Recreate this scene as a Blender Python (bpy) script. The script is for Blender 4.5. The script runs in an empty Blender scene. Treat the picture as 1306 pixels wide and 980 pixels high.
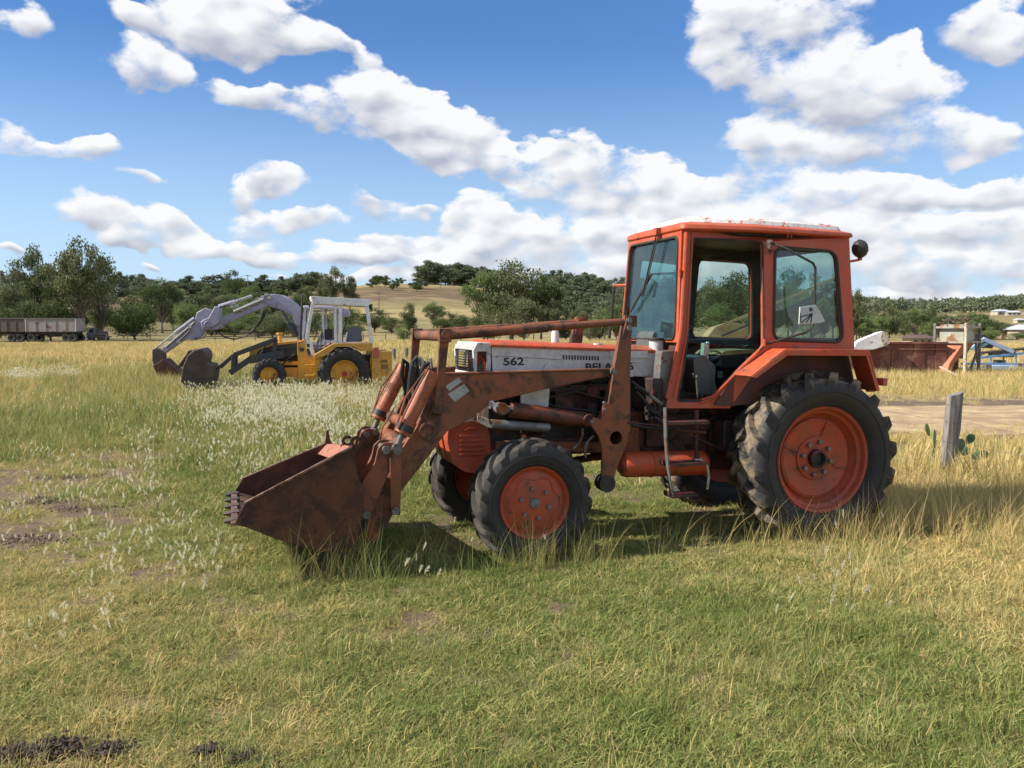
import bpy, math, random
import numpy as np
from mathutils import Vector, Matrix, Euler, noise as mnoise
from mathutils.geometry import tessellate_polygon
R_ = math.radians
rnd = random.Random(7)
nr = np.random.default_rng(11)
scene = bpy.context.scene
col = scene.collection

# ---------------------------------------------------------------- camera
F, CX, CY, H = 1095.0, 653.0, 490.0, 1.9
PITCH = math.atan(72 / F)
cp, sp = math.cos(PITCH), math.sin(PITCH)
cam = bpy.data.cameras.new('camera')
camo = bpy.data.objects.new('camera', cam)
col.objects.link(camo)
camo.location = (0, 0, H)
camo.rotation_euler = (math.pi / 2 - PITCH, 0, 0)
cam.sensor_width = 36
cam.lens = F / 1306 * 36
cam.clip_end = 20000
cam.clip_start = 0.05
scene.camera = camo
scene.render.resolution_x, scene.render.resolution_y = 1024, 768

# ---------------------------------------------------------------- light
SUN_EL, SUN_AZ = R_(40), R_(260)      # azimuth clockwise from +Y: the sun stands to the left
sdir = Vector((math.sin(SUN_AZ) * math.cos(SUN_EL), math.cos(SUN_AZ) * math.cos(SUN_EL), math.sin(SUN_EL)))
sun = bpy.data.lights.new('sun', 'SUN')
sun.energy = 5.0
sun.angle = R_(0.5)
sun.color = (1.0, 0.955, 0.88)
suno = bpy.data.objects.new('sun', sun)
suno.rotation_euler = (-sdir).to_track_quat('-Z', 'Y').to_euler()
suno.location = (-20, 10, 30)
col.objects.link(suno)
vs = scene.view_settings
vs.view_transform = 'Standard'
vs.look = 'None'
vs.exposure = 0.57
vs.gamma = 1.0

# ---------------------------------------------------------------- node helper
class NT:
    def __init__(s, tree):
        s.t = tree
    def n(s, typ, **k):
        nd = s.t.nodes.new(typ)
        for a, b in k.items():
            setattr(nd, a, b)
        return nd
    def l(s, a, b):
        s.t.links.new(a, b)
    def put(s, sock, v):
        if v is None:
            return
        if isinstance(v, bpy.types.NodeSocket):
            s.t.links.new(v, sock)
        else:
            sock.default_value = v
    def m(s, op, a, b=None, c=None, clamp=False):
        nd = s.n('ShaderNodeMath', operation=op, use_clamp=clamp)
        s.put(nd.inputs[0], a); s.put(nd.inputs[1], b); s.put(nd.inputs[2], c)
        return nd.outputs[0]
    def vm(s, op, a, b=None, out=0):
        nd = s.n('ShaderNodeVectorMath', operation=op)
        s.put(nd.inputs[0], a); s.put(nd.inputs[1], b)
        return nd.outputs[out]
    def noise(s, vec, scale, detail=4, rough=0.55, dist=0.0, out=0):
        nd = s.n('ShaderNodeTexNoise')
        s.put(nd.inputs['Vector'], vec)
        nd.inputs['Scale'].default_value = scale
        nd.inputs['Detail'].default_value = detail
        nd.inputs['Roughness'].default_value = rough
        nd.inputs['Distortion'].default_value = dist
        return nd.outputs[out]
    def mr(s, v, a, b, c=0.0, d=1.0, smooth=False):
        nd = s.n('ShaderNodeMapRange')
        if smooth:
            nd.interpolation_type = 'SMOOTHSTEP'
        s.put(nd.inputs[0], v); s.put(nd.inputs[1], a); s.put(nd.inputs[2], b); s.put(nd.inputs[3], c); s.put(nd.inputs[4], d)
        return nd.outputs[0]
    def mix(s, f, a, b):
        nd = s.n('ShaderNodeMix', data_type='RGBA')
        s.put(nd.inputs[0], f)
        s.put(nd.inputs[6], c4(a)); s.put(nd.inputs[7], c4(b))
        return nd.outputs[2]
    def mul(s, a, b):
        nd = s.n('ShaderNodeMix', data_type='RGBA', blend_type='MULTIPLY')
        nd.inputs[0].default_value = 1
        s.put(nd.inputs[6], c4(a)); s.put(nd.inputs[7], c4(b))
        return nd.outputs[2]

def c4(c):
    if isinstance(c, bpy.types.NodeSocket):
        return c
    return (c[0], c[1], c[2], 1.0)

# ---------------------------------------------------------------- sky and clouds (world)
world = bpy.data.worlds.new('World')
scene.world = world
world.use_nodes = True
wt = NT(world.node_tree)
for nd in list(world.node_tree.nodes):
    world.node_tree.nodes.remove(nd)
wo = wt.n('ShaderNodeOutputWorld')
SKY_S = 0.085
sky = wt.n('ShaderNodeTexSky', sky_type='NISHITA')
sky.sun_disc = False
sky.sun_elevation = SUN_EL
sky.sun_rotation = -SUN_AZ
sky.air_density = 1.0
sky.dust_density = 0.35
sky.ozone_density = 2.2
tc = wt.n('ShaderNodeTexCoord')
D0 = tc.outputs['Generated']
sx = wt.n('ShaderNodeSeparateXYZ'); wt.l(D0, sx.inputs[0])
az = wt.m('ARCTAN2', sx.outputs[0], sx.outputs[1])
el = wt.m('ARCSINE', sx.outputs[2])
# noise space: clouds get finer and flatter towards the horizon
cmb = wt.n('ShaderNodeCombineXYZ')
wt.l(az, cmb.inputs[0]); wt.l(el, cmb.inputs[1])
stretch = wt.n('ShaderNodeCombineXYZ')
wt.l(sx.outputs[0], stretch.inputs[0]); wt.l(sx.outputs[1], stretch.inputs[1])
wt.l(wt.m('MULTIPLY', sx.outputs[2], 1.7), stretch.inputs[2])
NP = stretch.outputs[0]
wob = wt.noise(NP, 8.0, 3, 0.62, out=1)
wob = wt.vm('SCALE', wt.vm('SUBTRACT', wob, (0.5, 0.5, 0.5)), None)
wob.node.inputs['Scale'].default_value = 0.085
PP = wt.vm('ADD', cmb.outputs[0], wob)
_q = wt.n('ShaderNodeSeparateXYZ'); wt.l(PP, _q.inputs[0])
_c = wt.n('ShaderNodeCombineXYZ'); wt.l(_q.outputs[0], _c.inputs[0]); wt.l(_q.outputs[1], _c.inputs[1]); _c.inputs[2].default_value = 1.0
PH = _c.outputs[0]
BL = [  # u, v, ru, rv, tilt, weight of shade
    (22, 40, 42, 26, 0), (175, 22, 34, 20, 0), (250, 35, 80, 40, 5), (330, 22, 100, 44, 0), (390, 42, 62, 26, 15), (445, 52, 30, 13, 35),
    (175, 82, 72, 30, 10), (205, 98, 46, 22, 0),
    (320, 122, 60, 20, 5), (385, 130, 66, 26, 5), (470, 128, 74, 44, 12), (545, 152, 72, 36, 20), (605, 165, 60, 28, 20), (560, 190, 56, 20, 10), (640, 198, 44, 22, 20),
    (40, 182, 74, 22, 8), (118, 190, 48, 20, 0), (190, 233, 32, 9, 5), (320, 240, 26, 22, 0), (357, 220, 34, 20, 20),
    (110, 262, 56, 17, 12), (185, 285, 74, 24, 5), (240, 296, 34, 15, 0), (160, 300, 50, 12, 0),
    (375, 280, 84, 22, 0), (300, 312, 66, 20, 0), (350, 328, 60, 13, 0),
    (485, 256, 36, 14, 25), (535, 266, 22, 9, 0),
    (602, 272, 38, 34, 0), (615, 300, 66, 30, 0), (520, 305, 56, 18, 0), (455, 326, 62, 19, 0), (560, 335, 100, 22, 0), (660, 322, 80, 30, 0),
    (690, 212, 62, 34, 10), (755, 208, 62, 36, 10), (815, 235, 70, 36, 15), (730, 248, 90, 32, 5), (865, 262, 60, 28, 10),
    (950, 30, 84, 52, 0), (1040, 25, 84, 46, 0), (935, 85, 60, 30, 0), (1010, 110, 90, 46, 10), (1090, 110, 100, 62, 15), (1160, 125, 96, 56, 15), (1235, 168, 76, 30, 10), (1110, 182, 170, 30, 2),
    (985, 185, 60, 36, 0), (1150, 60, 20, 26, 20), (1260, 20, 70, 36, 10), (1310, 40, 40, 25, 0),
    (1000, 235, 90, 34, 0), (1080, 250, 110, 34, 0), (1180, 240, 90, 24, 5), (1270, 245, 80, 26, 5), (960, 280, 120, 36, 0), (1120, 300, 190, 36, 0), (1270, 300, 110, 30, 0),
    (800, 300, 160, 34, 0), (1000, 345, 260, 30, 0), (1250, 350, 200, 34, 0), (740, 345, 140, 26, 0),
    (1230, 385, 240, 16, 0), (15, 320, 30, 7, 0), (200, 333, 20, 6, 0), (440, 352, 120, 7, 0), (620, 355, 60, 14, 0),
]
def billow(vec, sc_, det):
    nd = wt.n('ShaderNodeTexVoronoi', feature='F1')
    wt.l(vec, nd.inputs['Vector']); nd.inputs['Scale'].default_value = sc_
    nd.inputs['Detail'].default_value = det; nd.inputs['Roughness'].default_value = 0.5
    return wt.m('SUBTRACT', 1.0, nd.outputs['Distance'])
veil = wt.mr(el, 0.0, 0.33, 0.80, 0.05, True)
hs = wt.n('ShaderNodeHueSaturation')
hs.inputs['Saturation'].default_value = 1.22
wt.l(sky.outputs[0], hs.inputs['Color'])
skc = wt.mix(veil, wt.mul(hs.outputs[0], (0.68, 0.91, 1.18)), (4.9, 6.3, 7.9))
def clouds(base, hgt, full):
    f1 = wt.noise(NP, 11.0, 5 if full else 3, 0.62)
    dens = wt.m('ADD', base, wt.m('MULTIPLY', wt.m('SUBTRACT', f1, 0.5), 1.9))
    if full:
        v1 = billow(NP, 17.0, 1.0)
        f2 = wt.noise(NP, 60.0, 3, 0.65)
        dens = wt.m('ADD', dens, wt.m('MULTIPLY', wt.m('SUBTRACT', f2, 0.5), 0.80))
        dens = wt.m('ADD', dens, wt.m('MULTIPLY', wt.m('SUBTRACT', v1, 0.62), 0.8))
    alpha = wt.mr(dens, 0.12, wt.m('SUBTRACT', 0.95, wt.m('MULTIPLY', wt.m('MAXIMUM', hgt, 0.0), 0.65)) if full else 0.9, 0, 1, True)
    alpha = wt.m('MULTIPLY', alpha, wt.mr(base, 0.0, 0.12, 0, 1))
    lit = wt.m('MULTIPLY_ADD', hgt, 1.05, 0.80) if full else 0.8
    if full:
        # relief: the billows compared with themselves a step towards the sun
        v2 = billow(wt.vm('ADD', NP, (-0.012, 0.0, 0.018)), 17.0, 1.0)
        g1 = wt.noise(wt.vm('ADD', NP, (-0.016, 0.0, 0.030)), 11.0, 3, 0.60)
        rel = wt.m('MULTIPLY', wt.m('SUBTRACT', f1, g1), 1.3)
        rel = wt.m('ADD', rel, wt.m('MULTIPLY', wt.m('SUBTRACT', v1, v2), 0.9))
        rel = wt.m('ADD', rel, wt.m('MULTIPLY', wt.m('SUBTRACT', f2, 0.5), 0.25))
        lit = wt.m('ADD', lit, rel)
    core = wt.mr(dens, 0.5, 1.5, 0, 1)
    lit = wt.m('SUBTRACT', lit, wt.m('MULTIPLY', core, 0.24), clamp=True)
    ccol = wt.mix(lit, (3.7, 4.0, 4.8), (7.8, 7.8, 7.9))
    fin = wt.mix(wt.m('MULTIPLY', alpha, 0.97), skc, ccol)
    b = wt.n('ShaderNodeBackground'); b.inputs['Strength'].default_value = SKY_S
    wt.l(fin, b.inputs['Color'])
    return b.outputs[0]
def sector(u0, u1):
    accW = accS = None
    for u, v, ru, rv, tilt in BL:
        if u + 1.4 * ru < u0 - 110 or u - 1.4 * ru > u1 + 110:
            continue
        x = (u - CX) / F; z = -(v - CY) / F
        d = Vector((x, cp + z * sp, -sp + z * cp)).normalized()
        a0, e0 = math.atan2(d.x, d.y), math.asin(d.z)
        k = 1 / math.sqrt(1 + x * x)
        g_ = 1.30 if ru < 50 else 1.16
        ra, rb = g_ * ru / F * k * k, g_ * rv / F * k
        ct, st = math.cos(R_(-tilt)), math.sin(R_(-tilt))
        ax_, ay_ = ct / ra, st / ra
        bx_, by_ = -st / rb, ct / rb
        uu = wt.vm('DOT_PRODUCT', PH, (ax_, ay_, -(ax_ * a0 + ay_ * e0)), out=1)
        vv = wt.vm('DOT_PRODUCT', PH, (bx_, by_, -(bx_ * a0 + by_ * e0)), out=1)
        w = wt.m('SUBTRACT', 1.0, wt.m('MULTIPLY_ADD', uu, uu, wt.m('MULTIPLY', vv, vv)), clamp=True)
        wy = wt.m('MULTIPLY', w, vv)
        accS = wy if accS is None else wt.m('ADD', accS, wy)
        accW = w if accW is None else wt.m('ADD', accW, w)
    hgt = wt.m('DIVIDE', accS, wt.m('MAXIMUM', accW, 0.05))          # -1 underside .. 1 top of the cloud
    return clouds(wt.m('MINIMUM', wt.m('MULTIPLY', accW, 1.25), 1.16), hgt, True)
def mixsh(f, a, b):
    nd = wt.n('ShaderNodeMixShader'); wt.put(nd.inputs[0], f); wt.l(a, nd.inputs[1]); wt.l(b, nd.inputs[2]); return nd.outputs[0]
# clouds elsewhere in the sky: the same kind, placed by noise
gen = wt.mr(wt.noise(NP, 3.6, 1, 0.55), 0.44, 0.60, 0.0, 0.95, True)
elsewhere = clouds(gen, None, False)
inside = wt.m('MULTIPLY', wt.mr(wt.m('ABSOLUTE', az), 0.66, 0.76, 1, 0, True), wt.mr(el, 0.43, 0.50, 1, 0, True))
inside = wt.m('MULTIPLY', inside, wt.m('GREATER_THAN', el, -0.01))
tA, tB = math.atan2(420 - CX, F), math.atan2(860 - CX, F)
right = mixsh(wt.m('GREATER_THAN', az, tB), sector(420, 860), sector(860, 1700))
here = mixsh(wt.m('GREATER_THAN', az, tA), sector(-400, 420), right)
wt.l(mixsh(inside, elsewhere, here), wo.inputs[0])
world.cycles.sampling_method = 'NONE'
scene.cycles.max_bounces = 6
scene.cycles.diffuse_bounces = 2
scene.cycles.glossy_bounces = 2
scene.cycles.transmission_bounces = 2
scene.cycles.transparent_max_bounces = 8

# ---------------------------------------------------------------- geometry helpers
def ray(u, v):
    x = (u - CX) / F; z = -(v - CY) / F
    return (x, cp + z * sp, -sp + z * cp)

class Frame:
    """a machine's own axes: X to its front, Y to its left, Z up"""
    def __init__(s, ox, oy, th):
        s.ox, s.oy, s.th = ox, oy, R_(th)
    def P(s, u, v, Y):
        d = ray(u, v); c, n = math.cos(s.th), math.sin(s.th)
        a = d[0] * n - d[1] * c; b = -s.ox * n + s.oy * c
        t = (Y - b) / a
        x, y, z = d[0] * t, d[1] * t, H + d[2] * t
        return (-(x - s.ox) * c - (y - s.oy) * n, z)
    def V(s, u, v, Y):
        X, Z = s.P(u, v, Y)
        return Vector((X, Y, Z))

def ground_px(u, v):
    d = ray(u, v); t = H / -d[2]
    return d[0] * t, d[1] * t

class MB:
    def __init__(s):
        s.v, s.f = [], []
    def add(s, vs_, fs):
        o = len(s.v)
        s.v += [tuple(p) for p in vs_]
        s.f += [tuple(i + o for i in f) for f in fs]
        return s
    def box(s, c, size, M=None):
        hx, hy, hz = size[0] / 2, size[1] / 2, size[2] / 2
        pts = [Vector((x, y, z)) for x in (-hx, hx) for y in (-hy, hy) for z in (-hz, hz)]
        if M is not None:
            pts = [M @ p for p in pts]
        pts = [p + Vector(c) for p in pts]
        return s.add(pts, [(0, 1, 3, 2), (4, 6, 7, 5), (0, 4, 5, 1), (2, 3, 7, 6), (0, 2, 6, 4), (1, 5, 7, 3)])
    def bar(s, a, b, w, h, up=(0, 0, 1)):
        a, b = Vector(a), Vector(b)
        d = (b - a)
        L = d.length
        d.normalize()
        side = d.cross(Vector(up))
        if side.length < 1e-4:
            side = d.cross(Vector((1, 0, 0)))
        side.normalize()
        u2 = side.cross(d)
        M = Matrix((d, side, u2)).transposed()
        return s.box((a + b) / 2, (L, w, h), M)
    def prism(s, poly, y0, y1, warp=None):
        """side outline [(x,z)] given thickness along Y"""
        n = len(poly)
        pts = [(x, y0, z) for x, z in poly] + [(x, y1, z) for x, z in poly]
        if warp:
            pts = [warp(*p) for p in pts]
        tris = tessellate_polygon([[Vector((x, z, 0)) for x, z in poly]])
        fs = [tuple(t) for t in tris] + [tuple(i + n for i in reversed(t)) for t in tris]
        fs += [(i, (i + 1) % n, n + (i + 1) % n, n + i) for i in range(n)]
        return s.add(pts, fs)
    def holed(s, outer, holes, y0, y1, warp=None):
        loops = [outer] + holes
        flat = [p for L in loops for p in L]
        n = len(flat)
        tris = tessellate_polygon([[Vector((x, z, 0)) for x, z in L] for L in loops])
        pts = [(x, y0, z) for x, z in flat] + [(x, y1, z) for x, z in flat]
        if warp:
            pts = [warp(*p) for p in pts]
        fs = [tuple(t) for t in tris] + [tuple(i + n for i in reversed(t)) for t in tris]
        o = 0
        for L in loops:
            k = len(L)
            fs += [(o + i, o + (i + 1) % k, n + o + (i + 1) % k, n + o + i) for i in range(k)]
            o += k
        return s.add(pts, fs)
    def slab(s, a, b, c, d, t):
        a, b, c, d = map(Vector, (a, b, c, d))
        nrm = (b - a).cross(d - a).normalized() * t
        pts = [a, b, c, d, a + nrm, b + nrm, c + nrm, d + nrm]
        return s.add(pts, [(0, 3, 2, 1), (4, 5, 6, 7), (0, 1, 5, 4), (1, 2, 6, 5), (2, 3, 7, 6), (3, 0, 4, 7)])
    def tube(s, pts, r, n=8, cap=True, closed=False):
        pts = [Vector(p) for p in pts]
        m = len(pts)
        rr = r if isinstance(r, (list, tuple)) else [r] * m
        o = len(s.v)
        prev = None
        for i, p in enumerate(pts):
            if closed:
                t = pts[(i + 1) % m] - pts[i - 1]
            else:
                t = pts[min(i + 1, m - 1)] - pts[max(i - 1, 0)]
            t.normalize()
            if prev is None:
                a = t.cross(Vector((0, 0, 1)))
                if a.length < 0.05:
                    a = t.cross(Vector((0, 1, 0)))
                a.normalize()
            else:
                a = prev - t * prev.dot(t)
                if a.length < 1e-5:
                    a = t.cross(Vector((0, 1, 0)))
                a.normalize()
            prev = a
            b = t.cross(a)
            for k in range(n):
                th = 2 * math.pi * k / n
                s.v.append(tuple(p + (a * math.cos(th) + b * math.sin(th)) * rr[i]))
        rng = range(m if closed else m - 1)
        for i in rng:
            j = (i + 1) % m
            for k in range(n):
                l = (k + 1) % n
                s.f.append((o + i * n + k, o + i * n + l, o + j * n + l, o + j * n + k))
        if cap and not closed:
            s.f.append(tuple(o + k for k in reversed(range(n))))
            s.f.append(tuple(o + (m - 1) * n + k for k in range(n)))
        return s
    def cyl(s, a, b, r, r2=None, n=16):
        return s.tube([a, b], [r, r if r2 is None else r2], n)
    def lathe(s, prof, o, axis=(0, 1, 0), n=32, a0=0.0):
        """profile [(radius, height along axis)]"""
        ax = Vector(axis).normalized()
        e1 = Vector((1, 0, 0)) if abs(ax.x) < 0.9 else Vector((0, 0, 1))
        e1 = (e1 - ax * e1.dot(ax)).normalized()
        e2 = ax.cross(e1)
        O = Vector(o); k0 = len(s.v)
        for r, h in prof:
            for k in range(n):
                t = a0 + 2 * math.pi * k / n
                s.v.append(tuple(O + ax * h + (e1 * math.cos(t) + e2 * math.sin(t)) * max(r, 1e-4)))
        for i in range(len(prof) - 1):
            for k in range(n):
                l = (k + 1) % n
                s.f.append((k0 + i * n + k, k0 + i * n + l, k0 + (i + 1) * n + l, k0 + (i + 1) * n + k))
        return s
    def ball(s, c, r, n=12, sz=(1, 1, 1)):
        prof = [(math.sin(math.pi * i / n), -math.cos(math.pi * i / n)) for i in range(n + 1)]
        o = len(s.v)
        s.lathe([(a * r, b * r) for a, b in prof], (0, 0, 0), (0, 0, 1), n * 2)
        for i in range(o, len(s.v)):
            p = s.v[i]
            s.v[i] = (p[0] * sz[0] + c[0], p[1] * sz[1] + c[1], p[2] * sz[2] + c[2])
        return s
    def each(s, name, mat, parent=None, bevel=0, **k):
        """build every separate piece as an object of its own"""
        par = list(range(len(s.v)))
        def find(i):
            while par[i] != i:
                par[i] = par[par[i]]; i = par[i]
            return i
        for f in s.f:
            a = find(f[0])
            for j in f[1:]:
                b = find(j)
                if b != a: par[b] = a
        comp = {}
        for f in s.f:
            comp.setdefault(find(f[0]), []).append(f)
        out = []
        for fs in comp.values():
            q = MB(); ids = sorted({i for f in fs for i in f}); mp_ = {i: j for j, i in enumerate(ids)}
            q.v = [s.v[i] for i in ids]; q.f = [tuple(mp_[i] for i in f) for f in fs]
            out.append(q.build(name, mat, parent, bevel, **k))
        return out[0]
    def build(s, name, mat, parent=None, bevel=0, ang=35, flat=False, fix=True):
        me = bpy.data.meshes.new(name)
        me.from_pydata(s.v, [], s.f)
        if fix:
            import bmesh
            bm = bmesh.new(); bm.from_mesh(me)
            bmesh.ops.remove_doubles(bm, verts=bm.verts, dist=1e-5)
            bmesh.ops.recalc_face_normals(bm, faces=bm.faces)
            bm.to_mesh(me); bm.free()
        me.materials.append(mat)
        if not flat:
            me.polygons.foreach_set('use_smooth', [True] * len(me.polygons))
            me.set_sharp_from_angle(angle=R_(ang))
        o = bpy.data.objects.new(name, me)
        col.objects.link(o)
        o.parent = parent
        if bevel:
            bv = o.modifiers.new('bevel', 'BEVEL')
            bv.width = bevel; bv.segments = 2; bv.limit_method = 'ANGLE'; bv.angle_limit = R_(40)
            bv.harden_normals = False
        return o

def tag(o, label=None, cat=None, group=None, kind=None):
    for k, v in (('label', label), ('category', cat), ('group', group), ('kind', kind)):
        if v:
            o[k] = v
    return o

def empty(name, loc, rz=0, label=None, cat=None, group=None, parent=None):
    o = bpy.data.objects.new(name, None)
    o.empty_display_size = 0.2
    col.objects.link(o)
    o.location = loc
    o.rotation_euler = (0, 0, rz)
    o.parent = parent
    return tag(o, label, cat, group)

def copy_tree(o, parent=None):
    c = o.copy(); col.objects.link(c); c.parent = parent
    for ch in list(o.children):
        copy_tree(ch, c)
    return c

def rrect(x0, z0, x1, z1, r=0.05, n=4):
    return rpoly([(x0, z0), (x1, z0), (x1, z1), (x0, z1)], r, n)

def rpoly(pts, r=0.05, n=4):
    """polygon with its corners rounded"""
    out = []
    m = len(pts)
    for i in range(m):
        p = Vector(pts[i]); a = Vector(pts[i - 1]); b = Vector(pts[(i + 1) % m])
        ra = min(r, (a - p).length * 0.45, (b - p).length * 0.45)
        s_, e_ = p + (a - p).normalized() * ra, p + (b - p).normalized() * ra
        for k in range(n + 1):
            t = k / n
            q = s_ * (1 - t) ** 2 + p * 2 * t * (1 - t) + e_ * t * t
            out.append((q.x, q.y))
    return out

def inset(poly, d):
    c = Vector((sum(p[0] for p in poly) / len(poly), sum(p[1] for p in poly) / len(poly)))
    out = []
    for i, p in enumerate(poly):
        a = Vector(poly[i - 1]); b = Vector(poly[(i + 1) % len(poly)])
        t = (b - a)
        nn = Vector((-t.y, t.x))
        if nn.length < 1e-9:
            nn = c - Vector(p)
        nn.normalize()
        if nn.dot(c - Vector(p)) < 0:
            nn = -nn
        q = Vector(p) + nn * d
        out.append((q.x, q.y))
    return out

# ---------------------------------------------------------------- materials
MATS = {}
def mat(name, c, rough=0.6, metal=0.0, c2=None, rust=None, rusta=0.0, sc=6.0, bump=0.15, spec=0.5, chips=None, dust=0.0, coat=0.0, ct=0.545):
    """painted or bare surface with tone variation, rust patches, chips and dust"""
    if name in MATS:
        return MATS[name]
    m = bpy.data.materials.new(name); m.use_nodes = True
    t = NT(m.node_tree)
    p = m.node_tree.nodes['Principled BSDF']
    tcn = t.n('ShaderNodeTexCoord'); v = tcn.outputs['Object']
    n1 = t.noise(v, sc, 5, 0.6)
    n2 = t.noise(v, sc * 6, 6, 0.65)
    if c2 is None:
        c2 = tuple(x * 0.72 for x in c)
    colr = t.mix(t.mr(n1, 0.35, 0.65), c, c2)
    fine = t.mr(n2, 0.3, 0.7, 0.82, 1.12)
    fc = t.n('ShaderNodeCombineColor'); [t.l(fine, fc.inputs[i]) for i in range(3)]
    colr = t.mul(colr, fc.outputs[0])
    rg = t.mr(n2, 0.3, 0.7, rough - 0.1, min(1, rough + 0.12))
    if rust:
        n3 = t.noise(v, sc * 1.7, 9, 0.72, 0.4)
        k = t.mr(n3, 0.62 - rusta * 0.3, 0.70 - rusta * 0.3, 0, 1)
        rc = t.mix(n2, tuple(x * 0.6 for x in rust), tuple(min(1, x * 1.3) for x in rust))
        colr = t.mix(k, colr, rc)
        rg = t.m('MAXIMUM', rg, t.m('MULTIPLY', k, 0.85))
        # runs of rust down the plate
        mp = t.n('ShaderNodeMapping'); t.l(v, mp.inputs[0]); mp.inputs['Scale'].default_value = (9, 9, 0.7)
        n5 = t.noise(mp.outputs[0], 1.6, 4, 0.6)
        colr = t.mix(t.m('MULTIPLY', t.mr(n5, 0.56, 0.75), 0.5 * rusta), colr, tuple(x * 0.6 for x in rust))
    if chips:
        n4 = t.noise(v, sc * 3.1, 10, 0.75)
        colr = t.mix(t.mr(n4, ct, ct + 0.02), colr, chips)
    if dust:
        geo = t.n('ShaderNodeNewGeometry')
        n6 = t.noise(v, sc * 0.9, 6, 0.7)
        colr = t.mix(t.m('MULTIPLY', t.mr(n6, 0.38, 0.62), dust), colr, (0.24, 0.19, 0.125))
    t.l(colr, p.inputs['Base Color'])
    t.l(rg, p.inputs['Roughness'])
    p.inputs['Metallic'].default_value = metal
    p.inputs['Specular IOR Level'].default_value = spec
    p.inputs['Coat Weight'].default_value = coat
    if bump:
        bp = t.n('ShaderNodeBump'); bp.inputs['Strength'].default_value = bump
        bp.inputs['Distance'].default_value = 0.01
        t.l(n2, bp.inputs['Height']); t.l(bp.outputs[0], p.inputs['Normal'])
    MATS[name] = m
    return m

RUST = (0.17, 0.065, 0.03)
M_or = mat('orange_paint', (0.58, 0.068, 0.013), 0.5, c2=(0.48, 0.078, 0.024), rust=(0.13, 0.045, 0.025), rusta=0.16, sc=3.0, bump=0.08, dust=0.28, chips=(0.13, 0.05, 0.03), ct=0.655)
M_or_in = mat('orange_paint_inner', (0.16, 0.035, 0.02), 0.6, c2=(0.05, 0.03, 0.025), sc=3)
M_ldr = mat('loader_paint', (0.28, 0.075, 0.022), 0.62, c2=(0.165, 0.050, 0.018), rust=(0.075, 0.032, 0.016), rusta=0.45, sc=2.2, bump=0.12, dust=0.1)
M_cyl_lit = mat('cylinder_paint_lit', (0.40, 0.115, 0.045), 0.5, c2=(0.27, 0.075, 0.03), rust=(0.16, 0.06, 0.03), rusta=0.35, sc=5, bump=0.08)  # bucket cylinders: paint brightened in colour for the sun on them
M_bkt = mat('bucket_steel', (0.078, 0.028, 0.011), 0.75, c2=(0.036, 0.016, 0.009), rust=(0.12, 0.044, 0.018), rusta=0.5, sc=2.4, bump=0.25)
M_bkt_lit = mat('bucket_plate_sunlit', (0.42, 0.15, 0.075), 0.7, c2=(0.30, 0.12, 0.07), rust=(0.14, 0.06, 0.04), rusta=0.3, sc=6, bump=0.2)  # brighter than the bucket steel: sunlight on the back plate is in the colour
M_rim = mat('wheel_orange', (0.48, 0.066, 0.018), 0.6, c2=(0.34, 0.052, 0.018), rust=(0.08, 0.034, 0.02), rusta=0.16, sc=5, bump=0.12, dust=0.18)
M_white = mat('white_paint', (0.66, 0.66, 0.64), 0.5, c2=(0.50, 0.51, 0.50), rust=(0.2, 0.1, 0.06), rusta=0.12, sc=4, bump=0.04, dust=0.12)
M_roofw = mat('chipped_white', (0.72, 0.70, 0.66), 0.6, c2=(0.6, 0.56, 0.5), sc=4, chips=(0.5, 0.13, 0.05), bump=0.2)
M_edge = mat('scraped_edge', (0.30, 0.17, 0.12), 0.45, c2=(0.14, 0.07, 0.05), metal=0.4, rust=(0.12, 0.04, 0.02), rusta=0.4, sc=9, bump=0.1)
M_grey = mat('grey_metal', (0.20, 0.20, 0.19), 0.5, metal=0.3, sc=8, rust=RUST, rusta=0.3)
M_steel = mat('bright_steel', (0.55, 0.54, 0.52), 0.3, metal=0.8, sc=8)
M_blk = mat('black_metal', (0.022, 0.021, 0.02), 0.55, sc=8, bump=0.2, dust=0.12)
M_eng = mat('engine_grime', (0.035, 0.026, 0.022), 0.6, c2=(0.014, 0.012, 0.011), rust=(0.12, 0.035, 0.02), rusta=0.3, sc=5, bump=0.3)
M_cyl_shaded = mat('cylinder_paint_shaded', (0.20, 0.045, 0.018), 0.55, c2=(0.12, 0.035, 0.016), rust=(0.06, 0.03, 0.02), rusta=0.4, sc=5, bump=0.1)  # lift cylinders: darker copy of the cylinder paint, shade put into the colour
M_trans = mat('transmission_casting', (0.16, 0.036, 0.018), 0.65, c2=(0.06, 0.026, 0.02), rust=(0.04, 0.025, 0.02), rusta=0.5, sc=4, bump=0.3)
M_rub = mat('tyre_rubber', (0.028, 0.027, 0.026), 0.72, c2=(0.045, 0.042, 0.038), sc=5, bump=0.2, dust=0.0)
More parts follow.
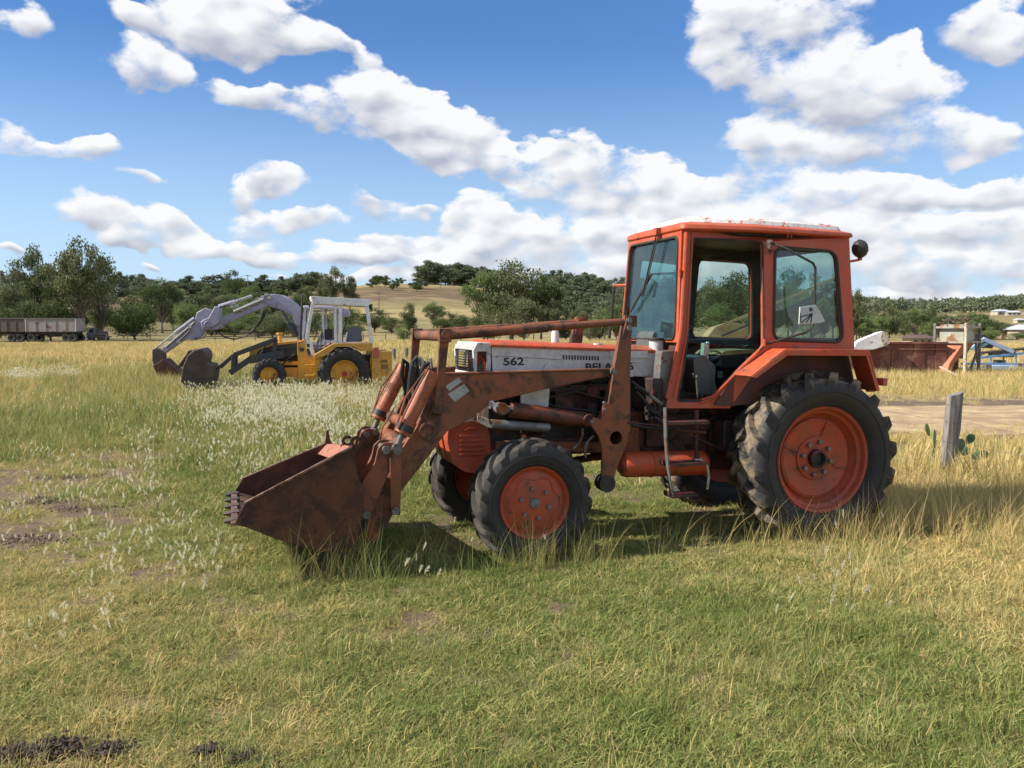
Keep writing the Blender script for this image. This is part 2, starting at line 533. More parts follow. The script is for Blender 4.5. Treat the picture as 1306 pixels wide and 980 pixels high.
def tyre_mat(name, amt):
    m = bpy.data.materials.new(name); m.use_nodes = True
    t = NT(m.node_tree); p = m.node_tree.nodes['Principled BSDF']
    v = t.n('ShaderNodeTexCoord').outputs['Object']
    at = t.n('ShaderNodeAttribute'); at.attribute_name = 'tread'
    n1 = t.noise(v, 7, 7, 0.7); n2 = t.noise(v, 40, 5, 0.6)
    c = t.mix(n2, (0.014, 0.014, 0.014), (0.036, 0.034, 0.032))
    k = t.m('MULTIPLY', t.mr(n1, 0.44, 0.60), t.m('MULTIPLY_ADD', at.outputs['Fac'], amt, 0.03), clamp=True)
    c = t.mix(k, c, (0.34, 0.25, 0.15))
    t.l(c, p.inputs['Base Color']); p.inputs['Roughness'].default_value = 0.75
    bp = t.n('ShaderNodeBump'); bp.inputs['Strength'].default_value = 0.35; bp.inputs['Distance'].default_value = 0.006
    t.l(n2, bp.inputs['Height']); t.l(bp.outputs[0], p.inputs['Normal'])
    return m
M_tyre = tyre_mat('muddy_tyre', 0.62)
M_tyre2 = tyre_mat('worn_tyre', 0.12)
M_vinyl = mat('seat_vinyl', (0.02, 0.02, 0.022), 0.5, sc=6)
M_foam = mat('seat_foam', (0.45, 0.33, 0.12), 0.9, c2=(0.3, 0.2, 0.08), sc=14, bump=0.4)
M_cons = mat('console_grey', (0.09, 0.10, 0.095), 0.55, sc=6)
M_cream = mat('cream_paint', (0.6, 0.55, 0.42), 0.6, sc=6, rust=RUST, rusta=0.35)
M_hose = mat('rubber_hose', (0.015, 0.015, 0.016), 0.5, sc=20, bump=0.05)
M_ink = mat('black_decal', (0.02, 0.02, 0.022), 0.5, sc=20, bump=0)
M_stick = mat('worn_sticker', (0.42, 0.43, 0.40), 0.5, c2=(0.20, 0.2, 0.18), sc=14, bump=0.03)
M_yel = mat('yellow_paint', (0.72, 0.36, 0.03), 0.45, c2=(0.60, 0.30, 0.03), rust=(0.20, 0.10, 0.03), rusta=0.10, sc=2, bump=0.05, dust=0.3)
M_yrim = mat('yellow_rim', (0.70, 0.34, 0.03), 0.55, c2=(0.5, 0.22, 0.03), rust=(0.16, 0.07, 0.03), rusta=0.3, sc=3)
M_redhub = mat('red_hub', (0.45, 0.03, 0.03), 0.5, sc=5)
M_cabw = mat('cab_white', (0.80, 0.80, 0.77), 0.5, c2=(0.68, 0.68, 0.66), rust=RUST, rusta=0.15, sc=2.5)
M_lav = mat('lavender_paint', (0.36, 0.33, 0.44), 0.5, c2=(0.28, 0.26, 0.35), rust=(0.2, 0.13, 0.12), rusta=0.18, sc=1.6, bump=0.05)
M_dark = mat('dark_grey_paint', (0.05, 0.055, 0.06), 0.55, c2=(0.03, 0.03, 0.032), rust=(0.09, 0.06, 0.04), rusta=0.3, sc=2)
M_dig = mat('digging_steel', (0.045, 0.036, 0.03), 0.7, c2=(0.10, 0.065, 0.045), sc=3, bump=0.3)
M_refl = mat('red_reflector', (0.55, 0.06, 0.06), 0.35, c2=(0.45, 0.12, 0.08), sc=8)
M_bin = mat('rusty_bin_steel', (0.20, 0.058, 0.036), 0.75, c2=(0.13, 0.045, 0.034), rust=(0.26, 0.12, 0.08), rusta=0.35, sc=0.7, bump=0.1)
M_hop = mat('hopper_paint', (0.42, 0.42, 0.33), 0.65, c2=(0.30, 0.30, 0.24), rust=(0.28, 0.12, 0.05), rusta=0.4, sc=0.9)
M_hoprust = mat('hopper_rust', (0.50, 0.20, 0.09), 0.7, c2=(0.36, 0.12, 0.06), sc=1.2)
M_blue = mat('blue_paint', (0.13, 0.30, 0.52), 0.5, c2=(0.20, 0.36, 0.55), rust=(0.12, 0.08, 0.07), rusta=0.3, sc=1)
M_ltblue = mat('pale_blue_paint', (0.42, 0.52, 0.66), 0.5, c2=(0.34, 0.44, 0.60), sc=1)
M_wood = mat('weathered_wood', (0.22, 0.20, 0.175), 0.85, c2=(0.12, 0.105, 0.09), sc=9, bump=0.5)
M_trl1 = mat('brown_trailer', (0.12, 0.095, 0.07), 0.7, c2=(0.09, 0.075, 0.06), sc=0.5)
M_trl2 = mat('grey_trailer', (0.30, 0.28, 0.26), 0.7, c2=(0.24, 0.22, 0.21), rust=RUST, rusta=0.2, sc=0.6)
M_tin = mat('roof_tin', (0.55, 0.56, 0.58), 0.5, sc=0.3)
M_brick = mat('house_wall', (0.30, 0.20, 0.14), 0.8, sc=0.5)
M_beige = mat('house_beige', (0.48, 0.42, 0.33), 0.8, sc=0.5)
M_win = mat('dark_window', (0.03, 0.035, 0.04), 0.15, sc=2, bump=0)
M_sand = mat('sandy_steel', (0.42, 0.30, 0.15), 0.7, c2=(0.30, 0.2, 0.1), sc=1)

def glass_mat(name, tint, dustc, dusta):
    m = bpy.data.materials.new(name); m.use_nodes = True
    t = NT(m.node_tree)
    for nd in list(m.node_tree.nodes):
        m.node_tree.nodes.remove(nd)
    o = t.n('ShaderNodeOutputMaterial')
    tr = t.n('ShaderNodeBsdfTransparent'); tr.inputs[0].default_value = c4(tint)
    gl = t.n('ShaderNodeBsdfGlossy'); gl.inputs['Roughness'].default_value = 0.03
    gl.inputs[0].default_value = (0.9, 0.95, 1, 1)
    df = t.n('ShaderNodeBsdfDiffuse'); df.inputs[0].default_value = c4(dustc)
    ge = t.n('ShaderNodeNewGeometry')
    fc_ = t.m('ABSOLUTE', t.vm('DOT_PRODUCT', ge.outputs['Incoming'], ge.outputs['Normal'], out=1))
    fr = t.m('MULTIPLY_ADD', t.m('POWER', t.m('SUBTRACT', 1.0, fc_), 5.0), 0.95, 0.045)
    m1 = t.n('ShaderNodeMixShader'); t.l(fr, m1.inputs[0])
    t.l(tr.outputs[0], m1.inputs[1]); t.l(gl.outputs[0], m1.inputs[2])
    m2 = t.n('ShaderNodeMixShader')
    v = t.n('ShaderNodeTexCoord').outputs['Object']
    k = t.mr(t.noise(v, 4, 6, 0.65), 0.35, 0.7, dusta * 0.5, dusta * 1.5)
    t.l(k, m2.inputs[0]); t.l(m1.outputs[0], m2.inputs[1]); t.l(df.outputs[0], m2.inputs[2])
    t.l(m2.outputs[0], o.inputs[0])
    return m
M_glass = glass_mat('window_glass', (0.74, 0.84, 0.82), (0.5, 0.55, 0.55), 0.015)
M_shield = glass_mat('windscreen_glass', (0.50, 0.74, 0.78), (0.25, 0.36, 0.42), 0.05)

# ---------------------------------------------------------------- land: heights and ground cover
_u = np.array([-900, -300, 0, 200, 300, 400, 480, 560, 650, 750, 850, 950, 1100, 1200, 1306, 1700, 2600])
_e = np.array([40, 42, 36, 38, 38, 45, 55, 55, 50, 46, 38, 34, 24, 22, 27, 36, 40])
_Ru = np.array([-900, 0, 600, 750, 1000, 1306, 2600])
_R = np.array([500, 480, 520, 600, 1000, 1500, 1500])
_g = nr.random((64, 64))
def vnoise(x, y):
    """smooth value noise"""
    x = np.asarray(x, float); y = np.asarray(y, float)
    xi, yi = np.floor(x).astype(int), np.floor(y).astype(int)
    fx, fy = x - xi, y - yi
    fx = fx * fx * (3 - 2 * fx); fy = fy * fy * (3 - 2 * fy)
    g = lambda a, b: _g[a % 64, b % 64]
    return (g(xi, yi) * (1 - fx) + g(xi + 1, yi) * fx) * (1 - fy) + (g(xi, yi + 1) * (1 - fx) + g(xi + 1, yi + 1) * fx) * fy
def fbm(x, y, o=4):
    s, a, t = 0, 1.0, 0
    for i in range(o):
        s = s + a * vnoise(x * 2 ** i + 17 * i, y * 2 ** i + 5 * i); t += a; a *= 0.5
    return s / t
def az_u(x, y):
    a = np.clip(np.arctan2(x, y), -1.13, 1.13)
    return CX + F * np.tan(a)
def terr(x, y):
    x = np.asarray(x, float); y = np.asarray(y, float)
    r = np.hypot(x, y); u = az_u(x, y)
    e = np.interp(u, _u, _e); R = np.interp(u, _Ru, _R)
    r0 = np.where(u < 650, 130.0, 150.0)
    t = np.clip((r - r0) / (R - r0), 0, 1.0)
    s = t * t * (3 - 2 * t) * 0.55 + t ** 1.6 * 0.45
    h = (e / F * R + H) * s
    h = h * (1 + 0.10 * (fbm(x / 90, y / 90) - 0.5) * np.clip(t * 3, 0, 1))
    h = h + 0.5 * np.clip((r - 150) / 300, 0, 1) * (fbm(x / 25, y / 25) - 0.5)
    h = h + 0.05 * (fbm(x / 1.7, y / 1.7, 3) - 0.5) * np.clip((r - 1) / 4, 0, 1) + 0.12 * (fbm(x / 9 + 3, y / 9, 3) - 0.5) * np.clip((r - 9) / 9, 0, 1)
    return h

# ground-cover survey: pixel of the photograph, dryness 0 green .. 1 straw, bare soil, height of the grass
AN = [(100, 950, .60, .15, .8), (400, 900, .50, .1, .8), (650, 950, .45, .1, .9), (900, 950, .40, .05, 1.1), (1200, 950, .45, .05, 1.1),
      (1270, 715, .95, 0, 1.3), (1150, 710, .8, 0, 1.2), (1280, 800, .62, .05, 1.1), (650, 760, .35, .15, .8), (900, 760, .38, .1, .9), (1050, 800, .42, .05, 1.0),
      (300, 760, .50, .1, .8), (100, 760, .68, .15, .8), (50, 690, .8, .75, .3), (90, 615, .8, .8, .3), (130, 655, .7, .6, .4), (200, 650, .25, 0, .8), (150, 590, .5, .4, .5),
      (150, 545, .40, 0, .9), (30, 570, .45, .1, .8), (300, 600, .30, 0, .8), (250, 520, .50, 0, 1.3), (250, 490, .62, 0, 2.0), (330, 500, .62, 0, 1.6), (100, 500, .58, 0, 1.1), (50, 470, .75, .1, .9), (40, 505, .6, .15, .7),
      (150, 450, .95, .25, .9), (250, 445, .9, .2, .9), (50, 440, .8, .1, .9), (420, 505, .72, 0, 1.4), (420, 570, .50, 0, .9), (480, 600, .35, 0, .8), (360, 650, .40, .05, .8), (300, 680, .35, 0, .8), (560, 640, .22, .05, .7),
      (800, 630, .45, .4, .4), (850, 690, .45, .45, .4), (620, 720, .4, .25, .7), (930, 700, .5, .3, .6), (1060, 700, .65, .0, 1.3), (1230, 660, .75, 0, 1.6), (1230, 615, .95, 0, 1.2), (1150, 600, .95, 0, 1.0), (1200, 565, 1.0, .3, .7),
      (1200, 530, 1, .9, .1), (1150, 545, 1, .8, .2), (1280, 525, 1, .8, .2), (1200, 495, 1, 0, 1.0), (1150, 480, 1, 0, .9), (1280, 470, 1, 0, .6), (1120, 455, 1, 0, .5), (1280, 450, 1, 0, .4), (1180, 468, 1, 0, .6), (560, 480, .78, 0, 1.3), (620, 470, .85, 0, 1.2), (600, 445, .85, 0, 1.1), (700, 440, .85, 0, 1), (500, 440, .85, 0, 1),
      (1000, 470, 1, 0, 1.2), (1000, 530, 1, .6, .4), (900, 560, .8, .4, .5), (700, 560, .7, .1, .8)]
AW = np.array([ground_px(a[0], a[1]) for a in AN]); AV = np.array([a[2:] for a in AN])
Aa = np.arctan2(AW[:, 0], AW[:, 1]) * 5.2; Al = np.log(np.hypot(AW[:, 0], AW[:, 1])) * 3.4
def cover(x, y):
    x = np.asarray(x, float); y = np.asarray(y, float)
    a = np.clip(np.arctan2(x, y), -1.2, 1.2) * 5.2; l = np.log(np.clip(np.hypot(x, y), 1.5, 95)) * 3.4
    W = np.zeros(x.shape); S = [np.zeros(x.shape) for _ in range(3)]
    for i in range(len(AN)):
        w = np.exp(-((a - Aa[i]) ** 2 + (l - Al[i]) ** 2) / (2 * 0.36 ** 2)) + 1e-5 / (0.3 + (a - Aa[i]) ** 2 + (l - Al[i]) ** 2)
        W += w
        for k in range(3):
            S[k] += w * AV[i, k]
    dry, soil, hh = (s / W for s in S)
    n = fbm(x * 0.9, y * 0.9, 4) - 0.5
    n2 = fbm(x * 3.1 + 7, y * 3.1, 3) - 0.5
    dry = np.clip(dry - 0.10 * np.clip((16 - np.hypot(x, y)) / 8, 0, 1) * (dry < 0.8) + 0.42 * n + 0.3 * n2, 0, 1)
    soil = np.clip(soil + (1.7 * n2 + 0.5 * n) * np.clip((90 - np.hypot(x, y)) / 50, 0, 1), 0, 1)
    return dry, soil, hh

def haze_free(): pass

# ground sheet
azs = np.unique(np.concatenate([np.linspace(-math.pi, -0.75, 40), np.linspace(-0.75, 0.75, 420), np.linspace(0.75, math.pi, 40)]))[:-1]
rs = np.concatenate([[0.4], np.geomspace(0.9, 30, 150), np.geomspace(30.5, 7000, 190)])
A_, R2 = np.meshgrid(azs, rs)
gx, gy = (np.sin(A_) * R2).ravel(), (np.cos(A_) * R2).ravel()
gz = terr(gx, gy)
na, nb = len(azs), len(rs)
idx = np.arange(na * nb).reshape(nb, na)
q = np.stack([idx[:-1], np.roll(idx, -1, 1)[:-1], np.roll(idx, -1, 1)[1:], idx[1:]], -1).reshape(-1, 4)[:, ::-1]
faces = [tuple(f) for f in q.tolist()] + [tuple(idx[0][::-1].tolist())]
me = bpy.data.meshes.new('ground')
me.from_pydata(np.stack([gx, gy, gz], 1).tolist(), [], faces)
dry, soil, hh = cover(gx, gy)
for nm, arr in (('dry', dry), ('soil', soil)):
    at = me.attributes.new(nm, 'FLOAT', 'POINT'); at.data.foreach_set('value', arr.astype(np.float32))
me.polygons.foreach_set('use_smooth', [True] * len(me.polygons))
# ground material
gm = bpy.data.materials.new('pasture_ground'); gm.use_nodes = True
t = NT(gm.node_tree); p = gm.node_tree.nodes['Principled BSDF']
geo = t.n('ShaderNodeNewGeometry'); pos = geo.outputs['Position']
a1 = t.n('ShaderNodeAttribute'); a1.attribute_name = 'dry'
a2 = t.n('ShaderNodeAttribute'); a2.attribute_name = 'soil'
n1 = t.noise(pos, 14, 6, 0.7); n2 = t.noise(pos, 90, 5, 0.7); n3 = t.noise(pos, 0.35, 5, 0.6)
green = t.mix(n2, (0.060, 0.085, 0.020), (0.125, 0.155, 0.045))
straw = t.mix(n2, (0.24, 0.175, 0.075), (0.50, 0.38, 0.18))
soilc = t.mix(n2, (0.085, 0.060, 0.042), (0.24, 0.175, 0.12))
k = t.m('ADD', a1.outputs['Fac'], t.m('MULTIPLY', t.m('SUBTRACT', n1, 0.5), 0.9), clamp=True)
c = t.mix(k, green, straw)
ks = t.m('ADD', a2.outputs['Fac'], t.m('MULTIPLY', t.m('SUBTRACT', n1, 0.5), 1.4))
c = t.mix(t.mr(ks, 0.25, 0.75), c, soilc)
# far hills: golden paddocks, olive grazing land, dark scrub
sp3 = t.n('ShaderNodeSeparateXYZ'); t.l(pos, sp3.inputs[0])
dist = t.vm('LENGTH', pos, out=1)
far = t.mr(dist, 100, 190)
mpf = t.n('ShaderNodeMapping'); t.l(pos, mpf.inputs[0]); mpf.inputs['Scale'].default_value = (0.006, 0.014, 0.0)
f1_ = t.noise(mpf.outputs[0], 1.0, 7, 0.62)
f2_ = t.noise(pos, 0.06, 6, 0.7)
fc = t.mix(t.mr(f1_, 0.38, 0.62), (0.24, 0.185, 0.08), (0.40, 0.31, 0.15))
fc = t.mix(t.mr(f2_, 0.42, 0.75, 0, 0.75), fc, (0.13, 0.12, 0.055))
f3_ = t.noise(pos, 0.35, 6, 0.75)
fc = t.mix(t.mr(f3_, 0.50, 0.62, 0, 0.55), fc, (0.11, 0.105, 0.05))
dv_ = t.m('DIVIDE', sp3.outputs[0], t.m('MAXIMUM', sp3.outputs[1], 1.0))
lf_ = t.m('MULTIPLY', t.mr(dv_, -0.17, -0.26), t.mr(f3_, 0.36, 0.52, 0.55, 0.95))
fc = t.mix(lf_, fc, (0.135, 0.115, 0.055))
band = t.m('MULTIPLY', t.mr(t.m('ADD', dist, t.m('MULTIPLY', f1_, 160)), 375, 430, 0, 1), t.mr(t.m('ADD', dist, t.m('MULTIPLY', f1_, 160)), 470, 520, 1, 0))
fc = t.mix(t.m('MULTIPLY', band, t.mr(f2_, 0.40, 0.55, 0.35, 0.95)), fc, (0.13, 0.085, 0.055))
fr_ = t.mr(dist, 700, 1000)
fc = t.mix(t.m('MULTIPLY', fr_, t.mr(f1_, 0.60, 0.52, 0, 0.85)), fc, (0.05, 0.065, 0.030))
c = t.mix(far, c, fc)
t.l(c, p.inputs['Base Color'])
p.inputs['Roughness'].default_value = 0.95
p.inputs['Specular IOR Level'].default_value = 0.1
bp = t.n('ShaderNodeBump'); bp.inputs['Strength'].default_value = 0.6; bp.inputs['Distance'].default_value = 0.03
t.l(n2, bp.inputs['Height']); t.l(bp.outputs[0], p.inputs['Normal'])
me.materials.append(gm)
ground = bpy.data.objects.new('ground', me); col.objects.link(ground)
tag(ground, kind='structure')

# dirt track: a sheet just above the ground, its edges frayed
def track():
    path = [(46, 21.0), (30, 19.4), (20, 18.6), (12, 18.2), (7, 18.4), (4.4, 19.6), (2.6, 22), (1.6, 26)]
    P = []
    for i in range(len(path) - 1):
        for k in range(14):
            a = k / 14
            p0 = path[max(i - 1, 0)]; p1 = path[i]; p2 = path[i + 1]; p3 = path[min(i + 2, len(path) - 1)]
            P.append([0.5 * (2 * p1[j] + (p2[j] - p0[j]) * a + (2 * p0[j] - 5 * p1[j] + 4 * p2[j] - p3[j]) * a * a + (3 * p1[j] - p0[j] - 3 * p2[j] + p3[j]) * a ** 3) for j in (0, 1)])
    P = np.array(P); T_ = np.gradient(P, axis=0); T_ /= np.linalg.norm(T_, axis=1)[:, None]
    N_ = np.stack([-T_[:, 1], T_[:, 0]], 1)
    ws = np.linspace(-1, 1, 15)
    V = []
    for i in range(len(P)):
        hw = 3.0 + 0.5 * (vnoise(i * 0.4, 3.3) - 0.5)
        for w in ws:
            V.append(P[i] + N_[i] * w * hw + N_[i] * 0.25 * (vnoise(i * 0.9, w * 2) - 0.5))
    V = np.array(V); z = terr(V[:, 0], V[:, 1]) + 0.012
    W_ = np.tile(ws, len(P))
    z += 0.035 * (np.abs(W_) < 0.95) * (1 - np.clip(np.abs(np.abs(W_) - 0.45) / 0.2, 0, 1)) * -0.6 + 0.015
    edge = np.abs(W_) > 0.98
    z[edge] -= 0.05
    m = MB(); n = len(ws)
    m.v = np.column_stack([V, z]).tolist()
    m.f = [(i * n + j, (i + 1) * n + j, (i + 1) * n + j + 1, i * n + j + 1) for i in range(len(P) - 1) for j in range(n - 1)]
    mt = bpy.data.materials.new('bare_track'); mt.use_nodes = True
    t = NT(mt.node_tree); p = mt.node_tree.nodes['Principled BSDF']
    pos = t.n('ShaderNodeNewGeometry').outputs['Position']
    n1 = t.noise(pos, 1.3, 6, 0.7); n2 = t.noise(pos, 30, 6, 0.7)
    c = t.mix(n2, (0.20, 0.12, 0.065), (0.44, 0.30, 0.17))
    c = t.mix(t.mr(n1, 0.42, 0.62), c, (0.50, 0.38, 0.19))
    t.l(c, p.inputs['Base Color']); p.inputs['Roughness'].default_value = 0.95
    bp = t.n('ShaderNodeBump'); bp.inputs['Strength'].default_value = 0.7; bp.inputs['Distance'].default_value = 0.03
    t.l(n2, bp.inputs['Height']); t.l(bp.outputs[0], p.inputs['Normal'])
    o = m.build('dirt_track', mt, fix=False)
    tag(o, kind='structure')
    return P
TRK = track()
def on_track(x, y):
    d = np.full(np.shape(x), 1e9)
    for px_, py_ in TRK[::2]:
        d = np.minimum(d, (x - px_) ** 2 + (y - py_) ** 2)
    return np.sqrt(d)


# ================================================================ the red tractor
def tyre(R, rim_r, W, nl, lh, lw, sweep, seed=0, n=64):
    """ribbed farm tyre round the Y axis: carcass and two rows of angled lugs; attribute tread marks the running face"""
    m = MB(); h = W / 2; rg = random.Random(seed)
    Rc = R - lh
    prof = [(rim_r, -h * 0.62), (rim_r + 0.02, -h * 0.78), (rim_r + (Rc - rim_r) * 0.35, -h * 0.98), (rim_r + (Rc - rim_r) * 0.65, -h * 1.0),
            (Rc - 0.045, -h * 0.93), (Rc - 0.012, -h * 0.78), (Rc, -h * 0.4), (Rc + 0.004, 0)]
    prof = prof + [(a, -b) for a, b in reversed(prof[:-1])]
    m.lathe(prof, (0, 0, 0), (0, 1, 0), n)
    ntr = len(m.v)
    # a few circular ribs on the wall
    for s in (-1, 1):
        for rr, dy in ((rim_r + 0.035, 0.835), (rim_r + (Rc - rim_r) * 0.55, 1.0)):
            m.tube([(math.cos(a) * rr, s * h * dy, math.sin(a) * rr) for a in [2 * math.pi * k / 48 for k in range(48)]], 0.006, 5, closed=True)
    nrib = len(m.v)
    for s in (-1, 1):
        for i in range(nl):
            th0 = 2 * math.pi * (i + (0.5 if s > 0 else 0)) / nl
            rows = []
            for t_ in (0.0, 0.2, 0.45, 0.7, 0.88, 1.0):
                y = s * h * (-0.04 + 1.00 * min(1, t_ / 0.86))
                base = Rc - 0.006 - (0.010 if t_ > 0.6 else 0) - (0.030 if t_ > 0.87 else 0) - (0.05 if t_ > 0.95 else 0)
                top = R * 1.0 - (0.006 if t_ < .1 else 0) - (0.012 if t_ > 0.6 else 0) - (0.03 if t_ > 0.87 else 0) - (0.055 if t_ > 0.95 else 0)
                top += rg.uniform(-0.004, 0.003)
                a = th0 + sweep * (t_ ** 0.85)
                w = lw * (1.0 + 0.25 * t_) / R / 2
                yy = y * (1.0 if t_ < 0.95 else 1.02)
                rows.append([(a - w * 1.25, base, yy), (a - w * .8, top, yy), (a + w * .8, top, yy), (a + w * 1.25, base, yy)])
            vs_ = [(math.cos(a) * r, y, math.sin(a) * r) for row in rows for a, r, y in row]
            fs = []
            for k in range(len(rows) - 1):
                o = k * 4
                fs += [(o, o + 1, o + 5, o + 4), (o + 1, o + 2, o + 6, o + 5), (o + 2, o + 3, o + 7, o + 6)]
            fs += [(0, 3, 2, 1), (len(vs_) - 4, len(vs_) - 3, len(vs_) - 2, len(vs_) - 1)]
            m.add(vs_, fs)
    return m, Rc, h

def set_tread(o, Rc, h):
    me = o.data
    at = me.attributes.new('tread', 'FLOAT', 'POINT')
    at.data.foreach_set('value', [1.0 if math.hypot(v.co.x, v.co.z) > Rc - 0.03 else 0.0 for v in me.vertices])

T = Frame(2.29, 8.49, 18)
tr = empty('tractor', (2.29, 8.49, 0), math.pi + R_(18), 'orange tractor with glazed cab and rusty front loader bucket resting on the grass', 'tractor')

def mirror(m):
    k = MB(); k.v = [(x, -y, z) for x, y, z in m.v]; k.f = [tuple(reversed(f)) for f in m.f]
    return k

def wheel_front(side, z, lean):
    w = empty('front_wheel', (2.49, side * 0.74, z), 0, parent=tr)
    w.rotation_euler = (lean, 0, 0)
    m, Rc, h = tyre(0.515, 0.292, 0.32, 17, 0.034, 0.058, -0.42 * 1, 3)
    if side < 0:
        m = mirror(m)
    o = m.build('tyre', M_tyre2, w, ang=38); set_tread(o, Rc, h)
    s = side
    r = MB()
    r.lathe([(0.318, s * 0.10), (0.326, s * 0.118), (0.318, s * 0.126), (0.298, s * 0.112), (0.285, s * 0.085), (0.270, s * 0.088), (0.235, s * 0.105), (0.15, s * 0.112), (0.10, s * 0.118), (0.001, s * 0.12)], (0, 0, 0), (0, 1, 0), 48)
    # scalloped edge of the dish
    r.tube([(math.cos(a) * (0.225 + 0.020 * math.cos(6 * a)), s * 0.108, math.sin(a) * (0.225 + 0.020 * math.cos(6 * a))) for a in [2 * math.pi * k / 72 for k in range(72)]], 0.006, 5, closed=True)
    r.lathe([(0.32, -s * 0.10), (0.30, -s * 0.08), (0.29, s * 0.05), (0.30, s * 0.10)], (0, 0, 0), (0, 1, 0), 40)
    r.v = [(x * 0.925, y, z * 0.925) for x, y, z in r.v]
    rim = r.build('rim', M_rim, w)
    b = MB()
    for k in range(6):
        a = k * math.pi / 3 + 0.3
        b.cyl((math.cos(a) * 0.125, s * 0.105, math.sin(a) * 0.125), (math.cos(a) * 0.125, s * 0.137, math.sin(a) * 0.125), 0.017, n=6)
    b.cyl((0, s * 0.10, 0), (0, s * 0.135, 0), 0.05, 0.042, 20)
    b.each('wheel_bolt', M_grey, w, flat=True)

def wheel_rear(side, z):
    w = empty('rear_wheel', (-0.22, side * 0.80, z), 0, parent=tr)
    m, Rc, h = tyre(0.80, 0.478, 0.46, 18, 0.062, 0.082, -0.34, 5, 80)
    if side < 0:
        m = mirror(m)
    o = m.build('tyre', M_tyre, w, ang=38); set_tread(o, Rc, h)
    s = side; r = MB()
    r.lathe([(0.500, s * 0.135), (0.515, s * 0.158), (0.505, s * 0.168), (0.482, s * 0.155), (0.468, s * 0.11), (0.440, s * 0.095), (0.430, s * 0.05), (0.405, s * 0.02),
             (0.395, s * 0.02), (0.385, s * 0.045), (0.36, s * 0.055), (0.26, s * 0.03), (0.21, s * 0.03), (0.205, s * 0.045), (0.19, s * 0.05), (0.06, s * 0.05), (0.001, s * 0.05)], (0, 0, 0), (0, 1, 0), 56)
    r.lathe([(0.505, -s * 0.16), (0.47, -s * 0.12), (0.43, -s * 0.02), (0.41, s * 0.02)], (0, 0, 0), (0, 1, 0), 48)
    for a in (0.35 + math.pi, 0.35, 1.9):
        r.bar((math.cos(a) * 0.22, s * 0.046, math.sin(a) * 0.22), (math.cos(a) * 0.37, s * 0.058, math.sin(a) * 0.37), 0.012, 0.012)
    r.v = [(x * 0.945, y, z * 0.945) for x, y, z in r.v]
    r.build('rim', M_rim, w)
    b = MB()
    for k in range(8):
        a = k * math.pi / 4 + 0.2
        b.cyl((math.cos(a) * 0.150, s * 0.045, math.sin(a) * 0.150), (math.cos(a) * 0.150, s * 0.085, math.sin(a) * 0.150), 0.021, n=6)
    b.each('wheel_bolt', M_grey, w); b = MB()
    b.lathe([(0.085, s * 0.05), (0.085, s * 0.10), (0.06, s * 0.11), (0.055, s * 0.07), (0.001, s * 0.07)], (0, 0, 0), (0, 1, 0), 20)
    b.build('hub_cap', M_eng, w)

wheel_front(1, 0.475, 0.0)
wheel_front(-1, 0.455, 0.0)
wheel_rear(1, 0.715)
wheel_rear(-1, 0.715)

# front axle and its housings
m = MB()
m.tube([(2.49, -0.62, 0.47), (2.49, -0.3, 0.50), (2.49, 0, 0.52), (2.49, 0.3, 0.50), (2.49, 0.62, 0.47)], [0.08, 0.075, 0.12, 0.075, 0.08], 14)
for s in (-1, 1):
    m.cyl((2.49, s * 0.58, 0.34), (2.49, s * 0.58, 0.66), 0.075, 0.06, 14)
    m.cyl((2.49, s * 0.50, 0.475), (2.49, s * 0.74, 0.475), 0.10, 0.085, 16)
m.box((2.49, 0, 0.66), (0.30, 0.34, 0.16))
m.tube([(2.3, -0.1, 0.58), (1.2, -0.08, 0.72)], 0.035, 10)
m.build('front_axle', M_trans, tr, 0.006)
# frame rails and front casting
m = MB()
for s in (-1, 1):
    m.box((2.25, s * 0.23, 0.84), (1.5, 0.05, 0.15))
m.box((2.92, 0, 0.84), (0.14, 0.50, 0.20))
m.each('chassis_frame', M_trans, tr, 0.006)
# suitcase weights
def wpoly(g=0.0):
    ps = [(570, 562), (571, 548), (580, 538), (598, 536), (618, 540), (624, 552), (626, 592), (612, 604), (592, 602), (576, 590)]
    return rpoly([T.P(u, v, 0.27) for u, v in ps], 0.03, 3)
WP = wpoly()
cxw = sum(p[0] for p in WP) / len(WP); czw = sum(p[1] for p in WP) / len(WP)
for k in range(6):
    y = 0.285 - k * 0.112
    m = MB(); WPk = WP if k % 2 == 0 else [(cxw + (a_ - cxw) * 0.94, czw + (b_ - czw) * 0.95) for a_, b_ in WP]; m.prism(WPk, y - 0.086, y)
    # ribs cast into the outer face
    if k == 0:
        for j in range(5):
            z = czw - 0.085 + j * 0.040
            m.box((cxw - 0.04, y + 0.008, z), (0.24, 0.026, 0.018))
        m.tube([(cxw - 0.02 + 0.055 * math.cos(a), y + 0.006, czw + 0.115 + 0.024 * math.sin(a)) for a in [2 * math.pi * i / 20 for i in range(20)]], 0.007, 5, closed=True)
        for q_ in (-0.025, 0, 0.025):
            m.bar((cxw - 0.02 + q_, y + 0.006, czw + 0.100), (cxw - 0.015 + q_, y + 0.006, czw + 0.13), 0.008, 0.008)
    m.build('front_weight', M_or if k else M_rim, tr, 0.010)  # nearest weight takes the darker orange to stand for the loader arm's shade
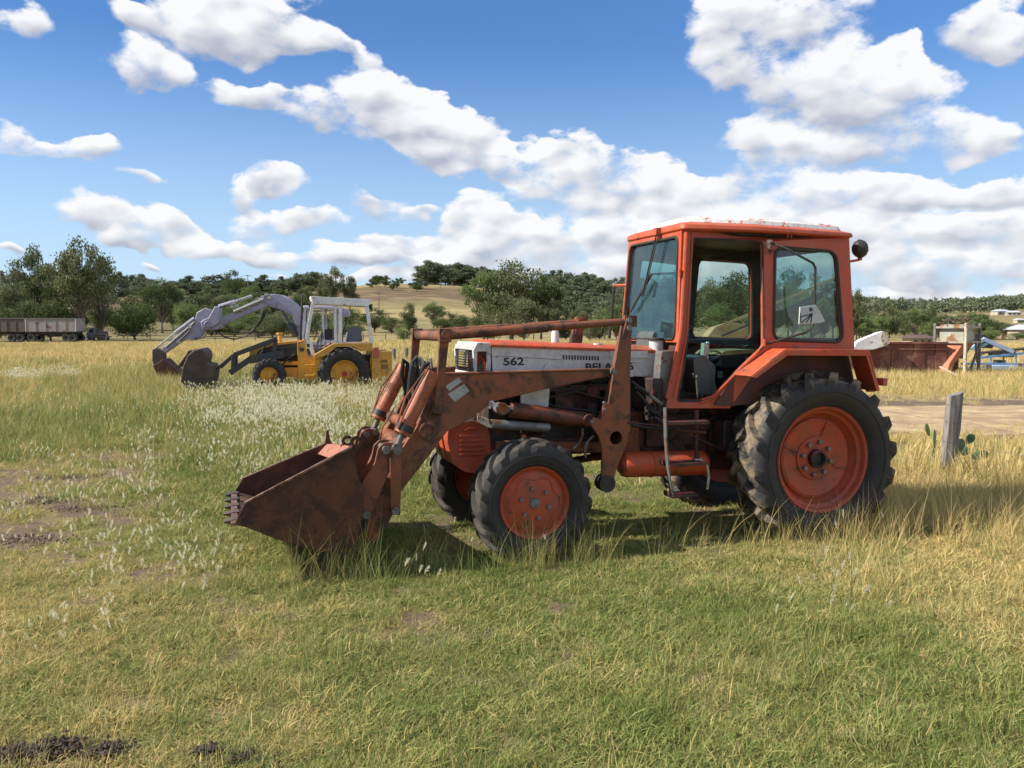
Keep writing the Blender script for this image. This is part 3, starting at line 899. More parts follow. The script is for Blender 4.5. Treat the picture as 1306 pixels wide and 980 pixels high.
# engine
m = MB()
m.box((1.98, 0, 1.22), (1.25, 0.36, 0.52))
m.box((2.62, 0, 1.20), (0.16, 0.46, 0.62))
m.box((1.95, 0, 0.98), (1.30, 0.42, 0.22))
m.cyl((1.55, 0.24, 1.12), (1.55, 0.24, 1.34), 0.065); m.cyl((1.74, 0.26, 1.05), (1.74, 0.26, 1.22), 0.05)
m.cyl((2.2, 0.22, 1.02), (2.42, 0.22, 1.02), 0.075); m.cyl((2.5, 0.15, 1.35), (2.6, 0.15, 1.35), 0.13)
for k in range(5):
    m.cyl((1.52 + k * 0.22, 0.14, 1.42), (1.52 + k * 0.22, 0.25, 1.36), 0.035, n=10)
m.box((2.0, 0.20, 1.36), (0.9, 0.10, 0.06))
m.tube([(2.4, 0.22, 1.3), (2.2, 0.3, 1.28), (1.9, 0.28, 1.33), (1.6, 0.3, 1.25), (1.4, 0.26, 1.3)], 0.014, 6)
m.tube([(2.5, 0.2, 1.42), (2.1, 0.27, 1.2), (1.8, 0.3, 1.16), (1.5, 0.28, 1.1)], 0.012, 6)
m.build('engine', M_eng, tr, 0.008)
m = MB(); m.box((2.0, 0.245, 1.24), (0.18, 0.03, 0.20)); m.cyl((2.25, 0.2, 1.18), (2.25, 0.30, 1.18), 0.06, n=14); m.box((1.72, 0.22, 1.32), (0.12, 0.1, 0.09))
m.each('fuel_pump', M_trans, tr, 0.005)
# gearbox and rear axle
m = MB()
m.prism([(1.45, 0.62), (1.45, 1.12), (0.9, 1.16), (0.5, 1.15), (-0.50, 1.12), (-0.62, 0.95), (-0.62, 0.60), (-0.1, 0.50), (0.6, 0.56)], -0.24, 0.24)
m.tube([(-0.26, -0.85, 0.715), (-0.26, -0.3, 0.72), (-0.26, 0.3, 0.72), (-0.26, 0.85, 0.715)], [0.085, 0.15, 0.15, 0.085], 18)
m.box((0.95, 0.26, 0.95), (0.5, 0.06, 0.30)); m.box((0.4, 0.27, 0.9), (0.3, 0.08, 0.34))
m.cyl((0.9, 0.24, 0.78), (0.9, 0.31, 0.78), 0.10); m.cyl((0.62, 0.24, 1.0), (0.62, 0.33, 1.0), 0.07)
m.build('gearbox', M_trans, tr, 0.012)
m = MB(); m.box((0.55, 0.0, 1.18), (1.3, 0.9, 0.05)); m.box((0.3, 0.45, 0.92), (0.5, 0.2, 0.26)); m.box((1.22, 0.3, 1.30), (0.10, 0.5, 0.3))
m.cyl((1.2, 0.5, 1.24), (1.02, 0.5, 1.17), 0.07, n=14)
m.each('underfloor_valves', M_eng, tr, 0.01)
# long air tank beside the gearbox
a = T.V(790, 593, 0.42); b = T.V(900, 590, 0.42)
m = MB(); ax = (b - a).normalized()
m.tube([a, a + ax * 0.03, a + ax * 0.06, b - ax * 0.05, b], [0.07, 0.105, 0.115, 0.115, 0.08], 22)
m.tube([a + ax * 0.30 + Vector((0, math.cos(t_) * 0.118, math.sin(t_) * 0.118)) for t_ in [2 * math.pi * k / 20 for k in range(20)]], 0.006, 5, closed=True)
m.build('air_tank', M_or, tr, ang=30)

# ---- bonnet
def hP(u, v, Y=0.31): return T.P(u, v, Y)
top_f, top_b = hP(626, 441), hP(835, 449)
bot_f, bot_b = hP(628, 474), hP(833, 481)
side = [(top_f[0], top_f[1]), (bot_f[0], bot_f[1] - 0.03), (bot_b[0] + 0.22, bot_b[1] + 0.005), (bot_b[0] + 0.20, bot_b[1] + 0.012), (bot_b[0], bot_b[1]), (bot_b[0] - 0.06, bot_b[1] + 0.03), (top_b[0] - 0.05, top_b[1] - 0.09), (top_b[0], top_b[1])]
vents = []
for k in range(13):
    u0 = 717 + k * 3.65
    A = hP(u0, 453 + k * 0.12); B = hP(u0 + 2.0, 458.5 + k * 0.12)
    vents.append([(A[0], A[1]), (B[0], A[1]), (B[0], B[1]), (A[0], B[1])])
for s in (1, -1):
    m = MB(); m.prism(side, s * 0.31, s * 0.325)
    pn = m.build('bonnet_side', M_white, tr)
    if s > 0:
        # pressed line along the panel and the catches
        k = MB(); A = T.V(634, 454, 0.326); B = T.V(716, 459, 0.326); k.bar(A, B, 0.004, 0.004)
        k.build('pressed_line', M_grey, pn)
        k = MB(); A = T.V(778, 448, 0.328); B = T.V(826, 457, 0.328)
        k.box(((A.x + B.x) / 2, 0.329, (A.z + B.z) / 2), (abs(A.x - B.x), 0.014, abs(A.z - B.z)))
        C_ = T.V(812, 456, 0.328); k.box((C_.x, 0.329, C_.z - 0.04), (0.09, 0.012, 0.012)); k.box((C_.x + 0.04, 0.329, C_.z - 0.06), (0.012, 0.012, 0.04))
        k.build('catch_plate', M_white, pn, 0.003)
        k = MB()
        for vq in vents:
            xs = [q_[0] for q_ in vq]; zs = [q_[1] for q_ in vq]
            k.box((sum(xs) / 4, 0.325, sum(zs) / 4), (abs(xs[0] - xs[1]) * 1.05, 0.004, abs(zs[0] - zs[2])))
        tag(k.build('vent_slots', M_blk, pn), kind='stuff')
# top sheet
m = MB()
xf, zf, xb, zb = top_f[0] + 0.01, top_f[1], top_b[0] - 0.06, top_b[1]
for sgn in (1,):
    rows = []
    for x, z in ((xf, zf), (xb, zb)):
        rows.append([(x, 0.335, z - 0.012), (x, 0.335, z + 0.012), (x, 0.30, z + 0.034), (x, 0.15, z + 0.05), (x, -0.15, z + 0.05), (x, -0.30, z + 0.034), (x, -0.335, z + 0.012), (x, -0.335, z - 0.012)])
    vs_ = rows[0] + rows[1]; n_ = 8
    m.add(vs_, [(i, i + 1, n_ + i + 1, n_ + i) for i in range(n_ - 1)] + [tuple(range(n_)), tuple(reversed(range(n_, 2 * n_))), (7, 0, 8, 15)])
m.build('bonnet_top', M_or, tr, 0.004)
# cowl behind the bonnet
m = MB()
m.prism([(xb, zb + 0.03), (xb, zb - 0.30), (xb - 0.14, zb - 0.34), (xb - 0.12, zb + 0.02)], -0.34, 0.34)
m.build('scuttle', M_or, tr, 0.01)
# nose: white frame round the grille with an orange lamp bracket inside
nf = T.P(607, 439, 0.32)
m = MB()
xn = nf[0]; zt = top_f[1] + 0.01; zb_ = zt - 0.30
m.holed([(xn + 0.03, zt - 0.05), (xn - 0.01, zt + 0.02), (xf - 0.005, zt + 0.012), (xf - 0.005, zb_), (xn + 0.01, zb_)],
        [[(xn - 0.01, zt - 0.06), (xf + 0.03, zt - 0.06), (xf + 0.03, zb_ + 0.03), (xn - 0.005, zb_ + 0.03)]], 0.30, 0.33)
m.holed([(xn + 0.03, zt - 0.05), (xn - 0.01, zt + 0.02), (xf - 0.005, zt + 0.012), (xf - 0.005, zb_), (xn + 0.01, zb_)],
        [[(xn - 0.01, zt - 0.06), (xf + 0.03, zt - 0.06), (xf + 0.03, zb_ + 0.03), (xn - 0.005, zb_ + 0.03)]], -0.33, -0.30)
m.box(((xn + xf) / 2 + 0.005, 0, zt + 0.0), (abs(xn - xf) - 0.02, 0.60, 0.035))
m.box((xn + 0.012, 0, zb_ + 0.03), (0.03, 0.60, 0.06))
m.box((xn + 0.012, 0.0, zt - 0.03), (0.03, 0.60, 0.04))
m.build('nose_frame', M_white, tr, 0.006)
m = MB()
for k in range(9):
    m.box((xn + 0.002, 0, zb_ + 0.07 + k * 0.022), (0.012, 0.59, 0.007))
m.box((xf + 0.005, 0, zt - 0.15), (0.012, 0.60, 0.28))
m.build('grille', M_blk, tr)
m = MB(); m.cyl((xn - 0.06, 0.18, zt - 0.14), (xn - 0.01, 0.18, zt - 0.14), 0.05, 0.075, 20); m.tube([(xn - 0.06, 0.2, zt - 0.09), (xn - 0.10, 0.24, zt - 0.15), (xn - 0.11, 0.26, zt - 0.24)], 0.022, 8)
m.build('headlamp', M_or, tr)
# white lower side plate
a_ = [T.P(u, v, 0.31) for u, v in ((664, 498), (701, 495), (699, 522), (664, 520))]
m = MB(); m.prism(a_, 0.29, 0.315); m.build('side_plate', M_white, tr, 0.003)
# intake stack, filler caps
a = T.V(708, 445, 0.12); m = MB(); m.tube([(a.x, 0.12, a.z - 0.05), (a.x, 0.12, a.z + 0.13), (a.x, 0.12, a.z + 0.165), (a.x, 0.12, a.z + 0.18)], [0.036, 0.036, 0.028, 0.01], 16)
m.build('intake_stack', M_white, tr)
a = T.V(763, 446, 0.12); m = MB(); m.cyl((a.x, 0.12, a.z - 0.04), (a.x, 0.12, a.z + 0.045), 0.055, n=18); m.cyl((a.x - 0.12, 0.12, a.z - 0.04), (a.x - 0.12, 0.12, a.z + 0.04), 0.04, n=18)
m.each('filler_neck', M_or, tr)
m = MB(); m.cyl((a.x + 0.05, 0.22, a.z - 0.02), (a.x + 0.05, 0.22, a.z + 0.06), 0.04, n=16)
m.build('filler_cap', M_white, tr)
a = T.V(837, 443, 0.28); m = MB(); m.cyl((a.x, 0.28, a.z - 0.06), (a.x, 0.28, a.z + 0.065), 0.066, n=20); bo = m.build('coolant_bottle', M_white, tr, 0.006)
m = MB(); m.cyl((a.x, 0.28, a.z + 0.065), (a.x, 0.28, a.z + 0.085), 0.08, n=20); m.build('cap', M_blk, bo, 0.003)
# grey upright duct in front of the door post
A = [T.P(u, v, 0.50) for u, v in ((841, 448), (858, 447), (849, 512), (836, 508))]
m = MB(); m.prism(rpoly(A, 0.02, 2), 0.42, 0.54); m.build('side_duct', M_grey, tr, 0.006)

# lettering
def text(body, u, v, Y, size, sx, parent, mt, name='lettering', bold=0.0, shear=0):
    cu = bpy.data.curves.new(name, 'FONT'); cu.body = body; cu.size = size; cu.extrude = 0.0012; cu.offset = bold; cu.shear = shear
    tmp = bpy.data.objects.new(name, cu); col.objects.link(tmp)
    dg = bpy.context.evaluated_depsgraph_get()
    me = bpy.data.meshes.new_from_object(tmp.evaluated_get(dg))
    col.objects.unlink(tmp); bpy.data.objects.remove(tmp)
    me.materials.clear(); me.materials.append(mt)
    o = bpy.data.objects.new(name, me); col.objects.link(o); o.parent = parent
    p_ = T.V(u, v, Y)
    o.location = p_
    o.rotation_euler = (math.pi / 2, 0, math.pi)    # reads from the tractor's left side
    o.scale = (sx, 1, 1)
    return o
text('562', 641.5, 466, 0.3275, 0.090, 1.42, tr, M_ink, bold=0.0022)
text('BELARUS', 746, 472.5, 0.3275, 0.088, 1.36, tr, M_ink, bold=0.0022)

# ---- cab
ZW = 1.80
YC = 0.76
YFRONT = 0.585
_c, _s = math.cos(T.th), math.sin(T.th)
CAML = Vector((T.ox * _c + T.oy * _s, -T.ox * _s + T.oy * _c, H))      # the photographer's eye in the tractor's axes
def ysurf(X, Z):
    """half width of the cab: it narrows to the front and towards the roof"""
    k = min(1.0, max(0.0, (X - 0.34) / (1.10 - 0.34)))
    return YC - (YC - YFRONT) * k - 0.075 * max(0.0, Z - 1.75)
def warp(x, y, z):
    """puts a point traced on the flat side plane onto the real, tapering side of the cab"""
    s_ = 1 if y > 0 else -1
    off = abs(y) - YC
    q_ = Vector((x, YC - 0.02, z)); lo, hi = 0.85, 1.15
    for _ in range(26):
        t_ = (lo + hi) / 2; p_ = CAML + (q_ - CAML) * t_
        if p_.y > ysurf(p_.x, p_.z): lo = t_
        else: hi = t_
    return (p_.x, s_ * (p_.y + off), p_.z)
def cabpt(u, v, off=0.0):
    X, Z = T.P(u, v, YC - 0.02); return Vector(warp(X, YC + off, Z))
def cP(u, v): return T.P(u, v, YC - 0.02)
outer = [cP(u, v) for u, v in ((871, 290), (1082, 303), (1089, 446), (1000, 445), (985, 449), (968, 468), (931, 521), (849, 521), (853, 500), (866, 437), (871, 350))]
door = rpoly([cP(u, v) for u, v in ((882, 304), (973, 309), (974, 442), (940, 474), (909, 507), (889, 512), (864, 512), (872, 470), (877, 430), (880, 380))], 0.03, 3)
rwin = rpoly([cP(u, v) for u, v in ((989, 316), (1066, 322), (1075, 436), (987, 433))], 0.09, 5)
def cab_side(s, holes, mt, name, y1=0.045):
    m = MB(); m.holed(outer, holes, s * (YC - y1), s * YC, warp)
    return m.build(name, mt, tr, 0.004)
cf = cab_side(1, [door, rwin], M_or, 'cab_side')
rwin_f = rwin
fdoor = rpoly([(0.36, 2.56), (0.96, 2.58), (1.02, 1.86), (0.38, 1.84)], 0.07, 5)
cab_side(-1, [fdoor, rwin_f], M_or, 'cab_side')
# dark inner lining of the far side and its door
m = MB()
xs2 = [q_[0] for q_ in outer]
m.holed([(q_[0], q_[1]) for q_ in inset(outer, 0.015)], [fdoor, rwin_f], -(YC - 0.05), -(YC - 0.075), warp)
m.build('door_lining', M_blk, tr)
# window seals and glass
def seal(poly, s, r=0.013, name='window_seal'):
    m = MB(); m.tube([warp(x, s * YC, z) for x, z in poly], r, 6, closed=True)
    return m.build(name, M_blk, tr)
def pane(poly, s, mt=M_glass, name='window_glass'):
    m = MB(); m.prism(poly, s * (YC - 0.03), s * (YC - 0.025), warp)
    return m.build(name, mt, tr)
seal(inset(rwin, -0.004), 1, 0.016); pane(rwin, 1)
seal(fdoor, -1, 0.016); pane(fdoor, -1)
seal(rwin_f, -1, 0.014); pane(rwin_f, -1)
seal(door, 1, 0.010, 'door_seal')
# windscreen wall across the front
_t, _m, _b = cabpt(871, 290), cabpt(866, 437), cabpt(850, 505)
xt, zt_ = _t.x, _t.z
xm, zm = _m.x, _m.z
xbt, zbt = _b.x, _b.z
def fr(a, b): return (xt + (xm - xt) * b + 0.002, a, zt_ + (zm - zt_) * b)
yT, yB = _t.y, _m.y
def ff(sy_, b):   # point on the front wall, sy_ in -1..1, b 0 top .. 1 bottom
    y = (yT + (yB - yT) * b) * sy_
    return Vector((xt + (xm - xt) * b, y, zt_ + (zm - zt_) * b))
m = MB()
loop_o = [(-1, 0), (1, 0), (1, 1.02), (-1, 1.02)]
op = [(-1.0, 0.0), (1.0, 0.0), (1.0, 1.0), (-1.0, 1.0)]
ip = rpoly([(-0.90, 0.075), (0.90, 0.075), (0.91, 0.975), (-0.91, 0.975)], 0.10, 5)
tris = tessellate_polygon([[Vector((x, z, 0)) for x, z in op], [Vector((x, z, 0)) for x, z in ip]])
fl = op + ip; n_ = len(fl)
nrm = Vector((0.02 + 0.035, 0, 0))
pts = [ff(x, z) + Vector((0.012, 0, 0)) for x, z in fl] + [ff(x, z) - Vector((0.04, 0, 0)) for x, z in fl]
fs = [tuple(q_) for q_ in tris] + [tuple(i + n_ for i in reversed(q_)) for q_ in tris]
fs += [(i, (i + 1) % 4, n_ + (i + 1) % 4, n_ + i) for i in range(4)]
kk = len(ip); fs += [(4 + i, 4 + (i + 1) % kk, n_ + 4 + (i + 1) % kk, n_ + 4 + i) for i in range(kk)]
m.add(pts, fs); m.build('windscreen_frame', M_or, tr, 0.004)
m = MB(); m.tube([ff(x, z) + Vector((0.014, 0, 0)) for x, z in ip], 0.013, 6, closed=True); m.build('windscreen_seal', M_blk, tr)
m = MB(); g = [ff(x, z) for x, z in ip]; kk = len(g)
m.add([q_ + Vector((-0.006, 0, 0)) for q_ in g] + [q_ + Vector((-0.011, 0, 0)) for q_ in g], [tuple(range(kk)), tuple(reversed(range(kk, 2 * kk)))] + [(i, (i + 1) % kk, kk + (i + 1) % kk, kk + i) for i in range(kk)])
m.build('windscreen_glass', M_shield, tr)
# lower front wall and rounded door post strip
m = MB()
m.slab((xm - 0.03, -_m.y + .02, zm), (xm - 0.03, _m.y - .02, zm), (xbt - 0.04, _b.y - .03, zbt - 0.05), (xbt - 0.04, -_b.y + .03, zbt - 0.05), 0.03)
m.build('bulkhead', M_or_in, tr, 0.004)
m = MB()
pl = [cP(u, v) for u, v in ((876, 296), (873, 350), (869, 420), (866, 440), (858, 478), (851, 508))]
m.tube([warp(x + 0.008, YC + 0.008, z) for x, z in pl], 0.019, 8)
m.tube([warp(x - 0.055, YC + 0.004, z) for x, z in pl], 0.010, 6)
m.each('door_post_strip', M_or, tr)
# rear wall: frame with a window
_r, _q2 = cabpt(1082, 303), cabpt(1089, 446); xr, zr = _r.x, _r.z; xq, zq = _q2.x, _q2.z
def fb(sy_, b):
    y = (_r.y + (_q2.y - _r.y) * b) * sy_
    return Vector((xr + (xq - xr) * b, y, zr + (zq - zr) * b))
m = MB()
ipb = rpoly([(-0.86, 0.10), (0.86, 0.10), (0.88, 0.9), (-0.88, 0.9)], 0.10, 5)
tris = tessellate_polygon([[Vector((x, z, 0)) for x, z in op], [Vector((x, z, 0)) for x, z in ipb]])
fl = op + ipb; n_ = len(fl); kk = len(ipb)
pts = [fb(x, z) - Vector((0.01, 0, 0)) for x, z in fl] + [fb(x, z) + Vector((0.03, 0, 0)) for x, z in fl]
fs = [tuple(q_) for q_ in tris] + [tuple(i + n_ for i in reversed(q_)) for q_ in tris] + [(i, (i + 1) % 4, n_ + (i + 1) % 4, n_ + i) for i in range(4)]
fs += [(4 + i, 4 + (i + 1) % kk, n_ + 4 + (i + 1) % kk, n_ + 4 + i) for i in range(kk)]
m.add(pts, fs); m.build('rear_frame', M_or, tr, 0.004)
g = [fb(x, z) for x, z in ipb]
m = MB(); m.add([q_ + Vector((0.006, 0, 0)) for q_ in g] + [q_ + Vector((0.011, 0, 0)) for q_ in g], [tuple(range(kk)), tuple(reversed(range(kk, 2 * kk)))] + [(i, (i + 1) % kk, kk + (i + 1) % kk, kk + i) for i in range(kk)])
m.build('window_glass', M_glass, tr)
# roof: lower eave and raised cap
def loft(levels, name, mt, bev=0.008):
    m = MB(); vs_ = [p_ for L in levels for p_ in L]; n_ = len(levels[0]); fs = [tuple(reversed(range(n_)))]
    for i in range(len(levels) - 1):
        fs += [(i * n_ + k, i * n_ + (k + 1) % n_, (i + 1) * n_ + (k + 1) % n_, (i + 1) * n_ + k) for k in range(n_)]
    fs.append(tuple(range((len(levels) - 1) * n_, len(levels) * n_)))
    m.add(vs_, fs); return m.build(name, mt, tr, bev)
_e0, _e1 = cabpt(873, 288), cabpt(1081, 301); ef = (_e0.x, _e0.z); er = (_e1.x, _e1.z)
def rl(dx, yy, z0, z1):
    d_ = yy - (YC - 0.035); yr = _e1.y + 0.04 + d_; yf = _e0.y + 0.03 + d_
    pp = rpoly([(ef[0] + dx, yf), (ef[0] + dx, -yf), (0.34, -yr), (er[0] - dx, -yr), (er[0] - dx, yr), (0.34, yr)], 0.06, 3)
    return [Vector((x, y, z0 + (z1 - z0) * (ef[0] + dx - x) / (ef[0] - er[0] + 2 * dx))) for x, y in pp]
zf_, zr_ = ef[1], er[1]
loft([rl(0.03, YC - 0.035, zf_ - 0.045, zr_ - 0.02), rl(0.045, YC - 0.02, zf_ - 0.03, zr_ - 0.01), rl(0.04, YC - 0.03, zf_ + 0.012, zr_ + 0.02), rl(-0.02, YC - 0.10, zf_ + 0.040, zr_ + 0.045)], 'roof_eave', M_or)
loft([rl(-0.021, YC - 0.101, zf_ + 0.039, zr_ + 0.044), rl(-0.04, YC - 0.12, zf_ + 0.075, zr_ + 0.085), rl(-0.09, YC - 0.17, zf_ + 0.098, zr_ + 0.112), rl(-0.25, YC - 0.3, zf_ + 0.112, zr_ + 0.126)], 'roof_cap', M_roofw, 0.004)
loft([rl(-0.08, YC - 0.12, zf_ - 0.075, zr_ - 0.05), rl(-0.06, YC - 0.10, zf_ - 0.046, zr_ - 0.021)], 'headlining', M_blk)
# lifting eye
a = cabpt(1005, 299, 0.02); m = MB(); m.tube([(a.x + 0.02, a.y, a.z - 0.03), (a.x + 0.018, a.y + 0.01, a.z + 0.015), (a.x, a.y + 0.01, a.z + 0.028), (a.x - 0.018, a.y + 0.01, a.z + 0.015), (a.x - 0.02, a.y, a.z - 0.03)], 0.007, 6)
m.build('lifting_eye', M_or, tr)
# hinges
m = MB()
for u, v in ((866, 348), (974, 437)):
    a = cabpt(u, v, 0.012); m.cyl((a.x, a.y, a.z - 0.03), (a.x, a.y, a.z + 0.03), 0.014, n=10)
m.each('hinge', M_or, tr)
# floor pan, inner side under door
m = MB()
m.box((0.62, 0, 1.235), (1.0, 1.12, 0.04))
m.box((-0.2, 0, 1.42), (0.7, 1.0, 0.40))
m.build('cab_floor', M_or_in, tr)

# ---- fenders
def Fp(u, v, Y): return T.P(u, v, Y)
f1p = Fp(1001, 447, 0.98); f2p = Fp(1107, 448, 0.98); f3p = Fp(1120, 499, 0.98); s1p = Fp(958, 481, 0.98)
inner_f = [cP(u, v) for u, v in ((849, 521), (931, 521))]
for s in (1, -1):
    m = MB()
    y0, y1 = s * (YC - 0.03), s * 0.99
    # top plate, front slope, rear flap: a bent sheet
    line = [s1p, f1p, f2p, f3p]
    for i in range(3):
        a, b = line[i], line[i + 1]
        m.slab((a[0], y0, a[1]), (b[0], y0, b[1]), (b[0], y1, b[1]), (a[0], y1, a[1]), -0.012 * s)
    # folded outer lip
    m.prism([(s1p[0], s1p[1]), (f1p[0], f1p[1]), (f2p[0], f2p[1]), (f2p[0] - 0.01, f2p[1] - 0.045), (f1p[0] - 0.02, f1p[1] - 0.045), (s1p[0] - 0.04, s1p[1] - 0.012)], y1, y1 + s * 0.006)
    m.prism([(f2p[0], f2p[1] - 0.045), (f2p[0] + 0.03, f2p[1] - 0.045), (f3p[0] + 0.03, f3p[1]), (f3p[0], f3p[1])], y1, y1 + s * 0.006)
    m.build('fender', M_or, tr, 0.003)
    # inner wall behind the wheel
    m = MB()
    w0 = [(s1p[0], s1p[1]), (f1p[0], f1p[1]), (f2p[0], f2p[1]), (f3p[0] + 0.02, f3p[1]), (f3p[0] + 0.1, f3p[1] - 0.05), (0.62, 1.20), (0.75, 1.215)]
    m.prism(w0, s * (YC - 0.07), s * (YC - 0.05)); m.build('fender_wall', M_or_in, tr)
    # sill rails along the doorway
    m = MB()
    r_ = [cP(u, v) for u, v in ((894, 510), (910, 505), (940, 474), (968, 447))]
    for d in (0.0, 0.035):
        m.tube([warp(x + d * 0.6, s * (YC + 0.006), z - d * 0.8) for x, z in r_], 0.009, 6)
    m.build('sill_rail', M_or, tr)
# handhold ridge on the fender slope
a = cabpt(965, 462, 0.02); b = cabpt(951, 480, 0.02)
m = MB(); m.bar(a, b, 0.03, 0.02); m.build('fender_rib', M_or, tr, 0.004)
# rear lamp cluster on the fender
a = T.V(1122, 490, 0.9); m = MB(); m.box((a.x - 0.03, 0.86, a.z + 0.02), (0.05, 0.16, 0.07)); m.cyl((a.x - 0.03, 0.7, a.z - 0.06), (a.x - 0.12, 0.7, a.z - 0.06), 0.03, n=10)
m.build('rear_lamp', M_refl, tr, 0.005)
# ball-shaped work lamp on its bracket
a = T.V(1097, 317.5, 0.60); m = MB(); m.lathe([(0.001, -0.075), (0.04, -0.068), (0.07, -0.045), (0.087, -0.012), (0.09, 0.0), (0.087, 0.012), (0.07, 0.045), (0.04, 0.066), (0.001, 0.075)], a, (-0.55, 0.75, 0.1), 28)
wl = m.build('work_lamp', M_blk, tr)
m = MB(); m.tube([a + Vector((0, 0, -0.08)), a + Vector((0.01, 0, -0.105)), a + Vector((0.10, 0, -0.12)), a + Vector((0.16, 0, -0.12))], 0.012, 8); m.box(a + Vector((0, 0, -0.09)), (0.03, 0.03, 0.04)); m.build('bracket', M_or, wl)
# mirror arm with a broken mirror back
Ym = YC + 0.16
pts = [cabpt(980, 309), T.V(1000, 316, YC + 0.06), T.V(1030, 332, Ym), T.V(1037, 336, Ym), T.V(1040, 342, Ym), T.V(1039, 402, Ym), T.V(1036, 418, Ym), T.V(1028, 424, Ym - 0.02), cabpt(974, 440)]
m = MB(); m.tube(pts, 0.011, 8); ma = m.build('mirror_arm', M_blk, tr)
mp_ = [T.P(u, v, Ym) for u, v in ((1018, 392), (1038, 389), (1043, 396), (1050, 410), (1040, 413), (1017, 414))]
m = MB(); m.prism(mp_, Ym + 0.012, Ym + 0.026); mb = m.build('mirror_back', M_white, ma, 0.003)
m = MB()
for (u, v), (u2, v2) in (((1020, 405), (1036, 400)), ((1022, 412), (1036, 400)), ((1028, 412), (1036, 400)), ((1034, 412), (1036, 400)), ((1021, 399), (1021, 411))):
    m.bar(T.V(u, v, Ym + 0.028), T.V(u2, v2, Ym + 0.028), 0.006, 0.008)
m.cyl(T.V(1034, 395, Ym + 0.026), T.V(1034, 395, Ym + 0.034), 0.018, n=10)
m.build('mirror_bracket', M_blk, ma)
m = MB(); a = cabpt(980, 312, 0.01); m.box(a, (0.05, 0.03, 0.08)); m.build('mirror_mount', M_cream, ma, 0.004)
# far side mirror bar
pts = [T.V(800, 364, -0.52), T.V(785, 364, -0.70), T.V(783, 366, -0.72), T.V(777, 432, -0.72)]
m = MB(); m.tube(pts[:3], 0.014, 6); fm = m.build('mirror_arm', M_or, tr)
m = MB(); m.tube(pts[2:], 0.016, 6); m.build('mirror_rod', M_blk, fm)
# wiper
m = MB()
q0, q1 = ff(0.25, 0.02) + Vector((0.05, 0, 0)), ff(-0.15, 0.58) + Vector((0.05, 0, 0))
m.bar(q0, q1, 0.012, 0.008); m.bar(q0 + Vector((0, 0.04, 0)), q1 + Vector((0, 0.03, 0)), 0.008, 0.008)
wb = m.build('wiper_arm', M_blk, tr)
m = MB(); m.bar(ff(0.10, 0.38) + Vector((0.035, 0, 0)), ff(-0.62, 0.72) + Vector((0.035, 0, 0)), 0.014, 0.022); m.build('wiper_blade', M_blk, wb)
m = MB(); m.box(ff(0.25, 0.0) + Vector((0.05, 0, 0.0)), (0.05, 0.07, 0.07)); m.build('wiper_motor', M_or, wb, 0.005)

# ---- inside the cab
m = MB()
sx0 = 0.17
m.prism(rpoly([(sx0 + 0.24, 1.52), (sx0 + 0.26, 1.63), (sx0 - 0.22, 1.65), (sx0 - 0.24, 1.50)], 0.03, 3), -0.26, 0.26)
m.box((sx0, 0, 1.40), (0.36, 0.36, 0.22))
m.build('seat', M_vinyl, tr, 0.012)
m = MB(); m.prism(rpoly([(sx0 + 0.25, 1.635), (sx0 + 0.20, 1.68), (sx0 - 0.16, 1.69), (sx0 - 0.18, 1.655)], 0.02, 3), -0.23, 0.24)
m.build('seat_cushion', M_foam, tr, 0.01)
m = MB()
for z in (1.36, 1.41, 1.46):
    m.tube([(sx0 - 0.02 + 0.10 * math.cos(a_), 0.22 + 0.06 * math.sin(a_), z) for a_ in [2 * math.pi * k / 16 for k in range(16)]], 0.012, 6, closed=True)
m.each('seat_spring', M_grey, tr)
m = MB()
m.prism(rpoly([(0.98, 1.26), (1.10, 1.60), (1.06, 1.86), (0.90, 1.90), (0.84, 1.66), (0.80, 1.28)], 0.04, 3), -0.20, 0.12)
m.prism(rpoly([(0.80, 1.30), (0.84, 1.62), (0.74, 1.66), (0.60, 1.55), (0.62, 1.28)], 0.04, 3), 0.25, 0.48)
m.each('console', M_cons, tr, 0.01)
m = MB(); a = Vector((0.80, 0.0, 1.96)); nn = Vector((-0.45, 0, 1)).normalized(); e1 = Vector((0, 1, 0)); e2 = nn.cross(e1)
m.tube([a + (e1 * math.cos(k) + e2 * math.sin(k)) * 0.20 for k in [2 * math.pi * i / 32 for i in range(32)]], 0.012, 8, closed=True)
for k in (0.5, 2.6, 4.7):
    m.tube([a, a + (e1 * math.cos(k) + e2 * math.sin(k)) * 0.20], 0.009, 6)
m.tube([a, a - nn * 0.35], 0.028, 8)
m.build('steering_wheel', M_blk, tr)
m = MB()
for x, y, h_, lean in ((0.66, 0.34, 1.74, -0.05), (0.60, 0.30, 1.66, 0.0), (0.55, 0.42, 1.50, 0.06), (0.72, 0.45, 1.46, 0.10), (0.80, 0.5, 1.44, 0.02)):
    m.tube([(x, y, 1.26), (x + lean, y, h_)], 0.009, 6)
    m.ball((x + lean, y, h_ + 0.015), 0.02, 6)
m.build('control_lever', M_steel, tr)
m = MB(); m.prism([(0.64, 1.58), (0.70, 1.60), (0.69, 1.76), (0.64, 1.74)], 0.36, 0.42); m.build('lever_box', M_cream, tr, 0.004)
m = MB()
for k in range(5):
    y = 0.1 + 0.06 * k
    m.tube([(0.35 - 0.03 * k, y, 1.72), (0.20, y + 0.03, 1.77 - 0.01 * k), (0.05, y + 0.02, 1.72), (-0.02, y, 1.55)], 0.008, 6)
m.each('cable', M_hose, tr)
m = MB(); m.tube([(0.98, -0.25, 1.9), (1.0, -0.25, 2.3), (0.9, -0.25, 2.42), (0.55, -0.25, 2.44)], 0.012, 6); m.build('grab_rail', M_blk, tr)

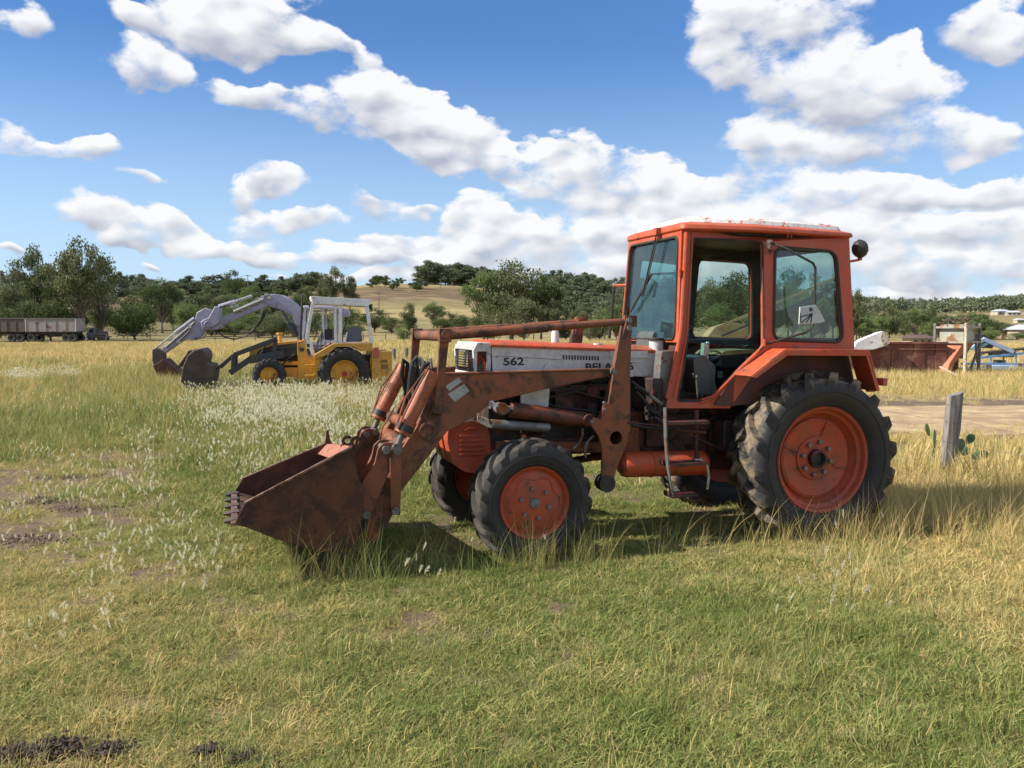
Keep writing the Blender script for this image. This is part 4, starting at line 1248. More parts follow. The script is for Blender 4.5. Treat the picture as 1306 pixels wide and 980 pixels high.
# ---- steps
m = MB()
pA = [T.V(u, v, 0.80) for u, v in ((848, 520), (849, 560), (852, 600), (857, 634))]
for i in range(3):
    m.bar(pA[i], pA[i + 1], 0.012, 0.045, up=(0, 1, 0))
sh = m.build('step_hanger', M_grey, tr)
for (u, v, u2, w) in ((858, 634, 891, 0.16), (853, 594, 902, 0.16), (852, 541, 905, 0.12)):
    m = MB(); a = T.V(u, v, 0.80); b = T.V(u2, v - 2, 0.80)
    m.box(((a.x + b.x) / 2, 0.80 - w / 2, (a.z + b.z) / 2), (abs(a.x - b.x), w, 0.03))
    m.bar((a.x, 0.80, a.z + 0.015), (a.x, 0.80 - w, a.z + 0.015), 0.012, 0.04)
    m.build('step', M_trans, tr, 0.004)
m = MB()
a = T.V(888, 523, 0.62)
m.tube([a, T.V(888, 548, 0.62), T.V(888, 572, 0.62), T.V(889, 588, 0.62)], [0.022, 0.022, 0.016, 0.028], 8)
m.tube([T.V(800, 539, 0.6), T.V(860, 545, 0.66), T.V(930, 578, 0.55)], 0.008, 6)
m.tube([T.V(835, 532, 0.6), T.V(862, 548, 0.7), T.V(900, 552, 0.7)], 0.012, 6)
m.each('linkage_rod', M_trans, tr)
m = MB(); m.tube([T.V(886, 587, 0.66), T.V(894, 587, 0.68), T.V(902, 594, 0.68), T.V(904, 608, 0.68), T.V(902, 624, 0.67)], 0.012, 8); m.build('breather_pipe', M_cream, tr)
m = MB()
for pts in ([(806, 487), (830, 505), (846, 522), (850, 560)], [(812, 500), (835, 525), (846, 535), (848, 560)], [(790, 540), (820, 545), (845, 548), (870, 545)], [(838, 500), (842, 530), (838, 545)], [(825, 520), (835, 528), (845, 522)]):
    m.tube([T.V(u, v, 0.56) for u, v in pts], 0.013, 7)
m.each('brake_hose', M_hose, tr)
m = MB(); m.tube([T.V(812, 493, 0.52), T.V(826, 502, 0.55), T.V(844, 516, 0.58)], 0.018, 8); m.build('pipe_elbow', M_grey, tr)
m = MB()
for u, v in ((828, 520), (834, 524), (826, 528), (836, 531), (830, 533), (840, 526)):
    a = T.V(u, v, 0.52); m.cyl(a - Vector((0, 0.03, 0)), a + Vector((0, 0.02, 0)), 0.016, n=8)
m.box(T.V(832, 527, 0.46), (0.12, 0.07, 0.12))
m.each('valve_block', M_blk, tr)

# ---- front loader
YA0, YA1 = 0.44, 0.53
def LP(lst, Y=0.5): return [T.P(u, v, Y) for u, v in lst]
arm = LP([(562, 478), (574, 475.5), (600, 475), (700, 472), (782, 470), (788, 473), (786, 478), (702, 495), (649, 508), (629, 512), (603, 533), (570, 551), (537, 595), (511, 628), (505, 650), (482, 690), (466, 692), (458, 684), (463, 664), (490, 619), (506, 582), (531, 545), (546, 512)], 0.53)
crank = LP([(482, 572), (488, 566), (495, 564), (506, 566), (513, 575), (512, 592), (498, 600), (491, 616), (474, 655), (463, 664), (456, 654), (456, 628), (464, 612), (478, 590)], 0.60)
link = LP([(497, 580), (510, 576), (512, 600), (510, 657), (498, 656), (497, 610)], 0.62)
upright = LP([(798, 413), (800, 405), (807, 404), (804, 470), (804, 556), (797, 573), (786, 600), (783, 612), (779, 622), (772, 622), (767, 612), (768, 590), (768, 574), (764, 557), (753, 541), (757, 532), (767, 536), (769, 517), (776, 514), (785, 470), (791, 440)], 0.60)
hole_c = T.P(786, 559, 0.60); hole = [(hole_c[0] + 0.058 * math.cos(a), hole_c[1] + 0.058 * math.sin(a)) for a in [2 * math.pi * k / 20 for k in range(20)]]
for s in (1, -1):
    m = MB(); m.prism(arm, s * YA0, s * YA1); lo = m.build('loader_arm', M_ldr, tr, 0.006)
    # seam plates and bosses
    m = MB()
    for (u, v, r) in ((546, 550, 0.075), (559, 526, 0.030), (640, 521, 0.05), (783, 474, 0.045)):
        a = T.P(u, v, 0.53)
        m.lathe([(r, 0), (r, 0.02), (r * 0.8, 0.026), (r * 0.55, 0.02), (r * 0.5, 0.012), (0.001, 0.012)], (a[0], s * YA1, a[1]), (0, s, 0), 24)
    m.each('pivot_boss', M_ldr, lo)
    m = MB()
    e0 = T.P(700, 495, 0.53)
    for a, b in (((572, 478), (780, 472)), ((700, 495), (784, 478))):
        A = T.P(*a, 0.53); B = T.P(*b, 0.53)
        m.bar((A[0], s * (YA1 + 0.003), A[1]), (B[0], s * (YA1 + 0.003), B[1]), 0.012, 0.008)
    m.each('weld_bead', M_bkt, lo)
    if s > 0:
        for cs in (((568, 493), (585, 481), (589, 487), (573, 499)), ((571, 503), (592, 490), (599, 499), (580, 513))):
            m = MB(); m.prism(LP(cs, 0.533), 0.531, 0.534); m.build('worn_sticker', M_stick, lo)
    m = MB(); m.prism(crank, s * 0.58, s * 0.605); m.prism(crank, s * 0.38, s * 0.405); m.each('bell_crank', M_ldr, tr, 0.004)
    m = MB(); m.prism(link, s * 0.61, s * 0.635); m.build('crank_link', M_ldr, tr, 0.004)
    m = MB()
    for (u, v) in ((491, 573), (504, 570), (466, 655), (503, 650)):
        a = T.P(u, v, 0.6); m.cyl((a[0], s * 0.37, a[1]), (a[0], s * 0.66, a[1]), 0.026, n=14); m.cyl((a[0], s * 0.655, a[1]), (a[0], s * 0.668, a[1]), 0.034, n=6)
    m.each('pivot_pin', M_grey, tr)
    # bucket cylinder with rod
    a, b = T.V(549, 474, 0.50), T.V(511, 549, 0.50)
    c = T.V(503, 570, 0.50)
    for q_ in (a, b, c): q_.y = s * 0.66 if False else s * 0.60
    m = MB(); m.tube([a, b], 0.062, 18); m.tube([b - (b - a).normalized() * 0.10, b + (b - a).normalized() * 0.02], 0.070, 18); tc_ = m.build('bucket_cylinder', M_cyl_lit, tr, 0.006)
    m = MB(); m.tube([b, c], 0.026, 12); m.cyl(c - Vector((0, 0.04, 0)), c + Vector((0, 0.04, 0)), 0.045, n=14); m.build('rod', M_grey, tc_)
    m = MB(); m.tube([b + (a - b) * 0.02, b + (a - b) * 0.12], 0.0745, 18); m.build('gland', M_blk, tc_)
    m = MB(); o_ = Vector((0.05, s * 0.05, 0.03)); m.tube([a + o_, a + (b - a) * 0.3 + o_ * 1.2, a + (b - a) * 0.7 + o_ * 1.2, b + o_], 0.009, 6)
    m.tube([a + Vector((0.06, 0, 0.02)), a + (b - a) * 0.5 + Vector((0.10, 0, 0.04)), b + Vector((0.07, 0, 0.0))], 0.008, 6)
    m.each('hydraulic_pipe', M_ldr, tc_)
    # upright frame
    m = MB(); m.holed(upright, [hole], s * 0.575, s * 0.60); m.prism([(x, z) for x, z in upright[:3]] + [upright[3], upright[16], upright[18]], s * 0.50, s * 0.575)
    uf = m.build('loader_upright', M_ldr, tr, 0.004)
    m = MB(); m.tube([(hole_c[0], s * 0.60, hole_c[1]), (hole_c[0], s * 0.25, hole_c[1])], 0.060, 20, cap=False); m.build('cross_tube', M_bkt, uf)
    a = T.P(774, 617, 0.6); m = MB(); m.cyl((a[0], s * 0.50, a[1]), (a[0], s * 0.62, a[1]), 0.075, n=18); m.build('lower_pivot', M_blk, uf)
    m = MB()
    for u, v in ((803, 409), (802, 419), (783, 474), (755, 538), (771, 514), (771, 522)):
        a = T.P(u, v, 0.6); m.cyl((a[0], s * 0.565, a[1]), (a[0], s * 0.615, a[1]), 0.021 if v < 500 else 0.013, n=8)
    m.each('frame_bolt', M_grey, uf)
    # bracing to the chassis
    m = MB(); m.bar((1.52, s * 0.52, 1.02), (1.52, s * 0.24, 0.86), 0.10, 0.10); m.prism([(1.50, 0.86), (2.65, 0.92), (2.65, 0.84), (1.45, 0.76)], s * 0.26, s * 0.30)
    m.prism([(1.70, 1.00), (1.30, 1.06), (1.28, 0.62), (1.46, 0.60)], s * 0.28, s * 0.33)
    m.each('subframe', M_ldr, tr, 0.005)
    # lift cylinder
    a, b = T.V(748, 536, 0.38), T.V(638, 521, 0.38)
    a.y = b.y = s * 0.38
    d = (b - a).normalized()
    m = MB(); m.tube([a, a + d * 0.72], 0.068, 18); m.cyl(a - Vector((0, 0.07, 0)), a + Vector((0, 0.07, 0)), 0.06, n=14); lc = m.build('lift_cylinder', M_cyl_shaded, tr, 0.006)
    m = MB(); m.tube([a + d * 0.70, b], 0.032, 12); m.cyl(b - Vector((0, 0.06, 0)), b + Vector((0, 0.08, 0)), 0.05, n=14); m.build('rod', M_grey, lc)
    # upper levelling linkage
    a, b = T.V(567, 428, 0.55), T.V(803, 410, 0.55)
    a.y = b.y = s * 0.55
    m = MB(); d = (b - a).normalized()
    m.tube([a, a + d * 0.9], 0.040, 12); m.tube([a + d * 0.85, b], 0.031, 12)
    m.box(b, (0.12, 0.06, 0.10)); m.box(a, (0.10, 0.07, 0.11)); m.build('levelling_rod', M_ldr, tr, 0.004)
    m = MB(); u0, u1 = T.V(567, 422, 0.55), T.V(558, 527, 0.55); u0.y = u1.y = s * 0.565
    m.bar(u0, u1, 0.022, 0.115, up=(0, 1, 0)) if False else m.prism(LP([(561, 421), (574, 421), (568, 470), (563, 529), (553, 527), (558, 470)], 0.56), s * 0.545, s * 0.575)
    m.cyl((u0.x, s * 0.48, u0.z - 0.03), (u0.x, s * 0.60, u0.z - 0.03), 0.035, n=14)
    m.build('levelling_lever', M_ldr, tr, 0.004)
# cross tube at the levers, arm cross tube
a = T.V(567, 429, 0.5)
m = MB(); m.tube([(a.x, -0.56, a.z), (a.x, 0.56, a.z)], 0.045, 16); m.build('lever_cross_tube', M_ldr, tr)
a = T.V(520, 575, 0.5)
m = MB(); m.tube([(a.x, -0.5, a.z), (a.x, 0.5, a.z)], 0.075, 18); m.tube([(3.42, -0.5, 1.08), (3.42, 0.5, 1.08)], 0.05, 16); m.build('arm_cross_tube', M_ldr, tr)
# hoses looping at the elbow
m = MB()
for pts in ([(519, 545, .35), (517, 500, .38), (512, 478, .42), (515, 458, .44), (520, 464, .42), (518, 490, .4), (525, 520, .4)],
            [(521, 508, .5), (523, 480, .5), (526, 462, .48), (531, 455, .46), (532, 470, .44), (530, 500, .4)],
            [(545, 468, .3), (537, 458, .3), (528, 470, .2), (524, 500, .2)],
            [(550, 462, .5), (541, 466, .5), (535, 480, .5), (529, 498, .5), (521, 520, .5)]):
    m.tube([T.V(*q_) for q_ in pts], 0.017, 8)
m.each('hydraulic_hose', M_hose, tr)
m = MB()
for pts in ([(560, 466, .5), (545, 490, .54), (530, 520, .6), (518, 545, .62)], [(556, 470, .5), (560, 500, .56), (552, 520, .56), (540, 548, .58)], [(549, 470, .3), (530, 505, .3), (512, 545, .3)], [(503, 520, -.3), (488, 545, -.3), (484, 560, -.3)]):
    m.tube([T.V(*q_) for q_ in pts], 0.008, 6)
m.each('hydraulic_pipe', M_ldr, tr)
m = MB()
for u, v, y in ((533, 468, .4), (539, 470, .4), (527, 508, .5), (550, 470, .5)):
    a = T.V(u, v, y); m.cyl(a, a + Vector((0.01, 0, 0.08)), 0.018, n=8)
m.each('pipe_union', M_steel, tr)
# curved grey pipes by the front of the upright, grey tube and cream end under the arm
m = MB()
m.tube([T.V(u, v, 0.45) for u, v in ((743, 547), (743, 556), (738, 566), (731, 573))], 0.012, 8)
m.tube([T.V(u, v, 0.45) for u, v in ((757, 556), (749, 564), (746, 574), (747, 584))], 0.012, 8)
m.each('curved_pipe', M_grey, tr)
m = MB(); m.tube([T.V(627, 541, 0.42), T.V(700, 546, 0.42)], 0.04, 14); m.build('steering_cylinder', M_grey, tr)
m = MB(); m.bar(T.V(590, 536, 0.40), T.V(611, 531, 0.40), 0.05, 0.045); m.prism(LP([(609, 530), (626, 536), (629, 536), (629, 546), (624, 546), (609, 539)], 0.44), 0.40, 0.44); m.build('end_bracket', M_cream, tr, 0.004)
m = MB(); m.prism(LP([(622, 520), (624, 512), (628, 511), (636, 518), (631, 520), (627, 517), (625, 522)], 0.55), 0.545, 0.56); m.build('torn_gaiter', M_white, tr)
m = MB(); m.cyl((2.44, 0.42, 0.98), (2.44, 0.42, 0.74), 0.022, n=10); m.build('orange_rod', M_or, tr)

# ---- bucket: plates between a near and a far outline
bn = [(299, 669), (312, 642), (381, 605), (450, 569.5), (456, 605), (464, 625), (463, 655), (457, 690), (440, 706), (400, 702), (350, 687), (315, 673)]
near3 = []
far3 = []
YB = 0.86
for i, (u, v) in enumerate(bn):
    X, Z = T.P(u, v, YB)
    near3.append(Vector((X, YB, Z)))
tn = T.P(312, 642, YB); tf = T.P(307, 625, -YB); bnk = T.P(450, 569.5, YB); bfk = T.P(414, 556, -YB)
dz = ((tf[1] - tn[1]) + (bfk[1] - bnk[1])) / 2
for p_ in near3:
    k = (p_.z - near3[8].z) / (near3[3].z - near3[8].z)
    far3.append(Vector((p_.x, -YB, near3[8].z - 0.02 + (p_.z - near3[8].z) * (1 + dz / (near3[3].z - near3[8].z)))))
def bl(i, t_):  # point on the shell
    return near3[i] * (1 - t_) + far3[i] * t_
bk = empty('bucket', (0, 0, 0), parent=tr)
def plate(pts3, th, name, mt, parent=bk):
    n_ = len(pts3); off = Vector((0, th, 0))
    m = MB(); tris = tessellate_polygon([[Vector((p_.x, p_.z, 0)) for p_ in pts3]])
    vs_ = [p_ for p_ in pts3] + [p_ + off for p_ in pts3]
    fs = [tuple(q_) for q_ in tris] + [tuple(i + n_ for i in reversed(q_)) for q_ in tris] + [(i, (i + 1) % n_, n_ + (i + 1) % n_, n_ + i) for i in range(n_)]
    m.add(vs_, fs); return m.build(name, mt, parent, 0.003)
plate(near3, -0.016, 'side_plate', M_bkt)
plate(far3, 0.016, 'side_plate', M_bkt)
# curved shell: back and floor, from the rear top edge round to the cutting edge
m = MB()
seq = [3, 4, 5, 6, 7, 8, 9, 10, 11, 0]
cen = sum((p_ for p_ in near3), Vector()) / len(near3)
vs_ = []
for i in seq:
    a, b = bl(i, 0.0), bl(i, 1.0)
    d = Vector((cen.x - a.x, 0, cen.z - a.z)).normalized() * 0.016
    vs_ += [a, b, a + d, b + d]
fs = []
for k in range(len(seq) - 1):
    o_ = k * 4; n4 = o_ + 4
    fs += [(o_, o_ + 1, n4 + 1, n4), (o_ + 2, n4 + 2, n4 + 3, o_ + 3)]
L_ = (len(seq) - 1) * 4
fs += [(0, 2, 3, 1), (L_, L_ + 1, L_ + 3, L_ + 2)]
m.add(vs_, fs); m.build('bucket_shell', M_bkt, bk)
# top plate along the back edge, its sunlight painted in by the brighter material
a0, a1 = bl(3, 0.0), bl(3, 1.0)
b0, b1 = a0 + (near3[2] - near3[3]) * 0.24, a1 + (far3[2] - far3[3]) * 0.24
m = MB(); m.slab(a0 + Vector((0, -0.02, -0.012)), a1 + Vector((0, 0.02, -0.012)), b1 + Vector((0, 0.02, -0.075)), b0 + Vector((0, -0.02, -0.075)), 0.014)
m.build('back_plate', M_bkt_lit, bk)
# edge strips
m = MB()
for A_l in (near3, far3):
    m.bar(A_l[1], A_l[3], 0.03, 0.018)
m.bar(bl(0, 0.0), bl(0, 1.0), 0.05, 0.026)
m.each('edge_strip', M_edge, bk, 0.003)
# teeth along the cutting edge
for k in range(5):
    t_ = (k + 0.4) / 4.9
    b = bl(0, t_)
    o = MB().prism([(b.x - 0.04, b.z + 0.022), (b.x + 0.01, b.z + 0.022), (b.x + 0.078, b.z + 0.010), (b.x + 0.078, b.z + 0.000), (b.x + 0.01, b.z - 0.020), (b.x - 0.04, b.z - 0.022)], b.y - 0.045, b.y + 0.045)
    o.build('tooth', M_dig, bk, 0.004)
# hooks and eyes on the back edge
for t_ in (0.02, 0.33):
    b = bl(3, t_) + Vector((-0.03, 0, 0.03)); m = MB()
    ring = [(b.x + 0.048 * math.cos(a), b.z + 0.048 * math.sin(a)) for a in [2 * math.pi * k / 16 for k in range(16)]]
    hol = [(b.x + 0.022 * math.cos(a), b.z + 0.022 * math.sin(a)) for a in [2 * math.pi * k / 12 for k in range(12)]]
    m.holed(ring, [hol], b.y - 0.012, b.y + 0.012); m.box((b.x + 0.02, b.y, b.z - 0.05), (0.07, 0.02, 0.05)); m.build('lifting_eye', M_bkt, bk)
b = bl(3, 0.62); m = MB(); m.prism([(b.x + 0.04, b.z), (b.x + 0.10, b.z), (b.x + 0.09, b.z + 0.11), (b.x + 0.07, b.z + 0.13), (b.x + 0.06, b.z + 0.05)], b.y - 0.01, b.y + 0.01); m.build('grab_hook', M_bkt, bk)
# pivot brackets behind the bucket
for s in (1, -1):
    for y in (0.40, 0.56):
        m = MB(); m.prism([(near3[4].x + 0.02, near3[4].z), (near3[4].x - 0.13, near3[4].z - 0.12), (near3[6].x - 0.12, near3[6].z + 0.05), (near3[7].x - 0.1, near3[7].z), (near3[7].x + 0.03, near3[7].z)], s * y - 0.012, s * y + 0.012)
        m.build('pivot_bracket', M_bkt, bk)

# ================================================================ other machines
def hit(u, v, dmax=3000):
    """where the sight line meets the land"""
    d = ray(u, v); t_ = np.geomspace(3, dmax, 1500)
    x, y, z = d[0] * t_, d[1] * t_, H + d[2] * t_
    below = z < terr(x, y)
    i = int(np.argmax(below)) if below.any() else len(t_) - 1
    return float(x[i]), float(y[i]), float(terr(x[i], y[i]))
def at(u, d):
    x = (u - CX) / F * d
    return x, d, float(terr(x, d))
def zat(v, d): return H - (v - 418) / F * d

# ---- yellow backhoe loader
B = Frame(-4.91, 24.92, 14)
by = empty('backhoe_loader', (B.ox, B.oy, 0), math.pi + B.th, 'yellow backhoe loader with an open white cab standing in tall pale grass', 'backhoe loader')
def BP(lst, Y): return [B.P(u, v, Y) for u, v in lst]
def bwheel(name, px, R, rr, W, side, hubr):
    X, Z = B.P(px[0], px[1], 0.95)
    w = empty(name, (X, side * 0.86, Z), parent=by)
    m, Rc, h = tyre(R, rr, W, 18, R * 0.06, R * 0.085, -0.4, 9, 40)
    if side < 0: m = mirror(m)
    o = m.build('tyre', M_tyre2, w); set_tread(o, Rc, h)
    s = side; r = MB()
    r.lathe([(rr, s * W * .32), (rr * 1.03, s * W * .42), (rr * .95, s * W * .40), (rr * .9, s * W * .22), (rr * .55, s * W * .16), (rr * .3, s * W * .24), (0.001, s * W * .24)], (0, 0, 0), (0, 1, 0), 32)
    r.lathe([(rr, -s * W * .32), (rr * .9, -s * W * .2), (rr * .88, s * W * .2)], (0, 0, 0), (0, 1, 0), 24)
    r.build('rim', M_yrim, w)
    h_ = MB(); h_.cyl((0, s * W * .22, 0), (0, s * W * .36, 0), hubr, n=14); h_.build('hub', M_redhub if R > .6 else M_yrim, w)
for s in (1, -1):
    bwheel('rear_wheel', (439.5, 477), 0.74, 0.375, 0.42, s, 0.075)
    bwheel('front_wheel', (343, 479), 0.46, 0.22, 0.28, s, 0.06)
# body panels
m = MB()
m.prism(BP([(379, 437), (388, 433), (393, 455), (407, 454), (407, 483), (380, 483)], 0.7), -0.72, 0.72); m.build('front_cowl', M_yel, by, 0.01)
fd = BP([(425, 438.5), (475, 437.5), (475, 448), (460, 448), (450, 442.5), (430, 442.5), (415, 454), (402, 457), (400, 453)], 0.95)
for s in (1, -1):
    m = MB(); m.prism(fd, s * 0.66, s * 1.02); m.build('fender', M_yel, by, 0.01)
m = MB(); m.prism(BP([(400, 455), (414, 455), (412, 483), (400, 483)], 0.9), 0.70, 0.90)
for v in (466, 479): m.box(B.V(395, v, 0.95), (0.26, 0.16, 0.03))
m.each('step_box', M_yel, by, 0.006)
m = MB(); m.prism(BP([(351, 461), (380, 461), (380, 466), (351, 466)], 0.45), -0.45, 0.45); m.prism(BP([(362, 469), (380, 469), (380, 481), (366, 481)], 0.45), -0.45, 0.45)
m.each('chassis', M_yel, by, 0.01)
m = MB(); m.prism(BP([(474, 448), (500, 448), (500, 480), (483, 480.5), (483, 488), (474, 488)], 1.0), 0.62, 1.02); m.prism(BP([(474, 448), (500, 448), (500, 480), (474, 480)], 1.0), -1.02, -0.62)
m.each('stabiliser_housing', M_yel, by, 0.01)
m = MB(); m.prism(BP([(476, 444), (483, 443), (483, 457), (476, 457)], 1.03), 1.025, 1.05); m.build('reflector', M_refl, by)
m = MB(); m.prism(BP([(405, 462), (474, 452), (474, 484), (405, 484)], 0.5), -0.5, 0.5); m.prism(BP([(380, 440), (330, 446), (328, 478), (380, 478)], 0.3), -0.28, 0.28)
m.each('running_gear', M_eng, by)
# bonnet
m = MB(); m.prism(BP([(318, 448), (344, 438.5), (384, 434), (384, 437), (346, 441.5), (332, 446), (324, 456), (318, 456)], 0.42), -0.42, 0.42); m.build('bonnet_top', M_yel, by, 0.006)
m = MB(); m.prism(BP([(324, 456), (332, 446), (346, 441.5), (382, 437.5), (381, 452), (352, 458), (324, 460)], 0.40), -0.40, 0.40); m.build('bonnet_side', M_dark, by, 0.006)
m = MB(); a = B.V(357, 436, 0.1); m.cyl(a - Vector((0, 0, .05)), a + Vector((0, 0, .22)), 0.07, 0.05); m.cyl(a + Vector((0, 0, .20)), a + Vector((0, 0, .26)), 0.09); m.build('air_cleaner', M_yel, by)
m = MB(); m.tube([B.V(383, 434, 0.25), B.V(383, 425, 0.25), B.V(386, 376, 0.25)], [0.06, 0.035, 0.035], 10); m.build('exhaust_stack', M_blk, by)
# cab
M_ = M_cabw
def post(a, b, Y, w=0.07, n='cab_post'):
    m = MB(); m.bar(B.V(*a, Y), B.V(*b, Y), w, w, up=(0, 1, 0)); return m.build(n, M_, by, 0.006)
roof = [B.P(u, v, 0.72) for u, v in ((395, 378), (474, 382), (470, 391), (399, 387.5))]
m = MB(); m.prism(roof, -0.78, 0.78); m.build('cab_roof', M_, by, 0.02)
for Y in (0.70, -0.70):
    post((399, 387), (391, 433), Y, 0.09); post((434, 389), (434, 438), Y, 0.10); post((428, 389), (428, 437), Y, 0.05); post((468, 391), (474, 438), Y, 0.10)
    m = MB(); m.bar(B.V(426, 438, Y), B.V(475, 438, Y), 0.06, 0.05); m.bar(B.V(426, 438, Y), B.V(409, 452, Y), 0.05, 0.04); m.bar(B.V(391, 433, Y), B.V(399, 454, Y), 0.07, 0.05); m.each('cab_rail', M_, by)
m = MB(); m.prism(BP([(391, 434), (397, 434), (402, 452), (398, 454)], 0.68), 0.62, 0.68); m.build('door_panel', M_, by)
m = MB(); m.tube([B.V(411, 424, 0) + Vector((0.03 * math.cos(k), 0.20 * math.sin(k), 0.19 * math.cos(k))) for k in [2 * math.pi * i / 20 for i in range(20)]], 0.018, 6, closed=True); m.tube([B.V(411, 424, 0), B.V(402, 445, 0)], 0.03, 6)
m.build('steering_wheel', M_dark, by)
m = MB(); m.prism(rpoly(BP([(440, 436), (443, 421), (450, 416), (459, 418), (462, 436)], 0.0), 0.08, 3), -0.25, 0.25); m.build('seat', mat('seat_blue_grey', (0.16, 0.18, 0.22), 0.7), by, 0.02)
m = MB()
for u, v, y in ((404, 440, .3), (408, 436, .2), (414, 441, .35), (420, 438, -.2), (418, 446, .1)):
    m.tube([B.V(u, v + 12, y), B.V(u + 1, v - 6, y)], 0.02, 6)
m.box(B.V(412, 448, 0), (0.5, 0.9, 0.2)); m.each('control_lever', M_grey, by)
# lights, decal, hoses, tank cap, grime
for u, v, Y in ((398, 388, .5), (398, 388, -.5), (470, 391, .5), (470, 391, -.5)):
    m = MB(); a = B.V(u, v, Y); sx_ = 1 if u < 430 else -1
    m.cyl(a, a + Vector((0.10 * sx_, 0, -0.02)), 0.07, 0.085, 14); m.build('work_light', M_blk, by)
m = MB(); m.prism(BP([(352, 446), (378, 443), (378, 446.5), (352, 450)], 0.41), 0.405, 0.412); m.build('side_stripe', M_ink, by)
m = MB(); m.prism(BP([(486, 459), (494, 459), (494, 463), (486, 463)], 1.03), 1.021, 1.028); m.prism(BP([(486, 465), (495, 465), (495, 471), (486, 471)], 1.03), 1.021, 1.028); m.each('decal', mat('brown_decal', (0.25, 0.12, 0.03), .5), by)
for pts in (((352, 440), (346, 436), (338, 441), (332, 452)), ((346, 452), (338, 449), (328, 455), (318, 458)), ((360, 455), (352, 462), (343, 460)), ((376, 452), (366, 459), (358, 468)), ((372, 462), (360, 458), (350, 463), (342, 470))):
    m = MB(); m.tube([B.V(u, v, 0.6) for u, v in pts], 0.022, 6); m.build('hydraulic_hose', M_hose, by)
for Y in (0.62,):
    m = MB(); m.bar(B.V(350, 452, Y), B.V(330, 465, Y), 0.09, 0.09); m.build('lift_ram', M_grey, by)
m = MB(); m.box(B.V(393, 441, 0.74), (0.08, 0.03, 0.10)); m.cyl(B.V(385, 446, .70), B.V(385, 446, .76), 0.06); m.each('tank_cap', M_blk, by)
m = MB(); m.tube([B.V(400, 434, .74), B.V(404, 426, .80), B.V(404, 416, .80), B.V(402, 412, .78)], 0.018, 6); m.box(B.V(402, 410, .80), (0.05, 0.12, 0.2)); m.build('mirror', M_blk, by)
# loader arms and bucket
for s in (1, -1):
    m = MB(); Y = 0.66 * s
    def bb(a, b, w, h): 
        A, C_ = B.V(*a, 0.66), B.V(*b, 0.66); A.y = C_.y = Y; m.bar(A, C_, w, h)
    bb((298, 453), (352, 433), 0.09, 0.13); bb((293, 476), (318, 459), 0.10, 0.16); bb((318, 459), (362, 452), 0.10, 0.22); bb((297, 452), (297, 476), 0.09, 0.09); bb((276, 472), (297, 453), 0.07, 0.08); bb((352, 433), (348, 456), 0.09, 0.12)
    m.build('loader_arm', M_dark, by, 0.01)
bo_ = BP([(230, 486), (233, 468), (239, 453), (246, 447.5), (256, 444.5), (262, 450), (263, 457), (261, 465), (270, 466), (273, 477), (270, 492), (240, 496)], 0.9)
m = MB(); m.prism(bo_, -0.95, 0.95); m.build('loader_bucket', M_dig, by, 0.03)
m = MB()
for k in range(7):
    y = -0.9 + 0.3 * k; m.bar(B.V(247, 447, 0) + Vector((0, y, .01)), B.V(233, 468, 0) + Vector((0, y, 0.02)), 0.07, 0.04)
m.each('wear_strip', M_dig, by)

# ---- lavender excavator behind it
E_ = Frame(-6.15, 29.6, 6)
ex = empty('excavator', (E_.ox, E_.oy, 0), math.pi + E_.th, 'lavender excavator with a long raised boom reaching left behind the yellow backhoe loader', 'excavator')
def EP(l, Y): return [E_.P(u, v, Y) for u, v in l]
stick = EP([(206, 445), (228, 430), (245, 418), (250, 408), (252, 399), (263, 393), (270, 396), (268, 420), (262, 424), (257, 430), (250, 434), (240, 432), (231, 437), (211, 451)], 0)
m = MB(); m.prism(stick, -0.14, 0.14); m.build('dipper_arm', M_lav, ex, 0.02)
kn = EP([(258, 411), (262, 408), (268, 406), (276, 391), (282, 392), (281, 405), (283, 411), (274, 417), (268, 421), (260, 420)], 0)
m = MB(); m.prism(kn, -0.24, 0.24); m.cyl(E_.V(265, 414, -.28), E_.V(265, 414, .28), 0.12); m.build('boom_head', M_lav, ex, 0.02)
boom = EP([(270, 418), (280, 407), (297, 400), (315, 391), (331, 381), (341, 377), (351, 375.5), (362, 377), (372, 382), (381, 390), (387, 401), (392, 420), (394, 434), (380, 434), (379, 416), (373, 404), (364, 397), (355, 394), (345, 392), (338, 392.5), (315, 402), (290, 413), (281, 420), (272, 421)], 0)
m = MB(); m.prism(boom, -0.17, 0.17); m.build('boom', M_lav, ex, 0.02)
def etube(pts, r, name, mt, y=0.0, n=8):
    m = MB(); m.tube([E_.V(u, v, 0) + Vector((0, y, 0)) for u, v in pts], r, n); return m.build(name, mt, ex)
etube([(279, 391.5), (300, 385)], 0.075, 'ram_body', M_lav); etube([(300, 385), (321, 377.5)], 0.055, 'ram_rod', M_steel)
etube([(300, 398), (338, 382)], 0.07, 'ram_body', M_steel, 0.2)
etube([(249, 406), (224, 425)], 0.06, 'ram_body', M_lav, 0.1); etube([(224, 425), (200, 444)], 0.035, 'ram_rod', M_steel, 0.1)
etube([(250, 411), (213, 443)], 0.04, 'link_rod', M_steel, 0.18)
for y in (-.25, .25):
    etube([(358, 396), (369, 413)], 0.04, 'ram_rod', M_grey, y); etube([(369, 413), (380, 428)], 0.085, 'ram_body', M_dark, y)
for pts in (((279, 423), (288, 430), (300, 433), (316, 429), (331, 415), (338, 404), (342, 395)), ((290, 416), (300, 423), (312, 425), (322, 423), (334, 410), (339, 395)), ((250, 431), (256, 432), (262, 430), (268, 421)), ((331, 380), (324, 388), (312, 393), (300, 398)), ((245, 421), (236, 430), (228, 437)), ((282, 392), (292, 390), (303, 388), (306, 383))):
    etube(pts, 0.028, 'hydraulic_hose', M_hose, 0.2, 6)
m = MB()
